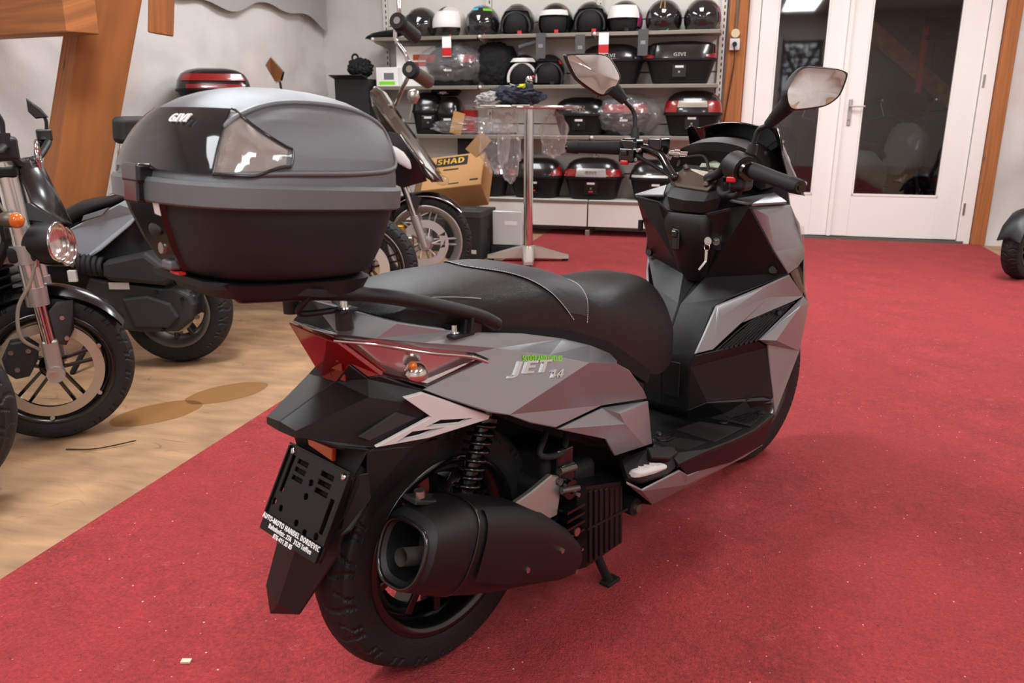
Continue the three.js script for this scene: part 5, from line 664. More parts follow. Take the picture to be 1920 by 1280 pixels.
  part(T, 'release_lever', [box(0.022, 0.016, 0.03, rx(0.02) - 0.008, 0.018, 0.008, 0.005)], M.caseLid); part(T, 'red_tab', box(0.012, 0.004, 0.03, rx(0.012) - 0.008, 0.006, 0.02), M.red);
  part(T, 'lid_latch', [box(0.03, 0.03, 0.06, -0.215, 0.16, 0, 0.006), box(0.014, 0.05, 0.05, -0.222, 0.14, 0, 0.004)], M.blackGloss);
  part(T, 'type_sticker', boxBetween([rx(0.1) - 0.0085, 0.1, 0.045], [rx(0.12) - 0.0085, 0.12, 0.047], 0.02, 0.001, [-1, 0, 0]), M.white);
  // mounting plate
  const pl = [[-0.034, 0.1, 0.085, 0.03, 0.6], [-0.03, 0.15, 0.12, 0.02, 0.55], [-0.006, 0.158, 0.13, 0.018, 0.5], [-0.002, 0.15, 0.12, 0.018, 0.5], [0.004, 0.14, 0.11, 0.018, 0.5]];
  part(T, 'mounting_plate', loft(pl.map((r) => ring(pl, r[0])), { crease: 0.5 }), M.black);
}
const sect = (rows) => loft(rows.map(([u, lo, hi, hw]) => { const q = []; for (let i = 0; i < 18; i++) { const t = i / 18 * 6.2832; q.push([u, lerp(lo, hi, 0.5 + 0.5 * sgp(Math.sin(t), 0.8)), hw * sgp(Math.cos(t), 0.7)]); } return q; }), { crease: 0.8 });
// ================================================================= naked motorcycle at the left (front end in view)
{
  const N = thing('naked_motorcycle', 'black naked motorcycle with twin round headlights and chrome fork at the left edge', 'motorcycle');
  place(N, -1.60, -2.65, 1.117);
  const w = wheel(N, 'front_wheel', { R: 0.262, w: 0.1, rim: 0.19, spokes: 5, style: 'pair', rimM: M.blackGloss, hub: 0.032, phase: 0.2, disc: { r: 0.165, ri: 0.132, z: 0.058, bolts: 6, rb: 0.17, holes: 40, mat: M.disc } }); w.position.set(0, 0.262, 0);
  for (const s of [1, -1]) {
    const z = 0.1 * s, f = part(N, 'fork_tube', [cylBetween([0.0, 0.5, z], [-0.03, 0.96, z], 0.031, 0.031, 20)], M.forkSilver);
    part(f, 'fork_collar', cylBetween([-0.012, 0.64, z], [-0.016, 0.7, z], 0.04), M.alu); part(f, 'dust_seal', cylBetween([-0.001, 0.5, z], [-0.003, 0.56, z], 0.035), M.alu);
    part(N, 'fork_stanchion', cylBetween([0.012, 0.37, z], [0.0, 0.52, z], 0.02), M.chrome);
    part(N, 'fork_foot', [boxBetween([0.018, 0.245, z], [0.013, 0.38, z], 0.036, 0.05, [1, 0, 0], 0.01), cylBetween([0.018, 0.262, z - 0.02], [0.018, 0.262, z + 0.024 * s], 0.028)], M.alu);
  }
  part(N, 'front_axle', cylBetween([0.012, 0.262, -0.125], [0.012, 0.262, 0.125], 0.012), M.steel);
  const fd = []; for (let k = 0; k <= 14; k++) { const t = lerp(0.55, 2.35, k / 14), r = []; for (let i = 0; i <= 8; i++) { const q = lerp(-1, 1, i / 8); r.push([0.283 * Math.cos(t) * (1 + 0.02 * (1 - q * q)), 0.262 + 0.283 * Math.sin(t) * (1 + 0.03 * (1 - q * q)) - 0.02 * q * q, q * 0.062]); } fd.push(r); }
  part(N, 'front_fender', [loft(fd, { closed: false, caps: false, crease: 1 }), loft(fd.map((r) => r.map((p) => [p[0] * 0.985, p[1] - 0.004, p[2]])).reverse(), { closed: false, caps: false, crease: 1 }), shell([[0.05, 0.5, 0.066], [0.1, 0.5, 0.066], [0.09, 0.4, 0.075], [0.06, 0.35, 0.085], [0.025, 0.36, 0.085], [0.02, 0.47, 0.075]], [[0, 1, 2, 3, 4, 5]], { t: 0.005 })], M.blackGloss);
  part(N, 'fender_screw', [bolt([0.06, 0.445, 0.078], 0.008, 0.008)], M.steel); part(N, 'fender_screw', [bolt([0.065, 0.375, 0.085], 0.008, 0.008)], M.steel);
  const cal = part(N, 'brake_caliper', extr([[-0.13, 0.33], [-0.1, 0.385], [-0.05, 0.39], [-0.02, 0.36], [-0.03, 0.31], [-0.06, 0.26], [-0.1, 0.255], [-0.125, 0.28]], 0.05, 0.01).translate(0, 0, 0.08), std({ color: 0x2c2c2e, roughness: 0.5, metalness: 0.4 }));
  for (const p of [[-0.1, 0.35], [-0.09, 0.29], [-0.05, 0.35]]) part(cal, 'caliper_bolt', bolt([p[0], p[1], 0.104], 0.009, 0.008), M.steel);
  part(N, 'brake_hose', [tube([[-0.02, 0.35, 0.1], [-0.06, 0.4, 0.13], [-0.055, 0.5, 0.13], [-0.01, 0.58, 0.13], [0.015, 0.65, 0.12]], 0.006, 50, 8), tube([[0.02, 0.7, 0.115], [-0.06, 0.85, 0.13], [-0.04, 0.95, 0.12]], 0.004, 40, 8)], std({ color: 0x8d8374, roughness: 0.5 }));
  part(N, 'hose_fitting', [cylBetween([0.013, 0.63, 0.12], [0.018, 0.67, 0.12], 0.01)], M.steel);
  part(N, 'triple_clamp', [box(0.08, 0.05, 0.27, -0.02, 0.67, 0, 0.012), box(0.07, 0.035, 0.27, -0.03, 0.93, 0, 0.01), cylBetween([-0.05, 0.66, 0], [-0.07, 0.95, 0], 0.03)], M.blackMat);
  const head = (z, x, y, r) => {
    const h = part(N, 'headlight', latheZ([[0.001, 0], [r * 0.6, 0.005], [r * 0.85, 0.04], [r, 0.085], [r, 0.13], [r * 0.92, 0.134], [r * 0.9, 0.12]], 32).rotateY(Math.PI / 2).rotateY(-0.42).translate(x, y, z), M.black, 'round black headlight');
    part(h, 'chrome_reflector', latheZ([[0.001, 0.1], [r * 0.7, 0.11], [r * 0.88, 0.131]], 32).rotateY(Math.PI / 2).rotateY(-0.42).translate(x, y, z), std({ color: 0xded6d0, metalness: 0.9, roughness: 0.18 })); part(h, 'headlight_glass', latheZ([[0.001, 0.142], [r * 0.6, 0.14], [r * 0.92, 0.132]], 32).rotateY(Math.PI / 2).rotateY(-0.42).translate(x, y, z), M.clear); part(h, 'headlight_ring', new THREE.TorusGeometry(r * 0.93, 0.005, 8, 40).rotateY(Math.PI / 2).translate(0.132, 0, 0).rotateY(-0.42).translate(x, y, z), M.chrome);
  };
  head(0.06, -0.035, 0.703, 0.066); head(-0.045, -0.02, 0.672, 0.066);
  part(N, 'headlight_bracket', [box(0.06, 0.1, 0.2, -0.01, 0.74, 0, 0.01), box(0.08, 0.05, 0.04, -0.02, 0.74, 0.09, 0.01)], M.black);
  const fs = [[0.0, 0.965, 0.075], [0.04, 0.968, 0.0], [0.06, 0.955, -0.075], [0.1, 0.75, -0.08], [0.13, 0.745, 0.0], [0.1, 0.765, 0.09], [0.03, 0.83, 0.085]];
  part(N, 'fly_screen', shell(fs, [[0, 1, 4, 5, 6], [1, 2, 3, 4]], { out: [1, 0.3, 0.2], t: 0.006, crease: 1, b: 0.003 }), M.blackGloss, 'glossy black fly screen');
  part(N, 'screen_cowl', shell([[0.02, 0.83, 0.09], [0.1, 0.765, 0.092], [0.06, 0.765, 0.1], [-0.04, 0.79, 0.11], [-0.04, 0.82, 0.105]], [[0, 1, 2, 3, 4]], { out: [0, 0.4, 1], t: 0.006 }), M.black);
  part(N, 'instrument_pod', [cylBetween([-0.05, 0.975, 0.02], [0.0, 0.99, 0.02], 0.06, 0.05, 24)], M.blackMat); part(N, 'pod_ring', new THREE.TorusGeometry(0.05, 0.008, 8, 30).rotateY(1.57).translate(0.055, 0.965, -0.06), M.chrome);
  part(N, 'handlebar', tube([[-0.01, 1.0, 0.38], [0.0, 1.01, 0.28], [0.01, 0.96, 0.12], [0.02, 0.955, 0], [0.05, 0.96, -0.12], [0.08, 1.01, -0.28], [0.06, 1.0, -0.38]], 0.012, 60, 10), M.black);
  part(N, 'master_cylinder', [box(0.05, 0.04, 0.06, 0.07, 1.03, -0.29, 0.006), cylBetween([0.05, 0.99, -0.24], [0.06, 1.0, -0.33], 0.02)], M.blackGloss); part(N, 'switch_pod', [box(0.06, 0.07, 0.06, 0.0, 1.005, 0.26, 0.012), cylBetween([0.0, 1.01, 0.28], [0.0, 1.05, 0.28], 0.018)], M.black);
  part(N, 'mirror_stem', [tube([[0.075, 1.03, -0.3], [0.08, 1.08, -0.3], [0.07, 1.105, -0.3]], 0.006, 16, 8), tube([[0.0, 1.05, 0.28], [0.0, 1.09, 0.28], [-0.05, 1.16, 0.3]], 0.007, 16, 8)], M.black);
  part(N, 'mirror_head', shell([[0.03, 1.155, -0.3], [0.07, 1.12, -0.3], [0.09, 1.09, -0.3], [0.05, 1.085, -0.3], [0.03, 1.11, -0.3]], [[0, 1, 2, 3, 4]], { out: [0, 0, 1], t: 0.03, b: 0.006 }).translate(0, 0.0, 0.015), M.black);
  const sig = part(N, 'indicator', [new THREE.SphereGeometry(0.03, 20, 14).scale(1.25, 0.85, 0.85).translate(-0.03, 0.79, 0.17), cylBetween([0.0, 0.775, 0.08], [-0.02, 0.785, 0.16], 0.01)], M.bronze); part(sig, 'indicator_lens', new THREE.SphereGeometry(0.026, 20, 14).scale(0.9, 0.95, 0.95).translate(-0.014, 0.787, 0.18), M.amber, 'amber indicator lens');
  part(N, 'frame', [tube([[-0.06, 0.9, 0.05], [-0.3, 0.8, 0.14], [-0.7, 0.65, 0.14]], 0.02, 24, 8), tube([[-0.06, 0.7, 0.03], [-0.25, 0.4, 0.1], [-0.6, 0.3, 0.12]], 0.02, 24, 8)], M.black);
  part(N, 'tank', loft([[-0.07, 0.68, 0.78, 0.05], [-0.09, 0.62, 0.86, 0.12], [-0.2, 0.6, 0.96, 0.16], [-0.4, 0.62, 0.96, 0.16], [-0.55, 0.66, 0.84, 0.1]].map(([u, a, b, hw]) => { const r = []; for (let i = 0; i < 20; i++) { const t = i / 20 * 6.2832; r.push([u, lerp(a, b, 0.5 + 0.5 * Math.sin(t)), hw * sgp(Math.cos(t), 0.7)]); } return r; }).reverse(), { crease: 0.9 }), std({ color: 0xd9d9d6, roughness: 0.3 }), 'white fuel tank');
  part(N, 'engine', [box(0.38, 0.25, 0.26, -0.33, 0.4, 0, 0.03), box(0.2, 0.18, 0.2, -0.24, 0.54, 0, 0.02)], M.blackMat); for (let i = 0; i < 6; i++) part(N, 'engine_fin', box(0.22, 0.008, 0.26, -0.2, 0.46 + i * 0.03, 0, 0.002), M.black);
  part(N, 'seat', loft([[-0.5, 0.8, 0.1], [-0.65, 0.78, 0.13], [-0.95, 0.84, 0.12], [-1.15, 0.88, 0.07]].map(([u, v, hw]) => [[u, v, hw * 0.6], [u, v, -hw * 0.6], [u, v - 0.06, -hw], [u, v - 0.06, hw]]).reverse()), M.seat);
  const rw = wheel(N, 'rear_wheel', { R: 0.262, w: 0.13, rim: 0.19, spokes: 5, style: 'pair', rimM: M.blackGloss }); rw.position.set(-1.3, 0.262, 0); part(N, 'swing_arm', [boxBetween([-0.55, 0.35, 0.12], [-1.3, 0.262, 0.12], 0.03, 0.06), boxBetween([-0.55, 0.35, -0.12], [-1.3, 0.262, -0.12], 0.03, 0.06)], M.black);
  part(N, 'rear_section', boxBetween([-0.6, 0.66, 0], [-1.1, 0.8, 0], 0.16, 0.08), M.blackMat);
  for (const o of N.children) if (['frame', 'tank', 'engine', 'engine_fin', 'seat', 'swing_arm', 'rear_section', 'rear_wheel'].includes(o.name)) { o.rotation.y = -0.44; o.position.applyAxisAngle(new THREE.Vector3(0, 1, 0), -0.44); }
}
// ================================================================= grey scooter behind it (left rear in view)
{
  const G = thing('grey_scooter', 'light grey scooter with black seat and chrome backrest standing before the leaning strut', 'scooter');
  place(G, -1.524, -3.548, -1.536);
  const w = wheel(G, 'rear_wheel', { R: 0.25, w: 0.13, rim: 0.165, spokes: 3, style: 'y', rimM: std({ color: 0x6a645e, metalness: 0.5, roughness: 0.5 }), spokeM: M.blackGloss, disc: { r: 0.1, z: -0.055, mat: M.steel } }); w.position.set(0, 0.25, 0);
  part(G, 'transmission_case', [extr([[0.3, 0.42], [0.2, 0.4], [-0.02, 0.375], [-0.06, 0.38], [-0.13, 0.345], [-0.145, 0.3], [-0.13, 0.235], [-0.06, 0.18], [0.1, 0.175], [0.3, 0.2], [0.36, 0.3]], 0.07, 0.012).translate(0, 0, -0.125), extr([[0.16, 0.33], [0.05, 0.345], [-0.05, 0.31], [-0.08, 0.25], [-0.03, 0.2], [0.12, 0.2]], 0.03, 0.01).translate(0, 0, -0.16)], std({ color: 0x2b2b2d, roughness: 0.55, bumpMap: rep(grainT, 20, 20), bumpScale: 0.0004 }));
  part(G, 'type_label', box(0.09, 0.03, 0.002, 0.17, 0.385, -0.162), M.white, 'white paper label');
  for (const p of [[0.01, 0.36], [0.0, 0.19], [-0.1, 0.33]]) part(G, 'case_screw', bolt([p[0], p[1], -0.162], 0.009, 0.006, [0, 0, -1]), M.blackGloss);
  part(G, 'air_filter_box', extr([[0.22, 0.485], [0.2, 0.5], [0.03, 0.535], [-0.1, 0.43], [-0.04, 0.39], [0.2, 0.41], [0.225, 0.43]], 0.1, 0.02).translate(0, 0, -0.14), std({ color: 0x262628, roughness: 0.5, bumpMap: rep(grainT, 20, 20), bumpScale: 0.0004 }));
  for (let i = 0; i < 5; i++) part(G, 'intake_bellow', new THREE.TorusGeometry(0.042 - 0.003 * Math.abs(i - 2), 0.011, 8, 24).rotateY(1.57).translate(0.24 + i * 0.022, 0.465 + i * 0.004, -0.14), M.rubber);
  part(G, 'brake_caliper', [box(0.07, 0.09, 0.05, -0.11, 0.29, -0.08, 0.015), tube([[-0.04, 0.41, -0.12], [-0.13, 0.42, -0.12], [-0.165, 0.35, -0.11], [-0.16, 0.26, -0.1]], 0.007, 30, 8)], M.blackMat); for (const p of [[-0.13, 0.33], [-0.12, 0.36], [-0.15, 0.43], [-0.14, 0.24]]) part(G, 'caliper_bolt', bolt([p[0], p[1], -0.12], 0.011, 0.012, [0, 0, -1]), M.steel);
  both(G, 'side_panel', shell([[0.1, 0.755, -0.13], [0.13, 0.735, -0.15], [0.22, 0.69, -0.16], [0.36, 0.625, -0.165], [0.56, 0.56, -0.16], [0.56, 0.47, -0.16], [0.35, 0.47, -0.165], [0.3, 0.5, -0.165], [0.23, 0.545, -0.165], [0.1, 0.65, -0.14], [0.05, 0.7, -0.12]].map((p) => [p[0], p[1], -p[2]]), [[0, 1, 2, 3, 4, 5, 6, 7, 8, 9, 10]], { t: 0.008, b: 0.004 }), M.bodyGrey, 'light grey body panel');
  part(G, 'seat', loft([[0.02, 0.74, 0.79, 0.07], [0.1, 0.735, 0.8, 0.12], [0.16, 0.72, 0.775, 0.14], [0.24, 0.7, 0.752, 0.15], [0.32, 0.66, 0.745, 0.15], [0.38, 0.625, 0.72, 0.14], [0.5, 0.58, 0.66, 0.12], [0.6, 0.54, 0.6, 0.08]].map(([u, a, b, hw]) => { const r = []; for (let i = 0; i < 20; i++) { const t = i / 20 * 6.2832; r.push([u, lerp(a, b, 0.5 + 0.5 * sgp(Math.sin(t), 0.7)), hw * sgp(Math.cos(t), 0.6)]); } return r; }), { crease: 0.9 }), M.seat);
  both(G, 'pillion_peg_pad', shell([[0.17, 0.722, 0.16], [0.28, 0.688, 0.166], [0.29, 0.665, 0.168], [0.2, 0.69, 0.166]], [[0, 1, 2, 3]], { t: 0.01 }), M.silverP);
  part(G, 'backrest_bracket', shell([[0.0, 0.8, -0.12], [0.05, 0.87, -0.12], [0.03, 0.9, -0.12], [0.015, 0.87, -0.12], [-0.02, 0.83, -0.12], [-0.1, 0.82, -0.12], [-0.02, 0.785, -0.12], [0.1, 0.77, -0.12]].map((p) => [p[0] + 0.09, p[1], p[2]]), [[0, 1, 2, 3, 4, 5, 6, 7]], { out: [0, 0, -1], t: 0.01 }), M.bronze);
  part(G, 'backrest_post', [tube([[0.145, 0.86, -0.1], [0.130, 0.95, -0.1], [0.115, 1.05, -0.08]], 0.008, 24, 8), tube([[0.145, 0.86, 0.1], [0.130, 0.95, 0.1], [0.115, 1.05, 0.08]], 0.008, 24, 8)], M.chrome);
  part(G, 'backrest_pad', boxBetween([0.11, 0.98, -0.0], [0.1, 1.09, 0.0], 0.26, 0.06, [1, 0, 0], 0.025), M.seat);
  part(G, 'tail_box', boxBetween([0.12, 0.7, 0], [-0.22, 0.78, 0], 0.22, 0.1, [0, 1, 0], 0.03), M.black);
  part(G, 'engine', [box(0.35, 0.2, 0.2, 0.3, 0.38, 0, 0.03), box(0.5, 0.3, 0.24, 0.35, 0.52, 0, 0.04)], M.blackMat);
  part(G, 'side_stand', tube([[0.32, 0.2, -0.12], [0.36, 0.1, -0.17], [0.4, 0.008, -0.22]], 0.012, 16, 8), M.blackMat);
  part(G, 'white_clip', box(0.035, 0.05, 0.02, 0.36, 0.43, -0.175, 0.003), M.white);
  part(G, 'spring_clip', boxBetween([0.36, 0.47, -0.17], [0.32, 0.53, -0.17], 0.01, 0.015, [1, 0, 0]), M.steel);
  part(G, 'floorboard', boxBetween([0.55, 0.36, 0], [1.0, 0.36, 0], 0.42, 0.1, [0, 1, 0], 0.02), M.black);
  part(G, 'leg_shield', boxBetween([1.0, 0.4, 0], [1.1, 0.95, 0], 0.44, 0.12, [1, 0, 0], 0.04), M.bodyGrey);
  const fw = wheel(G, 'front_wheel', { R: 0.25, w: 0.11, rim: 0.165, spokes: 3 }); fw.position.set(1.32, 0.25, 0); part(G, 'fork', cylBetween([1.32, 0.25, 0.08], [1.05, 0.95, 0.03], 0.02), M.blackMat);
}
// ================================================================= motorcycle whose wheel shows at the lower left corner
{
  const B = thing('road_motorcycle', 'motorcycle cut off by the left edge, only its grooved tyre showing', 'motorcycle'); place(B, -1.72, -2.08, 1.25);
  const w = wheel(B, 'front_wheel', { R: 0.3, w: 0.13, rim: 0.215, spokes: 5, style: 'pair' }); w.position.set(0, 0.3, 0);
  part(B, 'fork', [cylBetween([0, 0.3, 0.1], [-0.25, 0.9, 0.1], 0.025), cylBetween([0, 0.3, -0.1], [-0.25, 0.9, -0.1], 0.025), box(0.1, 0.06, 0.26, -0.24, 0.86, 0, 0.01)], M.steel);
  part(B, 'frame', [tube([[-0.25, 0.85, 0], [-0.5, 0.8, 0.1], [-0.9, 0.6, 0.1]], 0.03, 20, 8), box(0.5, 0.35, 0.3, -0.6, 0.45, 0, 0.05)], M.blackMat);
  part(B, 'tank', new THREE.SphereGeometry(0.2, 20, 14).scale(1.3, 0.8, 0.8).translate(-0.55, 0.85, 0), M.red);
  const r = wheel(B, 'rear_wheel', { R: 0.3, w: 0.16, rim: 0.215, spokes: 5, style: 'pair' }); r.position.set(-1.4, 0.3, 0); part(B, 'swing_arm', boxBetween([-0.8, 0.38, 0.12], [-1.4, 0.3, 0.12], 0.03, 0.06), M.black);
}
// ================================================================= touring motorcycle in the middle distance
{
  const A = thing('touring_motorcycle', 'dark bronze touring motorcycle with tall screen and silver cast wheel behind the top case', 'motorcycle'); place(A, -0.56, -5.15, 1.5);
  const w = wheel(A, 'front_wheel', { R: 0.3, w: 0.12, rim: 0.232, spokes: 5, style: 'pair', rimM: M.alu, spokeM: M.alu, phase: 0.0, hub: 0.045, disc: { r: 0.15, ri: 0.1, z: 0.07, bolts: 5, mat: M.discSilver, carrier: M.white } }); w.position.set(0, 0.3, 0);
  for (const s of [1, -1]) { part(A, 'fork_leg', [cylBetween([0, 0.28, 0.105 * s], [-0.062, 0.48, 0.105 * s], 0.027), cylBetween([0, 0.3, 0.08 * s], [0, 0.3, 0.125 * s], 0.035)], M.alu); part(A, 'fork_tube', cylBetween([-0.06, 0.47, 0.105 * s], [-0.2, 0.92, 0.105 * s], 0.02), M.chrome); }
  const fd = []; for (let k = 0; k <= 12; k++) { const t = lerp(0.75, 2.2, k / 12), r = []; for (let i = 0; i <= 6; i++) { const q = lerp(-1, 1, i / 6); r.push([0.32 * Math.cos(t), 0.3 + 0.325 * Math.sin(t) - 0.03 * q * q, q * 0.075]); } fd.push(r); }
  const fe = part(A, 'front_fender', [loft(fd, { closed: false, caps: false, crease: 1 }), loft(fd.map((r) => r.map((p) => [p[0] * 0.98, p[1] - 0.005, p[2]])).reverse(), { closed: false, caps: false, crease: 1 }), boxBetween([-0.08, 0.5, 0.085], [-0.04, 0.6, 0.08], 0.01, 0.06, [1, 0, 0])], M.blackGloss); part(fe, 'fender_trim', tube(fd.map((r) => [r[6][0], r[6][1] + 0.004, r[6][2] + 0.002]), 0.005, 30, 6), M.chrome);
  part(A, 'gold_caliper', [box(0.06, 0.12, 0.05, -0.16, 0.35, 0.08, 0.015), box(0.05, 0.05, 0.06, -0.15, 0.4, 0.085, 0.012)], M.gold, 'gold brake caliper');
  part(A, 'mudguard_bracket', [box(0.06, 0.08, 0.06, -0.1, 0.31, 0.07, 0.015)], M.steel);
  const bz = phy({ color: 0x5a5148, metalness: 0.6, roughness: 0.2, clearcoat: 1, clearcoatRoughness: 0.05 });
  // sloping screen and fairing from the handlebar down to the nose
  const pr = [[-0.29, 1.235, 0.1], [-0.25, 1.25, 0.13], [-0.2, 1.17, 0.16], [-0.12, 1.06, 0.19], [-0.06, 0.95, 0.21], [0.0, 0.84, 0.2], [0.06, 0.74, 0.16], [0.12, 0.67, 0.08]];
  part(A, 'fairing', extr([[-0.3, 1.225], [-0.26, 1.25], [-0.22, 1.22], [-0.14, 1.09], [-0.05, 0.965], [0.03, 0.845], [0.11, 0.73], [0.13, 0.69], [0.06, 0.69], [-0.03, 0.75], [-0.11, 0.85], [-0.19, 0.95], [-0.25, 1.04], [-0.29, 1.14]], 0.36, 0.05), bz, 'glossy bronze fairing');
  part(A, 'fairing_crease', tube([[-0.27, 1.16, 0.172], [-0.2, 1.06, 0.182], [-0.1, 0.93, 0.183], [0.0, 0.8, 0.18]], 0.012, 40, 8), bz);
  part(A, 'screen_rim', tube([[-0.29, 1.2, 0.1], [-0.2, 1.12, 0.13], [-0.12, 0.99, 0.165], [-0.02, 0.84, 0.18], [0.06, 0.7, 0.14]], 0.012, 40, 8), M.bronze);
  part(A, 'side_fairing', shell([[-0.3, 1.02, 0.2], [-0.12, 0.98, 0.22], [-0.02, 0.82, 0.21], [0.03, 0.7, 0.18], [-0.12, 0.66, 0.2], [-0.3, 0.75, 0.22], [-0.42, 0.9, 0.22]], [[0, 1, 2, 3, 4, 5, 6]], { t: 0.01, b: 0.006 }), M.blackGloss); part(A, 'engine_cover', [sect([[-1.0, 0.3, 0.6, 0.12], [-0.75, 0.25, 0.75, 0.17], [-0.4, 0.3, 0.85, 0.17], [-0.2, 0.4, 0.85, 0.15]])], M.blackMat);
  part(A, 'white_bag', loft([[0, 0.0], [0.02, 0.03], [0.05, 0.05], [0.09, 0.045], [0.12, 0.02], [0.13, 0.005]].map(([y, r]) => { const q = []; for (let i = 0; i < 14; i++) { const t = i / 14 * 6.2832; q.push([-0.13 + (y - 0.06) * 0.9 + r * Math.cos(t) * 0.8, 0.92 - y * 1.1 + r * 0.3 * Math.sin(2 * t), 0.25 + r * 0.6 * Math.sin(t)]); } return q; }), { crease: 1 }), M.white, 'white cloth bundle in the fairing');
  part(A, 'nose_lamp', [new THREE.SphereGeometry(0.05, 16, 12).scale(0.8, 0.6, 1).translate(0.12, 0.69, 0.02)], M.clear);
  part(A, 'mirror', [loft([[0, 0.01], [0.01, 0.035], [0.05, 0.04], [0.09, 0.015]].map(([y, r]) => { const q = []; for (let i = 0; i < 12; i++) { const t = i / 12 * 6.2832; q.push([-0.055 + r * Math.cos(t), 1.245 - y, -0.2 + 0.5 * r * Math.sin(t)]); } return q; }), { crease: 1 }), cylBetween([-0.06, 1.17, -0.2], [-0.085, 1.06, -0.2], 0.006)], M.steel);
  part(A, 'tall_handlebar', tube([[-0.1, 1.75, 0.28], [-0.1, 1.63, 0.3], [-0.12, 1.56, 0.3], [-0.12, 1.5, 0.3], [-0.07, 1.42, 0.3], [-0.05, 1.34, 0.3], [-0.1, 1.24, 0.2], [-0.15, 1.15, 0.1]], 0.013, 60, 10), M.chrome, 'bent silver tube');
  for (const [a, b, m] of [[[-0.1, 1.59, 0.36], [-0.02, 1.53, 0.16], std({ color: 0x2b3236, roughness: 0.3, metalness: 0.4 })], [[-0.04, 1.335, 0.36], [0.05, 1.28, 0.16], M.bronze]]) { const g = part(A, 'grip_sleeve', cylBetween(a, b, 0.037, 0.042, 20), m); const d = V(b).sub(V(a)).normalize(); part(g, 'grip_end', [cylBetween([a[0] - d.x * 0.02, a[1] - d.y * 0.02, a[2] - d.z * 0.02], [a[0] + d.x * 0.02, a[1] + d.y * 0.02, a[2] + d.z * 0.02], 0.045, 0.047, 20)], M.rubber); part(g, 'grip_socket', cylBetween([a[0] - d.x * 0.022, a[1] - d.y * 0.022, a[2] - d.z * 0.022], [a[0], a[1], a[2]], 0.02), M.steel); }
  part(A, 'tank_and_seat', loft([[-0.35, 0.78, 0.98, 0.14], [-0.5, 0.76, 1.04, 0.17], [-0.7, 0.74, 0.95, 0.14], [-1.0, 0.74, 0.84, 0.15], [-1.4, 0.8, 0.9, 0.12]].map(([u, a, b, hw]) => { const r = []; for (let i = 0; i < 18; i++) { const t = i / 18 * 6.2832; r.push([u, lerp(a, b, 0.5 + 0.5 * Math.sin(t)), hw * sgp(Math.cos(t), 0.7)]); } return r; }).reverse(), { crease: 0.9 }), M.blackGloss);
  const r = wheel(A, 'rear_wheel', { R: 0.3, w: 0.16, rim: 0.225, spokes: 5, style: 'pair', rimM: M.alu }); r.position.set(-1.5, 0.3, 0); part(A, 'swing_arm', boxBetween([-0.7, 0.35, 0.14], [-1.5, 0.3, 0.14], 0.04, 0.07), M.black);
}
// a second wheel in front of it, of a motorcycle hidden by the top case
{
  const B = thing('hidden_motorcycle', 'motorcycle mostly hidden by the top case, its front tyre and drilled disc beside the seat', 'motorcycle'); place(B, -0.80, -4.35, 1.72);
  const w = wheel(B, 'front_wheel', { R: 0.29, w: 0.11, rim: 0.222, spokes: 5, style: 'pair', rimM: M.blackGloss, disc: { r: 0.15, ri: 0.095, z: 0.06, bolts: 5, mat: std({ color: 0xd8d2c8, metalness: 0.6, roughness: 0.4 }) } }); w.position.set(0, 0.29, 0);
  part(w, 'rim_line', new THREE.TorusGeometry(0.228, 0.004, 6, 64).translate(0, 0, 0.052), M.steel);
  part(B, 'fork', [cylBetween([0, 0.29, 0.09], [-0.22, 0.8, 0.09], 0.025), cylBetween([0, 0.29, -0.09], [-0.22, 0.8, -0.09], 0.025)], M.steel);
  part(B, 'fuel_tank', sect([[-0.75, 0.7, 0.8, 0.09], [-0.6, 0.68, 0.9, 0.14], [-0.4, 0.68, 0.95, 0.15], [-0.25, 0.7, 0.9, 0.1]]), M.blackGloss); part(B, 'saddle', sect([[-1.32, 0.76, 0.82, 0.05], [-1.15, 0.73, 0.8, 0.12], [-0.95, 0.7, 0.77, 0.13], [-0.72, 0.7, 0.79, 0.1]]), M.seat); part(B, 'engine', [sect([[-0.85, 0.3, 0.55, 0.1], [-0.7, 0.24, 0.6, 0.15], [-0.45, 0.24, 0.62, 0.15], [-0.32, 0.3, 0.55, 0.1]]), boxBetween([-0.3, 0.78, 0], [-0.9, 0.6, 0], 0.1, 0.08)], M.blackMat); part(B, 'handlebar', tube([[-0.36, 0.94, 0.32], [-0.26, 0.94, 0.15], [-0.23, 0.88, 0], [-0.26, 0.94, -0.15], [-0.36, 0.94, -0.32]], 0.013, 30, 8), M.black); part(B, 'headlight', new THREE.SphereGeometry(0.085, 18, 12).scale(0.8, 1, 1).translate(-0.1, 0.82, 0), M.blackGloss);
  const r = wheel(B, 'rear_wheel', { R: 0.29, w: 0.14, rim: 0.222, spokes: 5, style: 'pair' }); r.position.set(-1.22, 0.29, 0); part(B, 'swing_arm', boxBetween([-0.7, 0.35, 0.12], [-1.22, 0.29, 0.12], 0.03, 0.06), M.black);
}
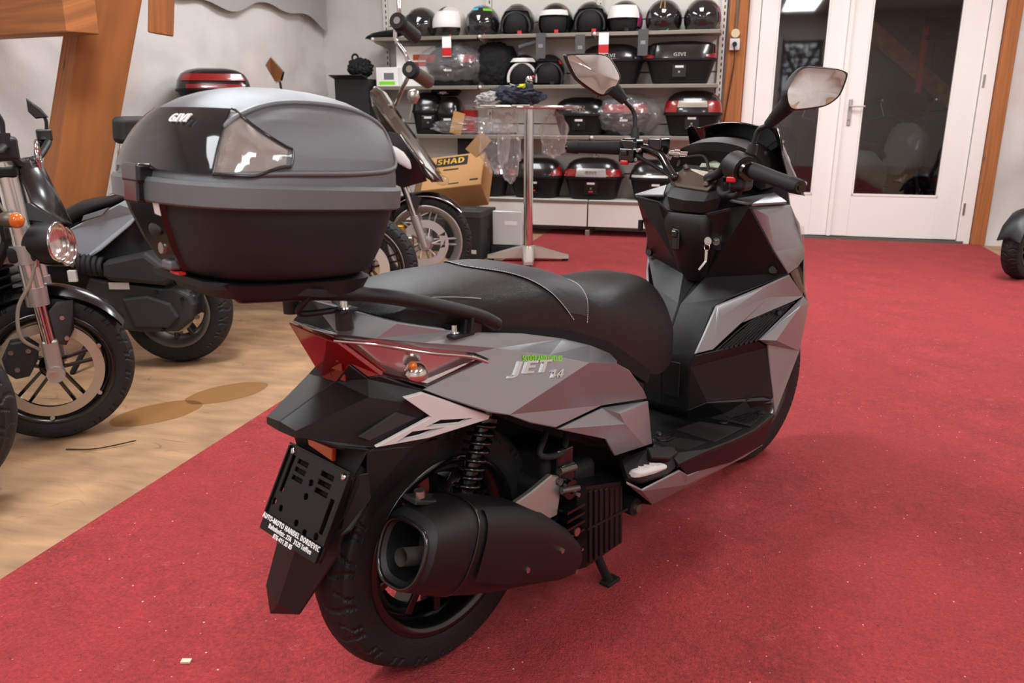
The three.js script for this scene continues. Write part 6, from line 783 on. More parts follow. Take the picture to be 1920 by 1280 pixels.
// motorcycle mirror in front of the fabric wall
{
  const B = thing('chrome_cruiser', 'cruiser hidden behind the top case, one chrome diamond-shaped mirror rising above it', 'motorcycle'); place(B, -1.66, -5.85, 1.45);
  part(B, 'mirror_stem', tube([[0.07, 0.95, 0.3], [0.1, 1.16, 0.3], [0.09, 1.29, 0.3]], 0.008, 20, 8), M.black);
  part(B, 'chrome_mirror', shell([[0.0, 1.4, 0.3], [0.04, 1.455, 0.3], [0.12, 1.36, 0.32], [0.1, 1.305, 0.32], [0.06, 1.29, 0.31]], [[0, 1, 2, 3, 4]], { out: [0, 0, 1], t: 0.02, b: 0.006 }), M.chrome, 'chrome mirror');
  part(B, 'handlebar', tube([[0.0, 0.9, 0.42], [0.07, 0.95, 0.3], [0.1, 0.92, 0], [0.07, 0.95, -0.3]], 0.013, 24, 8), M.chrome);
  part(B, 'fuel_tank', sect([[-0.45, 0.66, 0.78, 0.09], [-0.25, 0.66, 0.86, 0.15], [-0.05, 0.7, 0.88, 0.13], [0.05, 0.75, 0.84, 0.07]]), M.blackGloss); part(B, 'saddle', sect([[-1.3, 0.68, 0.74, 0.06], [-1.0, 0.66, 0.74, 0.13], [-0.7, 0.62, 0.7, 0.15], [-0.42, 0.62, 0.72, 0.1]]), M.seat); part(B, 'engine', sect([[-0.6, 0.3, 0.5, 0.1], [-0.45, 0.24, 0.6, 0.15], [-0.15, 0.24, 0.64, 0.15], [0.05, 0.32, 0.6, 0.1]]), M.blackMat); part(B, 'fork', [cylBetween([0.45, 0.29, 0.09], [0.1, 0.95, 0.09], 0.022), cylBetween([0.45, 0.29, -0.09], [0.1, 0.95, -0.09], 0.022), box(0.08, 0.05, 0.24, 0.12, 0.9, 0, 0.01)], M.steel);
  const f = wheel(B, 'front_wheel', { R: 0.29, w: 0.11, rim: 0.22, spokes: 5 }); f.position.set(0.45, 0.29, 0); const r = wheel(B, 'rear_wheel', { R: 0.29, w: 0.14, rim: 0.22, spokes: 5 }); r.position.set(-1.1, 0.29, 0);
}
// small scooter at the right edge
{
  const B = thing('small_scooter', 'black scooter cut off by the right edge, its front wheel and fender showing', 'scooter'); place(B, 3.5, -5.42, -2.15);
  const w = wheel(B, 'front_wheel', { R: 0.235, w: 0.11, rim: 0.15, spokes: 5, style: 'y' }); w.position.set(0, 0.235, 0);
  part(B, 'front_fender', loft([0.3, 0.7, 1.2, 1.7, 2.2, 2.7].map((t) => { const r = []; for (let i = 0; i <= 8; i++) { const q = lerp(-1, 1, i / 8); r.push([0.262 * Math.cos(t), 0.235 + 0.268 * Math.sin(t) - 0.035 * q * q, q * 0.075]); } for (let i = 8; i >= 0; i--) { const q = lerp(-1, 1, i / 8); r.push([0.25 * Math.cos(t), 0.235 + 0.256 * Math.sin(t) - 0.035 * q * q, q * 0.07]); } return r; }), { crease: 0.9 }), M.black);
  part(B, 'fork', [cylBetween([0, 0.235, 0.075], [-0.2, 0.75, 0.05], 0.02), cylBetween([0, 0.235, -0.075], [-0.2, 0.75, -0.05], 0.02)], M.blackMat);
  part(B, 'front_body', loft([[-0.12, 0.6, 0.05], [-0.2, 0.7, 0.16], [-0.3, 0.85, 0.2], [-0.32, 1.0, 0.12]].map(([u, v, hw]) => [[u, v, hw], [u, v, -hw], [u - 0.15, v, -hw], [u - 0.15, v, hw]]).reverse()), M.bodyGrey);
  part(B, 'floorboard', [box(0.6, 0.08, 0.36, -0.65, 0.3, 0, 0.03), boxBetween([-0.3, 0.7, 0], [-0.36, 0.28, 0], 0.36, 0.08, [1, 0, 0], 0.02)], M.black); part(B, 'seat', box(0.6, 0.14, 0.26, -1.15, 0.72, 0, 0.06), M.seat); part(B, 'rear_body', box(0.6, 0.3, 0.26, -1.15, 0.5, 0, 0.06), M.bodyGrey);
  const r = wheel(B, 'rear_wheel', { R: 0.235, w: 0.11, rim: 0.15, spokes: 5 }); r.position.set(-1.25, 0.235, 0);
}
// ================================================================= shop shelving along the back wall
{
  const U = thing('shelf_unit', 'long white metal shop shelving with four levels along the back wall', 'shelving'); inRoom(U, 0, 0, 0);
  const xs = [-3.42, -2.385, -1.35, -0.27], lv = [0.9, 1.335, 1.765];
  for (const x of xs) { const u = part(U, 'upright', box(0.05, 2.5, 0.05, x, 1.25, 0.075, 0.004), M.shelf); part(u, 'foot', box(0.04, 0.06, 0.4, x, 0.03, 0.25, 0.006), M.shelfEdge); const sl = []; for (let i = 0; i < 46; i++) sl.push(box(0.01, 0.028, 0.002, x + 0.008, 0.1 + i * 0.052, 0.1)); part(u, 'slot_row', sl, M.blackMat).userData.kind = 'stuff'; }
  for (let b = 0; b < 3; b++) {
    const a = xs[b], c = xs[b + 1], m = (a + c) / 2, w = c - a - 0.012;
    for (let i = 0; i < 5; i++) part(U, 'back_panel', box(w, 0.44, 0.012, m, 0.32 + i * 0.45, 0.06, 0.003), M.shelf);
    for (const y of lv) { const s = part(U, 'shelf_board', box(w, 0.022, 0.36, m, y - 0.012, 0.265, 0.003), M.board); part(s, 'price_rail', box(w, 0.03, 0.008, m, y - 0.018, 0.449, 0.003), M.shelfEdge); part(s, 'bracket', extr([[0, 0], [0.33, 0], [0.33, -0.02], [0, -0.06]], 0.004, 0).rotateY(-Math.PI / 2).translate(a + 0.02, y - 0.024, 0.1), M.shelf); part(s, 'rail_end', new THREE.SphereGeometry(0.016, 10, 8).translate(a + 0.02, y - 0.015, 0.452), M.white); }
    const d = part(U, 'base_deck', box(w, 0.022, 0.4, m, 0.32, 0.26, 0.004), M.shelf); part(U, 'plinth', box(w, 0.215, 0.012, m, 0.2, 0.45, 0.004), M.shelf); part(d, 'deck_edge', box(w, 0.026, 0.01, m, 0.315, 0.458, 0.003), M.shelfEdge);
  }
}
// ----------------------------------------------------------------- helmets
const patch = (r, p0, p1, t0, t1, sc = [1, 1, 1], seg = 18) => new THREE.SphereGeometry(r, seg, 12, p0, p1 - p0, t0, t1 - t0).scale(...sc);
function helmet(x, y, z, turn, o, label) {
  const H = thing('helmet', label, 'helmet', 'helmets on the shelves'); inRoom(H, x, y, z, turn);
  H.scale.setScalar(1.28); const sh = phy({ color: o.c, roughness: 0.25, clearcoat: 1, clearcoatRoughness: 0.08 }), S = [0.93, 1.0, 1.12], F = Math.PI / 2, c = 0.0785;
  const up = (g) => g.translate(0, c, 0);
  const shell1 = part(H, 'helmet_shell', up(merge([patch(0.132, F + 0.95, F + 0.95 + 4.38, 0, 2.2, S, 30), patch(0.132, F - 0.97, F + 0.97, 0, o.kind === 'open' ? 0.95 : 1.12, S)])), sh);
  part(H, 'lining', up(patch(0.122, 0, 6.2832, 0.4, 2.15, S, 24)), M.blackMat);
  if (o.kind !== 'open') part(H, 'chin_bar', up(merge([patch(0.136, F - 0.98, F + 0.98, 1.72, 2.2, [0.93, 1, 1.2])])), o.chin ? phy({ color: o.chin, roughness: 0.3, clearcoat: 1 }) : sh);
  if (o.visor) part(H, 'visor', up(patch(0.138, F - 0.98, F + 0.98, o.v0 ?? 1.02, o.v1 ?? 1.75, [0.94, 1, 1.14])), o.visor);
  if (o.rim) part(H, 'opening_rim', up(new THREE.TorusGeometry(0.098, 0.01, 8, 40, Math.PI * 1.15).rotateZ(-0.24).scale(1, 1.05, 1).translate(0, -0.035, 0.105)), o.rim);
  (o.marks || []).forEach(([m, p0, p1, t0, t1]) => part(H, 'graphic', up(patch(0.1335, F + p0, F + p1, t0, t1, S, 10)), m));
  part(H, 'chin_strap', [box(0.03, 0.022, 0.006, 0.03, 0.013, 0.128, 0.003)], o.tag ?? M.blackMat);
  return H;
}
{
  const dv = phy({ color: 0x1a1c1f, roughness: 0.05, clearcoat: 1, clearcoatRoughness: 0.02 }), wv = std({ color: 0xe4e0dc, roughness: 0.35 }), y = 1.765, z = 0.24, K = (c) => std({ color: c, roughness: 0.4 });
  helmet(-2.985, y, z, -0.2, { c: 0x26211f, kind: 'full', visor: dv, tag: M.red, marks: [[K(0x9a938a), -0.9, -0.1, 0.55, 0.72], [K(0xb53024), 0.75, 0.95, 1.2, 1.75]] }, 'dark full-face helmet with black visor, first from the left on the top shelf');
  helmet(-2.71, y, z, 0, { c: 0xd9cdc6, kind: 'full', chin: 0x141414, visor: wv, v0: 0.85, v1: 1.72, tag: M.red, marks: [[K(0x161616), -0.9, -0.3, 0.3, 0.78]] }, 'white helmet with paper-covered visor and black chin on the top shelf');
  helmet(-2.395, y, z, 0.05, { c: 0x17191b, kind: 'full', visor: dv, tag: M.red, marks: [[K(0x3d9fc4), -1.0, 0.3, 0.45, 0.62], [K(0x4fb6d8), -0.8, -0.1, 0.68, 0.85], [K(0x6cc72c), 0.3, 1.1, 0.72, 0.9], [K(0xc03020), 0.8, 1.0, 1.2, 1.8]] }, 'black helmet with blue and lime green graphics on the top shelf');
  helmet(-2.065, y, z, 0.1, { c: 0x34302b, kind: 'open', visor: null, rim: M.black, tag: M.red, marks: [[K(0x6e665a), -0.8, 0.8, 0.3, 0.6]] }, 'olive grey open helmet with raised clear visor on the top shelf');
  helmet(-1.715, y, z, 0, { c: 0x141416, kind: 'open', visor: wv, v0: 1.0, v1: 1.28, tag: M.red, marks: [[K(0x8d5b40), 0.7, 1.2, 0.8, 0.9]] }, 'black helmet with narrow white peak strip on the top shelf');
  helmet(-1.4, y, z, 0.1, { c: 0x15161c, kind: 'open', visor: null, rim: M.black, tag: M.red, marks: [[K(0xc8b6b0), 0.6, 0.95, 0.5, 0.75]] }, 'black open helmet with pale red corner mark on the top shelf');
  helmet(-1.1, y, z, 0, { c: 0x121212, kind: 'open', visor: wv, v0: 0.85, v1: 1.5, marks: [[K(0x8a2a5a), 0.9, 1.3, 1.3, 1.9]] }, 'black helmet with broad white visor film on the top shelf');
  helmet(-0.765, y, z, 0, { c: 0x17140f, kind: 'full', visor: dv, v0: 1.15, v1: 1.8, tag: std({ color: 0x2f9a4c, roughness: 0.5 }), marks: [[K(0xa88b52), -0.16, -0.11, 0.1, 1.1], [K(0xa88b52), 0.11, 0.16, 0.1, 1.1], [K(0xa3281f), 0.82, 1.0, 1.2, 1.8], [K(0xa3281f), -1.0, -0.84, 1.2, 1.8]] }, 'black helmet with gold twin stripes and green tag on the top shelf');
  helmet(-0.44, y, z, 0.05, { c: 0x1c1a1a, kind: 'full', visor: dv, v0: 1.15, v1: 1.8, marks: [[K(0xa3281f), -1.0, -0.84, 1.2, 1.8], [K(0xa02a70), 0.95, 1.25, 1.0, 1.7]] }, 'dark helmet with magenta side graphic, last on the right of the top shelf');
  helmet(-2.0, 1.335, 0.26, 0.1, { c: 0x101011, kind: 'open', visor: wv, v0: 0.72, v1: 0.98, rim: M.white }, 'black open helmet with raised white visor on the second shelf');
  helmet(-1.77, 1.335, 0.25, 0.15, { c: 0x1b1b1c, kind: 'open', visor: null, rim: M.black, marks: [[M.red, 0.8, 1.0, 0.9, 1.1]] }, 'black open helmet with small red mark on the second shelf');
}
// ----------------------------------------------------------------- luggage cases on the shelves
function luggage(x, y, z, turn, o, label) {
  const T = thing('luggage_case', label, 'case', o.group); inRoom(T, x, y, z, turn);
  const { w, d, h, seam = 0.55 } = o, e = o.e ?? 0.6, A = w / 2, B = d / 2;
  const low = [[0, 0.7, 0.66], [0.03, 0.78, 0.76], [0.3, 0.88, 0.86], [seam - 0.02, 0.97, 0.96]], lid = (o.lid ?? [[seam, 1, 1], [seam + 0.04, 1, 1], [0.72, 0.95, 0.93], [0.86, 0.85, 0.8], [0.95, 0.68, 0.62], [1, 0.42, 0.35]]);
  const ring = (r, off = 0) => { const q = []; for (let i = 0; i < 48; i++) { const t = -i / 48 * 6.2832; q.push([(A * r[1] + off) * sgp(Math.cos(t), e), r[0] * h, (B * r[2] + off) * sgp(Math.sin(t), e)]); } return q; };
  const lowM = M.stockBlack, lidM = o.lidM ?? M.blackGloss;
  part(T, 'lower_shell', loft(low.map((r) => ring(r))), lowM); part(T, 'rim_band', loft([[seam - 0.04, 1.0, 1.0], [seam - 0.03, 1.02, 1.02], [seam + 0.01, 1.02, 1.02], [seam + 0.02, 1, 1]].map((r) => ring(r)), { crease: 0.4 }), lowM);
  part(T, 'lid', loft(lid.map((r) => ring(r)), { crease: 0.6 }), lidM);
  const rows = lid, at = (b, t, off) => { const r = rowInt(rows, b); return [(A * r[1] + off) * sgp(Math.cos(t), e), b * h, (B * r[2] + off) * sgp(Math.sin(t), e)]; };
  for (const [m, t0, t1, b0, b1, b2, b3] of o.lens ?? []) { const g = []; for (const off of [0.006, 0.001]) { const rr = []; for (let j = 0; j <= 5; j++) { const q = []; for (let i = 0; i <= 12; i++) { const s = i / 12, t = lerp(t0, t1, s); q.push(at(lerp(lerp(b0, b2 ?? b0, s), lerp(b1, b3 ?? b1, s), j / 5), t, off)); } rr.push(q); } g.push(loft(off > 0.003 ? rr.reverse() : rr, { closed: false, caps: false, crease: 1 })); } part(T, m === M.redRefl ? 'reflector' : 'trim', g, m); }
  const lr = rowInt(low, 0.32); const fz = B * lr[2];
  const lk = part(T, 'lock_plate', box(0.12, h * 0.3, 0.02, 0, h * 0.3, fz - 0.002, 0.006), M.blackGloss); part(lk, 'maker_label', box(0.07, 0.018, 0.003, 0, h * 0.4, fz + 0.009), M.white); part(lk, 'lock', bolt([0, h * 0.28, fz + 0.006], 0.01, 0.006), M.steel); if (o.tab) part(lk, 'red_tab', box(0.04, 0.014, 0.012, 0, h * 0.2, fz + 0.008, 0.004), M.red);
  if (o.word) { const p = at(o.wb ?? seam + 0.1, Math.PI / 2, 0.007); part(T, 'lettering', text(o.word, 0.028, 0.003, 1.3).translate(p[0], p[1], p[2]), M.steel); }
  return T;
}
{
  const R = M.redRefl, S = M.silverP, F = Math.PI / 2, dk = phy({ color: 0x1d1a18, metalness: 0.2, roughness: 0.25, clearcoat: 0.6 });
  const wrapR = (b0, b1) => [[R, F - 1.25, F - 0.35, b0, b1], [R, F + 0.35, F + 1.25, b0, b1]];
  luggage(-2.69, 1.335, 0.24, 0, { w: 0.5, d: 0.34, h: 0.34, lidM: dk, lens: wrapR(0.6, 0.8) }, 'dark case with two red reflectors wrapped in clear film, second shelf');
  luggage(-1.2, 1.335, 0.24, 0, { w: 0.56, d: 0.36, h: 0.34, lidM: dk, seam: 0.6, word: 'GIVI' }, 'grey-black case without red on the second shelf, partly behind the left scooter mirror');
  luggage(-0.6, 1.335, 0.25, 0, { w: 0.6, d: 0.36, h: 0.35, lidM: dk, seam: 0.58, word: 'GIVI', lid: [[0.58, 1, 1], [0.62, 1, 1], [0.9, 0.97, 0.86], [0.96, 0.85, 0.7], [1, 0.4, 0.4]], lens: [[R, F - 1.3, F - 0.62, 0.6, 0.72, 0.6, 0.66], [R, F + 0.62, F + 1.3, 0.6, 0.66, 0.6, 0.72], [R, F - 1.5, F - 1.2, 0.7, 0.93], [R, F + 1.2, F + 1.5, 0.7, 0.93]] }, 'wide dark case with red corner reflectors, right end of the second shelf');
  luggage(-1.46, 0.9, 0.24, 0, { w: 0.5, d: 0.36, h: 0.33, word: 'SHAD' }, 'glossy black case with silver lettering on the third shelf');
  luggage(-1.06, 0.9, 0.24, 0, { w: 0.44, d: 0.34, h: 0.33, lidM: dk, lens: [[R, F - 1.1, F + 1.1, 0.6, 0.82]] }, 'case with one broad red reflector in a clear bag on the third shelf');
  luggage(-0.47, 0.9, 0.25, 0, { w: 0.5, d: 0.38, h: 0.38, lidM: dk, seam: 0.5, tab: 1, lens: [...wrapR(0.53, 0.78), [std({ color: 0x9d958a, roughness: 0.35, metalness: 0.4 }), F - 0.33, F + 0.33, 0.64, 0.78]] }, 'round black case with big red reflectors and beige centre, third shelf right');
  luggage(-1.87, 0.332, 0.26, 0, { w: 0.52, d: 0.36, h: 0.36, lidM: dk, tab: 1, lens: [[R, F - 1.3, F - 0.5, 0.58, 0.84, 0.58, 0.66], [R, F + 0.5, F + 1.3, 0.58, 0.66, 0.58, 0.84]] }, 'dark case with swept red reflectors on the bottom deck behind the table column');
  luggage(-1.33, 0.332, 0.26, 0, { w: 0.54, d: 0.38, h: 0.37, lidM: dk, tab: 1, lens: [...wrapR(0.57, 0.74), [std({ color: 0xa9a6a2, metalness: 0.6, roughness: 0.35 }), F - 0.33, F + 0.33, 0.56, 0.76]], word: 'GIVI', wb: 0.66 }, 'dark case with red reflectors and silver centre on the bottom deck');
  luggage(-0.75, 0.332, 0.25, 0, { w: 0.5, d: 0.36, h: 0.36, lidM: dk, lens: [[std({ color: 0xc9c6c2, metalness: 0.5, roughness: 0.3 }), F - 0.9, F + 0.9, 0.58, 0.64]] }, 'dark case with silver stripe on the bottom deck behind the handlebar');
  luggage(-2.37, 0.332, 0.26, 0.2, { w: 0.46, d: 0.36, h: 0.36, lens: [[M.chrome, F - 0.6, F - 0.2, 0.6, 0.7]] }, 'glossy black case with a chrome mark on the bottom deck behind the cardboard box');
  luggage(-2.95, 0.9, 0.24, 0.3, { w: 0.3, d: 0.3, h: 0.38 }, 'glossy black rounded case on the third shelf, leftmost'); luggage(-2.72, 0.9, 0.26, 0.1, { w: 0.24, d: 0.3, h: 0.34 }, 'narrow glossy black case on the third shelf beside the tilted cardboard');
  luggage(-2.78, 1.14 + 0.12, 0.2, 0, { w: 0.3, d: 0.2, h: 0.07, e: 0.8 }, 'flat glossy black lid lying above the black cases on the third shelf').position.y = 1.25;
  // the one by the left wall
  const c = luggage(0, 0, 0, 0, { w: 0.52, d: 0.4, h: 0.3, seam: 0.5, lens: [[R, F - 0.9, F + 0.9, 0.7, 0.86], [R, F - 0.8, F + 0.6, 0.52, 0.62]] }, 'black case with two red reflector strips carried high by the fabric wall at the left'); inRoom(c, -3.82, 1.11, 2.35, Math.PI / 2 - 0.95);
  const br = thing('case_stand', 'dark steel stand that carries the case by the fabric wall', 'stand'); inRoom(br, -3.82, 0, 2.35); part(br, 'column', cylBetween([0, 0.02, 0], [0, 1.09, 0], 0.025), M.blackMat); part(br, 'foot_plate', box(0.2, 0.02, 0.2, 0, 0.01, 0, 0.005), M.blackMat); part(br, 'top_plate', box(0.22, 0.015, 0.22, 0, 1.098, 0, 0.004), M.blackMat);
}
// ----------------------------------------------------------------- crumpled clear film, cloth
function crumple(rx, ry, rz, sd, amp = 0.35, det = 12) { const g = new THREE.IcosahedronGeometry(1, det), p = g.attributes.position; for (let i = 0; i < p.count; i++) { const x = p.getX(i), y = p.getY(i), z = p.getZ(i), k = 1 + amp * (Math.abs(noise.noise(x * 2.2 + sd, y * 1.6, z * 2.2)) * 1.3 - 0.3 + 0.6 * Math.abs(noise.noise(x * 5, y * 4 + sd, z * 5))); p.setXYZ(i, x * rx * k, y * ry * k, z * rz * k); } g.computeVertexNormals(); return g; }
{
  const film = (n, x, y, z, r, sd, label, amp = 0.35, turn = 0) => inRoom(single(n, crumple(...r, sd, amp), M.plastic, label, 'plastic film', 'clear plastic wrapping'), x, y, z, turn);
  film('plastic_bag', -2.69, 1.53, 0.26, [0.33, 0.195, 0.2], 1, 'clear film bag over the case with two red reflectors on the second shelf', 0.13);
  film('plastic_bag', -1.04, 1.08, 0.27, [0.29, 0.185, 0.2], 3, 'clear plastic bag over the broad red case on the third shelf', 0.15);
  film('plastic_bag', -2.5, 0.975, 0.34, [0.36, 0.075, 0.14], 5, 'crumpled bubble film lying on the third shelf left of the table');
  film('plastic_bag', -1.8, 0.89, 1.92, [0.11, 0.2, 0.08], 7, 'clear film hanging from the left edge of the bar table');
  film('plastic_bag', -1.68, 0.86, 1.95, [0.08, 0.24, 0.07], 9, 'clear film hanging from the bar table next to its column');
  film('plastic_bag', -1.42, 0.94, 1.6, [0.1, 0.16, 0.06], 11, 'clear film hanging behind the bar table column');
  // bar table
  const T = thing('bar_table', 'tall round bar table with polished steel column and four-arm foot', 'table'); inRoom(T, -1.567, 0.007, 1.819);
  part(T, 'table_top', lathe([[0.001, 1.118], [0.37, 1.118], [0.395, 1.123], [0.4, 1.132], [0.395, 1.141], [0.001, 1.142]], 64), std({ color: 0xb9a98c, metalness: 0.3, roughness: 0.3 })); part(T, 'rim', new THREE.TorusGeometry(0.398, 0.011, 10, 72).rotateX(Math.PI / 2).translate(0, 1.13, 0), M.chrome);
  part(T, 'column', cylBetween([0, 0.1, 0], [0, 1.118, 0], 0.036, 0.036, 28), M.chrome);
  for (let i = 0; i < 4; i++) { const a = i * Math.PI / 2 + 0.25 + Math.PI / 4 * 0, f = part(T, 'foot_arm', loft([[0.02, 0.03, 0.12, 0.045], [0.1, 0.028, 0.1, 0.042], [0.27, 0.022, 0.052, 0.034], [0.31, 0.022, 0.045, 0.03]].map(([r, b, t, w]) => [[r, t, w], [r, t, -w], [r, b, -w * 1.1], [r, b, w * 1.1]])).rotateY(a), std({ color: 0xbdb6aa, metalness: 0.6, roughness: 0.4 })); part(f, 'glide', cylBetween([0.285, 0, 0], [0.285, 0.024, 0], 0.024).rotateY(a), M.rubber); }
  const ty = 1.151;
  inRoom(single('jacket', crumple(0.2, 0.07, 0.14, 21, 0.4), std({ color: 0x1f2130, roughness: 0.9 }), 'dark navy cloth bundle on the bar table', 'cloth'), -1.68, ty + 0.06, 1.8, -0.2);
  inRoom(single('rag', crumple(0.12, 0.05, 0.12, 23, 0.35), std({ color: 0x9a9794, roughness: 0.9 }), 'grey folded cloth at the left end of the bar table', 'cloth'), -1.84, ty + 0.045, 1.82, 0.1);
  inRoom(single('yellow_cloth', crumple(0.04, 0.025, 0.05, 25, 0.3, 6), std({ color: 0xd8cf2c, roughness: 0.8 }), 'bright yellow scrap on top of the navy cloth', 'cloth'), -1.62, ty + 0.125, 1.8);
  inRoom(single('price_card', box(0.06, 0.003, 0.04, 0, 0, 0).rotateZ(-0.3), M.white, 'small white card lying on the navy cloth', 'card'), -1.68, ty + 0.142, 1.82);
  const can = thing('spray_can', 'dark spray can with silver cap standing on the bar table', 'can'); inRoom(can, -1.56, ty - 0.002, 1.84); part(can, 'can_body', lathe([[0.001, 0], [0.028, 0], [0.03, 0.004], [0.03, 0.15], [0.024, 0.165], [0.001, 0.166]], 24), std({ color: 0x3a3d40, metalness: 0.5, roughness: 0.35 })); part(can, 'cap', lathe([[0.001, 0.165], [0.026, 0.165], [0.026, 0.19], [0.012, 0.205], [0.001, 0.206]], 24), M.chrome); part(can, 'nozzle', box(0.03, 0.012, 0.01, 0.025, 0.2, 0, 0.003), M.red);
  for (const [x, z, l] of [[-1.82, 2.0, 'white leaflet at the left front edge of the bar table'], [-1.7, 2.08, 'white leaflet at the front edge of the bar table left of its column'], [-1.55, 2.12, 'white leaflet at the front edge of the bar table above its column']]) inRoom(single('leaflet', box(0.12, 0.004, 0.09, 0, 0.002, 0), M.plate, l, 'paper'), x, ty - 0.002, z, 0.3);
  // ------------------------------------------------------------- cardboard and boxes
  const C = thing('cardboard_carton', 'open brown cardboard carton with black printed band, tipped on the dark boxes', 'box'); inRoom(C, -2.29, 0.55, 1.35); C.rotation.set(0.72, RY + 0.16, 0.17, 'YXZ');
  const w = 0.5, h = 0.24, d = 0.36, wall = (g, m = M.card, n = 'carton_wall') => part(C, n, g, m);
  wall(box(w, 0.008, d, 0, h / 2, 0)); wall(box(w, 0.008, d, 0, -h / 2, 0)); wall(box(0.008, h, d, w / 2, 0, 0)); wall(box(w, h, 0.008, 0, 0, -d / 2)); wall(box(w, h, 0.008, 0, 0, d / 2));
  wall(boxBetween([-w / 2, h / 2, 0], [-w / 2 - 0.14, h / 2 - 0.16, 0], d, 0.006), M.cardDark, 'carton_flap'); wall(boxBetween([-w / 2, -h / 2, 0], [-w / 2 - 0.16, -h / 2 - 0.06, 0], d, 0.006), M.cardDark, 'carton_flap'); wall(boxBetween([w / 2 - 0.12, h / 2, -d / 2], [w / 2 + 0.02, h / 2 + 0.06, -d / 2 - 0.12], 0.16, 0.006), M.cardDark, 'carton_flap');
  const bnd = part(C, 'printed_band', box(0.27, 0.001, 0.1, -0.02, h / 2 + 0.005, -0.11), M.blackMat); part(bnd, 'band_lettering', text('SHAD', 0.06, 0.001, 1.1).rotateX(-Math.PI / 2).translate(-0.03, h / 2 + 0.006, -0.115), M.gold); for (const [sw, sd, sx, sz] of [[0.13, 0.016, -0.02, -0.02], [0.09, 0.012, 0.02, 0.14], [0.07, 0.018, 0.19, 0.12]]) part(C, 'small_print', box(sw, 0.001, sd, sx, h / 2 + 0.0045, sz), M.blackMat);
  inRoom(single('grey_carton', box(0.46, 0.27, 0.4, 0, 0.135, 0, 0.006), std({ color: 0x4a4845, roughness: 0.7 }), 'dark grey box on the floor under the tipped cardboard carton', 'box'), -2.36, 0, 1.35, 0.1);
  const B = thing('black_box', 'black cardboard box with hand hole beside the motorcycle wheel', 'box'); inRoom(B, -2.06, 0.007, 1.72, -0.05); part(B, 'box_body', box(0.3, 0.36, 0.34, 0, 0.18, 0, 0.006), std({ color: 0x232325, roughness: 0.6 })); part(B, 'box_lid', box(0.305, 0.05, 0.345, 0, 0.345, 0, 0.006), std({ color: 0x3b3a3b, roughness: 0.6 })); part(B, 'hand_hole', box(0.002, 0.1, 0.05, 0.151, 0.17, 0, 0), M.blackMat); part(B, 'sticker', box(0.04, 0.03, 0.002, 0.09, 0.06, 0.171), M.white); part(B, 'lid_print', box(0.1, 0.001, 0.05, 0, 0.3705, 0), M.silverP);
  const SB = thing('silver_box', 'small silver foil box leaning beside the bar table foot', 'box'); inRoom(SB, -1.77, 0.1, 1.66, 0.02); part(SB, 'box_body', box(0.235, 0.265, 0.06, 0, 0.14, 0, 0.006), std({ color: 0xdedddb, metalness: 0.25, roughness: 0.3 })); part(SB, 'box_window', box(0.1, 0.03, 0.002, 0.03, 0.18, 0.0305), M.plate); SB.position.y = 0.09;
  inRoom(single('low_carton', box(0.3, 0.083, 0.2, 0, 0.0415, 0, 0.004), std({ color: 0x1d1d1f, roughness: 0.6 }), 'flat black carton under the small silver box', 'box'), -1.75, 0.007, 1.6);
  // ------------------------------------------------------------- small stock
  inRoom(single('cardboard_sheet', box(0.11, 0.2, 0.02, 0, 0.1, 0).rotateZ(-0.25), M.card, 'brown cardboard piece standing tilted on the third shelf', 'cardboard'), -2.63, 0.905, 0.4);
  inRoom(single('red_box', box(0.24, 0.22, 0.12, 0, 0.11, 0, 0.004), M.red, 'red box behind the black cases on the third shelf', 'box'), -2.62, 0.9, 0.16);
  const ob = thing('orange_box', 'white and orange printed box on the second shelf behind the handlebar', 'box'); inRoom(ob, -3.05, 1.335, 0.2); part(ob, 'box_body', box(0.4, 0.36, 0.14, 0, 0.18, 0, 0.004), M.plate); part(ob, 'orange_stripe', box(0.2, 0.05, 0.002, 0.07, 0.26, 0.071), std({ color: 0xc0501f, roughness: 0.6 })); part(ob, 'red_stripe', box(0.26, 0.04, 0.002, 0.06, 0.2, 0.071), M.red);
  const gb = thing('toy_box', 'white box with green stripe on the second shelf at the left', 'box'); inRoom(gb, -3.3, 1.335, 0.33); part(gb, 'box_body', box(0.22, 0.17, 0.12, 0, 0.085, 0, 0.004), M.plate); part(gb, 'green_stripe', box(0.16, 0.03, 0.002, 0, 0.03, 0.061), M.green); part(gb, 'print_panel', box(0.1, 0.06, 0.002, 0.02, 0.09, 0.061), M.silverP);
  const bb = thing('black_bag', 'black bag with carry loop on an open dark box by the shelf end', 'bag'); inRoom(bb, -3.6, 1.42, 0.32); part(bb, 'bag_body', crumple(0.12, 0.09, 0.09, 31, 0.3), M.blackMat); part(bb, 'carry_loop', new THREE.TorusGeometry(0.03, 0.01, 8, 20).translate(-0.05, 0.1, 0), M.blackMat); bb.position.y = 1.5;
  const db = thing('dark_carton', 'open dark carton left of the shelving holding the black bag', 'box'); inRoom(db, -3.62, 1.18, 0.35); part(db, 'carton_wall', box(0.34, 0.22, 0.008, 0, 0.11, 0.14), M.caseBody); part(db, 'carton_wall', box(0.34, 0.22, 0.008, 0, 0.11, -0.14), M.caseBody); part(db, 'carton_wall', box(0.008, 0.22, 0.28, -0.17, 0.11, 0), M.caseBody); part(db, 'carton_wall', box(0.008, 0.22, 0.28, 0.17, 0.11, 0), M.caseBody); part(db, 'carton_floor', box(0.34, 0.008, 0.28, 0, 0.004, 0), M.caseBody); part(db, 'carton_flap', boxBetween([0, 0.22, 0.14], [0, 0.25, 0.26], 0.34, 0.006, [0, 1, 0]), M.caseBody);
  inRoom(single('tall_cabinet', box(0.4, 1.18, 0.36, 0, 0.59, 0, 0.01), M.caseBody, 'dark cabinet at the left end of the shelving', 'cabinet'), -3.64, 0, 0.33);
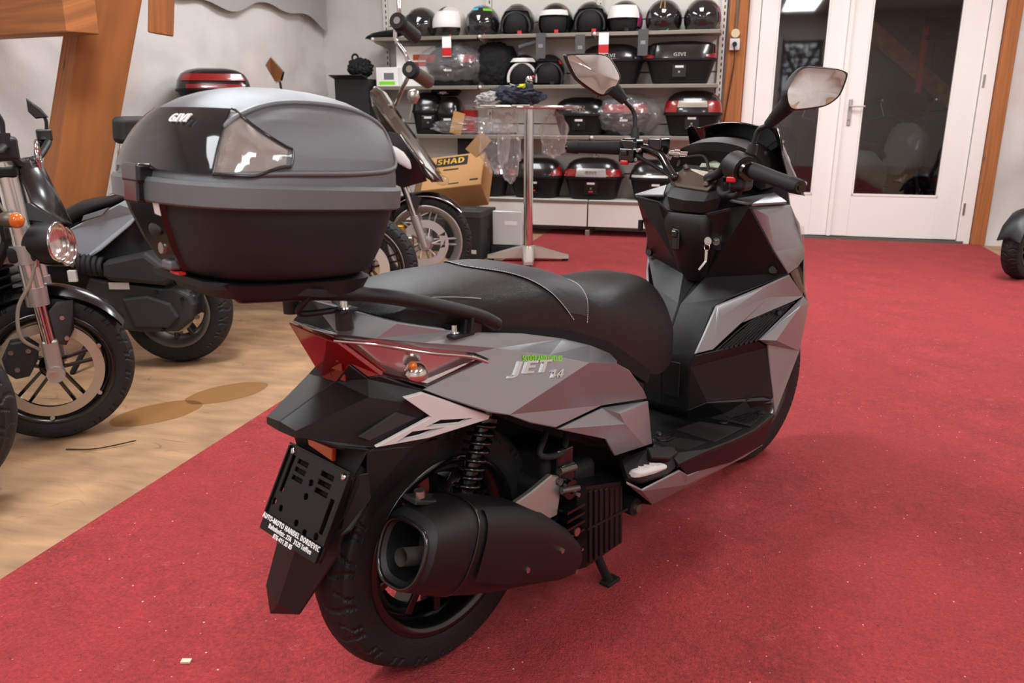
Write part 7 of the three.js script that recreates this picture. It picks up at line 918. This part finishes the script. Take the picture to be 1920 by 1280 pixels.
  inRoom(single('brown_carton', box(0.1, 0.09, 0.1, 0, 0.045, 0), M.card, 'little brown carton beside the black bag', 'box'), -3.4, 1.335, 0.24);
  inRoom(single('black_fairing_part', crumple(0.22, 0.035, 0.1, 41, 0.15).rotateZ(0.12), M.black, 'long black moulded fairing part on the left end of the top shelf', 'part'), -3.33, 1.805, 0.26);
  inRoom(single('helmet_sack', crumple(0.19, 0.2, 0.14, 45, 0.16), std({ color: 0x111112, roughness: 0.95 }), 'black cloth helmet sack on the second shelf', 'sack'), -2.27, 1.52, 0.25);
  inRoom(single('black_carton', box(0.5, 0.22, 0.3, 0, 0.11, 0, 0.004), M.blackMat, 'long black carton on the bottom deck behind the film', 'box'), -2.37, 0.66, 0.22).position.y = 0.695;
  const gc = single('gas_cartridge', cylBetween([-0.08, -0.02, 0], [0.08, 0.025, 0], 0.024), std({ color: 0x9fb0bf, metalness: 0.6, roughness: 0.3 }), 'silver blue gas cartridge hanging under the top shelf', 'cartridge'); inRoom(gc, -1.96, 1.69, 0.3);
  const card = (x, y, m, m2, label) => { const k = thing('hang_card', label, 'tag', 'price cards under the top shelf'); inRoom(k, x, y, 0.47); part(k, 'card', box(0.085, m2 ? 0.17 : 0.21, 0.002, 0, 0, 0), m); if (m2) part(k, 'red_half', box(0.085, 0.07, 0.002, 0, -0.045, 0.001), m2); else part(k, 'print', box(0.04, 0.03, 0.002, 0, 0.0, 0.0012), M.silverP); };
  card(-2.67, 1.67, M.plate, M.red, 'white and red price card hanging before the film-wrapped case'); card(-1.245, 1.67, M.plate, M.red, 'white and red price card hanging before the grey-black case'); const gk = std({ color: 0x4a4a4b, roughness: 0.4 }); card(-1.8, 1.66, gk, null, 'dark grey blister card beside the gas cartridge'); card(-1.45, 1.64, gk, null, 'dark grey blister card left of the white and red card'); card(-0.91, 1.67, gk, null, 'dark grey blister card left of the case with red corners');
  // socket on the door post
  const so = thing('power_socket', 'white wall socket with round switch and plugged black cable on the door post', 'socket'); inRoom(so, -0.16, 1.665, 0.09); part(so, 'socket_box', box(0.085, 0.095, 0.045, 0, 0, 0.022, 0.006), M.white); part(so, 'junction_box', cylBetween([0, 0.09, 0], [0, 0.09, 0.04], 0.036), std({ color: 0xd9c9a4, roughness: 0.5 })); part(so, 'plug', cylBetween([0, 0, 0.045], [0, 0, 0.075], 0.02), M.rubber); part(so, 'cable', tube([[0, -0.01, 0.06], [0.005, -0.15, 0.02], [-0.02, -0.4, 0.012], [-0.05, -0.7, 0.012], [-0.09, -1.4, 0.012]], 0.004, 50, 6), M.rubber); part(so, 'conduit', cylBetween([0, 0.12, 0.012], [0.01, 1.3, 0.012], 0.009), std({ color: 0x6d665f, roughness: 0.5 }));
  // small litter
  const tie = single('cable_tie', tube([[-1.52, 0.004, -2.52], [-1.42, 0.006, -2.52], [-1.31, 0.01, -2.58]], 0.0022, 24, 6), M.blackMat, 'black cable tie lying by the naked motorcycle tyre', 'cable tie');
  single('wood_chip', box(0.02, 0.004, 0.012, -0.68, 0.0095, -1.42), std({ color: 0xd9cbb0, roughness: 0.8 }), 'tiny pale chip on the carpet in the lower left foreground', 'chip');
  const gs = thing('floor_disc', 'small clear glide lying on the carpet before the bar table', 'glide'); inRoom(gs, -1.5, 0.007, 2.2); part(gs, 'disc', lathe([[0.001, 0], [0.05, 0], [0.045, 0.008], [0.001, 0.01]], 24), M.plastic);
}
// ================================================================= the dim room behind the glazed doors
{
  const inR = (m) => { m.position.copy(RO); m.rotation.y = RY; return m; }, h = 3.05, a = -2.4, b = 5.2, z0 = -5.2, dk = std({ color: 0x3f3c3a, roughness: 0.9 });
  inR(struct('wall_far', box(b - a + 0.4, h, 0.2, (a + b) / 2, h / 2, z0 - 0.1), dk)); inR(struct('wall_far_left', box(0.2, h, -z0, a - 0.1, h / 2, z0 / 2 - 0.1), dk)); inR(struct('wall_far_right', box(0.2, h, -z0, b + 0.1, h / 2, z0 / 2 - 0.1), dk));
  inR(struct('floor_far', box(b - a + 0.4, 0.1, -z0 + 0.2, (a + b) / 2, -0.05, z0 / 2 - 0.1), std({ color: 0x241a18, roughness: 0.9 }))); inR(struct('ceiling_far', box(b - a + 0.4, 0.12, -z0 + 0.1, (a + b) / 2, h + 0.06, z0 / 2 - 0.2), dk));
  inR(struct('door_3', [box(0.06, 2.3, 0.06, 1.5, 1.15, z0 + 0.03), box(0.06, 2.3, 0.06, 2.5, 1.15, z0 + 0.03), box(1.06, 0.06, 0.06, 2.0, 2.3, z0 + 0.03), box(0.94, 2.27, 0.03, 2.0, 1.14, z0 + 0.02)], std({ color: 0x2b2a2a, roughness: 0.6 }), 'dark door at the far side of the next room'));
  const bm = inR(single('roof_brace', boxBetween([1.2, 2.3, -3.9], [2.9, 0.9, -3.9], 0.16, 0.2, [0, 1, 0], 0.008), M.timber, 'diagonal timber brace seen through the right door glass', 'beam'));
  // red display rack
  const k = thing('red_rack', 'red steel rack with two chrome rails behind the right door glass', 'rack'); inRoom(k, 0.28, 0, -2.5); const rd = std({ color: 0xb3202a, roughness: 0.45 });
  part(k, 'red_post', box(0.06, 2.0, 0.05, 1.55, 1.0, 0, 0.004), rd); part(k, 'red_post', box(0.06, 2.0, 0.05, 2.9, 1.0, 0, 0.004), rd); part(k, 'base_rail', box(1.35, 0.05, 0.05, 2.22, 0.36, 0, 0.004), rd); for (const y of [1.88, 1.12]) part(k, 'chrome_rail', cylBetween([1.55, y, 0.03], [2.9, y, 0.03], 0.02), M.chrome); part(k, 'top_board', box(1.35, 0.14, 0.02, 2.22, 2.02, -0.02), M.blackMat);
  const ms = (x, z, yaw, col, label, name) => {
    const S = thing(name, label, 'scooter'); inRoom(S, x, 0, z, yaw); const bm = phy({ color: col, roughness: 0.3, clearcoat: 0.6 });
    const f = wheel(S, 'front_wheel', { R: 0.25, w: 0.11, rim: 0.16, spokes: 5 }); f.position.set(0.65, 0.25, 0); const r = wheel(S, 'rear_wheel', { R: 0.25, w: 0.12, rim: 0.16, spokes: 5 }); r.position.set(-0.6, 0.25, 0);
    const sec = (rows) => loft(rows.map(([u, lo, hi, hw]) => { const q = []; for (let i = 0; i < 16; i++) { const t = i / 16 * 6.2832; q.push([u, lerp(lo, hi, 0.5 + 0.5 * sgp(Math.sin(t), 0.8)), hw * sgp(Math.cos(t), 0.7)]); } return q; }), { crease: 0.8 });
    part(S, 'front_shield', sec([[0.3, 0.45, 0.85, 0.16], [0.42, 0.45, 1.0, 0.22], [0.55, 0.5, 0.95, 0.2], [0.7, 0.58, 0.8, 0.1]]), bm); part(S, 'rear_body', sec([[-0.85, 0.62, 0.75, 0.06], [-0.6, 0.5, 0.76, 0.15], [-0.2, 0.4, 0.74, 0.17], [0.02, 0.3, 0.6, 0.14]]), bm); part(S, 'seat', sec([[-0.75, 0.74, 0.82, 0.08], [-0.45, 0.74, 0.84, 0.14], [-0.15, 0.7, 0.8, 0.14], [0.05, 0.62, 0.7, 0.08]]), M.seat);
    part(S, 'floorboard', box(0.5, 0.12, 0.36, 0.2, 0.3, 0, 0.03), M.black); part(S, 'front_fender', new THREE.TorusGeometry(0.275, 0.05, 8, 20, 2.2).rotateZ(0.5).scale(1, 1, 1.2).translate(0.65, 0.25, 0), bm);
    part(S, 'handlebar', tube([[0.3, 1.02, 0.36], [0.38, 1.05, 0.2], [0.42, 1.0, 0], [0.38, 1.05, -0.2], [0.3, 1.02, -0.36]], 0.016, 24, 8), M.black); part(S, 'fork', cylBetween([0.65, 0.25, 0.07], [0.45, 0.95, 0.03], 0.022), M.steel); part(S, 'headlamp', new THREE.SphereGeometry(0.07, 14, 10).scale(0.5, 0.8, 1.2).translate(0.66, 0.82, 0), M.chrome); part(S, 'windshield', shell([[0.5, 0.95, 0.17], [0.38, 1.3, 0.12], [0.38, 1.3, -0.12], [0.5, 0.95, -0.17]], [[0, 1, 2, 3]], { out: [1, 0.3, 0] }), M.smoke);
    part(S, 'mirror', [cylBetween([0.36, 1.05, 0.25], [0.34, 1.2, 0.3], 0.006), new THREE.SphereGeometry(0.05, 12, 8).scale(0.3, 0.7, 1.1).translate(0.34, 1.22, 0.32)], M.chrome); part(S, 'mirror', [cylBetween([0.36, 1.05, -0.25], [0.34, 1.2, -0.3], 0.006), new THREE.SphereGeometry(0.05, 12, 8).scale(0.3, 0.7, 1.1).translate(0.34, 1.22, -0.32)], M.chrome);
  };
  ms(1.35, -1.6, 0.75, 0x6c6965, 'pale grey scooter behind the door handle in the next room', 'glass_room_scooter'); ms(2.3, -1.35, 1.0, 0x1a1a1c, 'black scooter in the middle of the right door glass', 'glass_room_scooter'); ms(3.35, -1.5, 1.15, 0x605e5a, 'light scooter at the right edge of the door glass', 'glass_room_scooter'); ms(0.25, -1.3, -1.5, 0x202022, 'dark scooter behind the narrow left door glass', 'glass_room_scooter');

}
renderer.render(scene, camera);
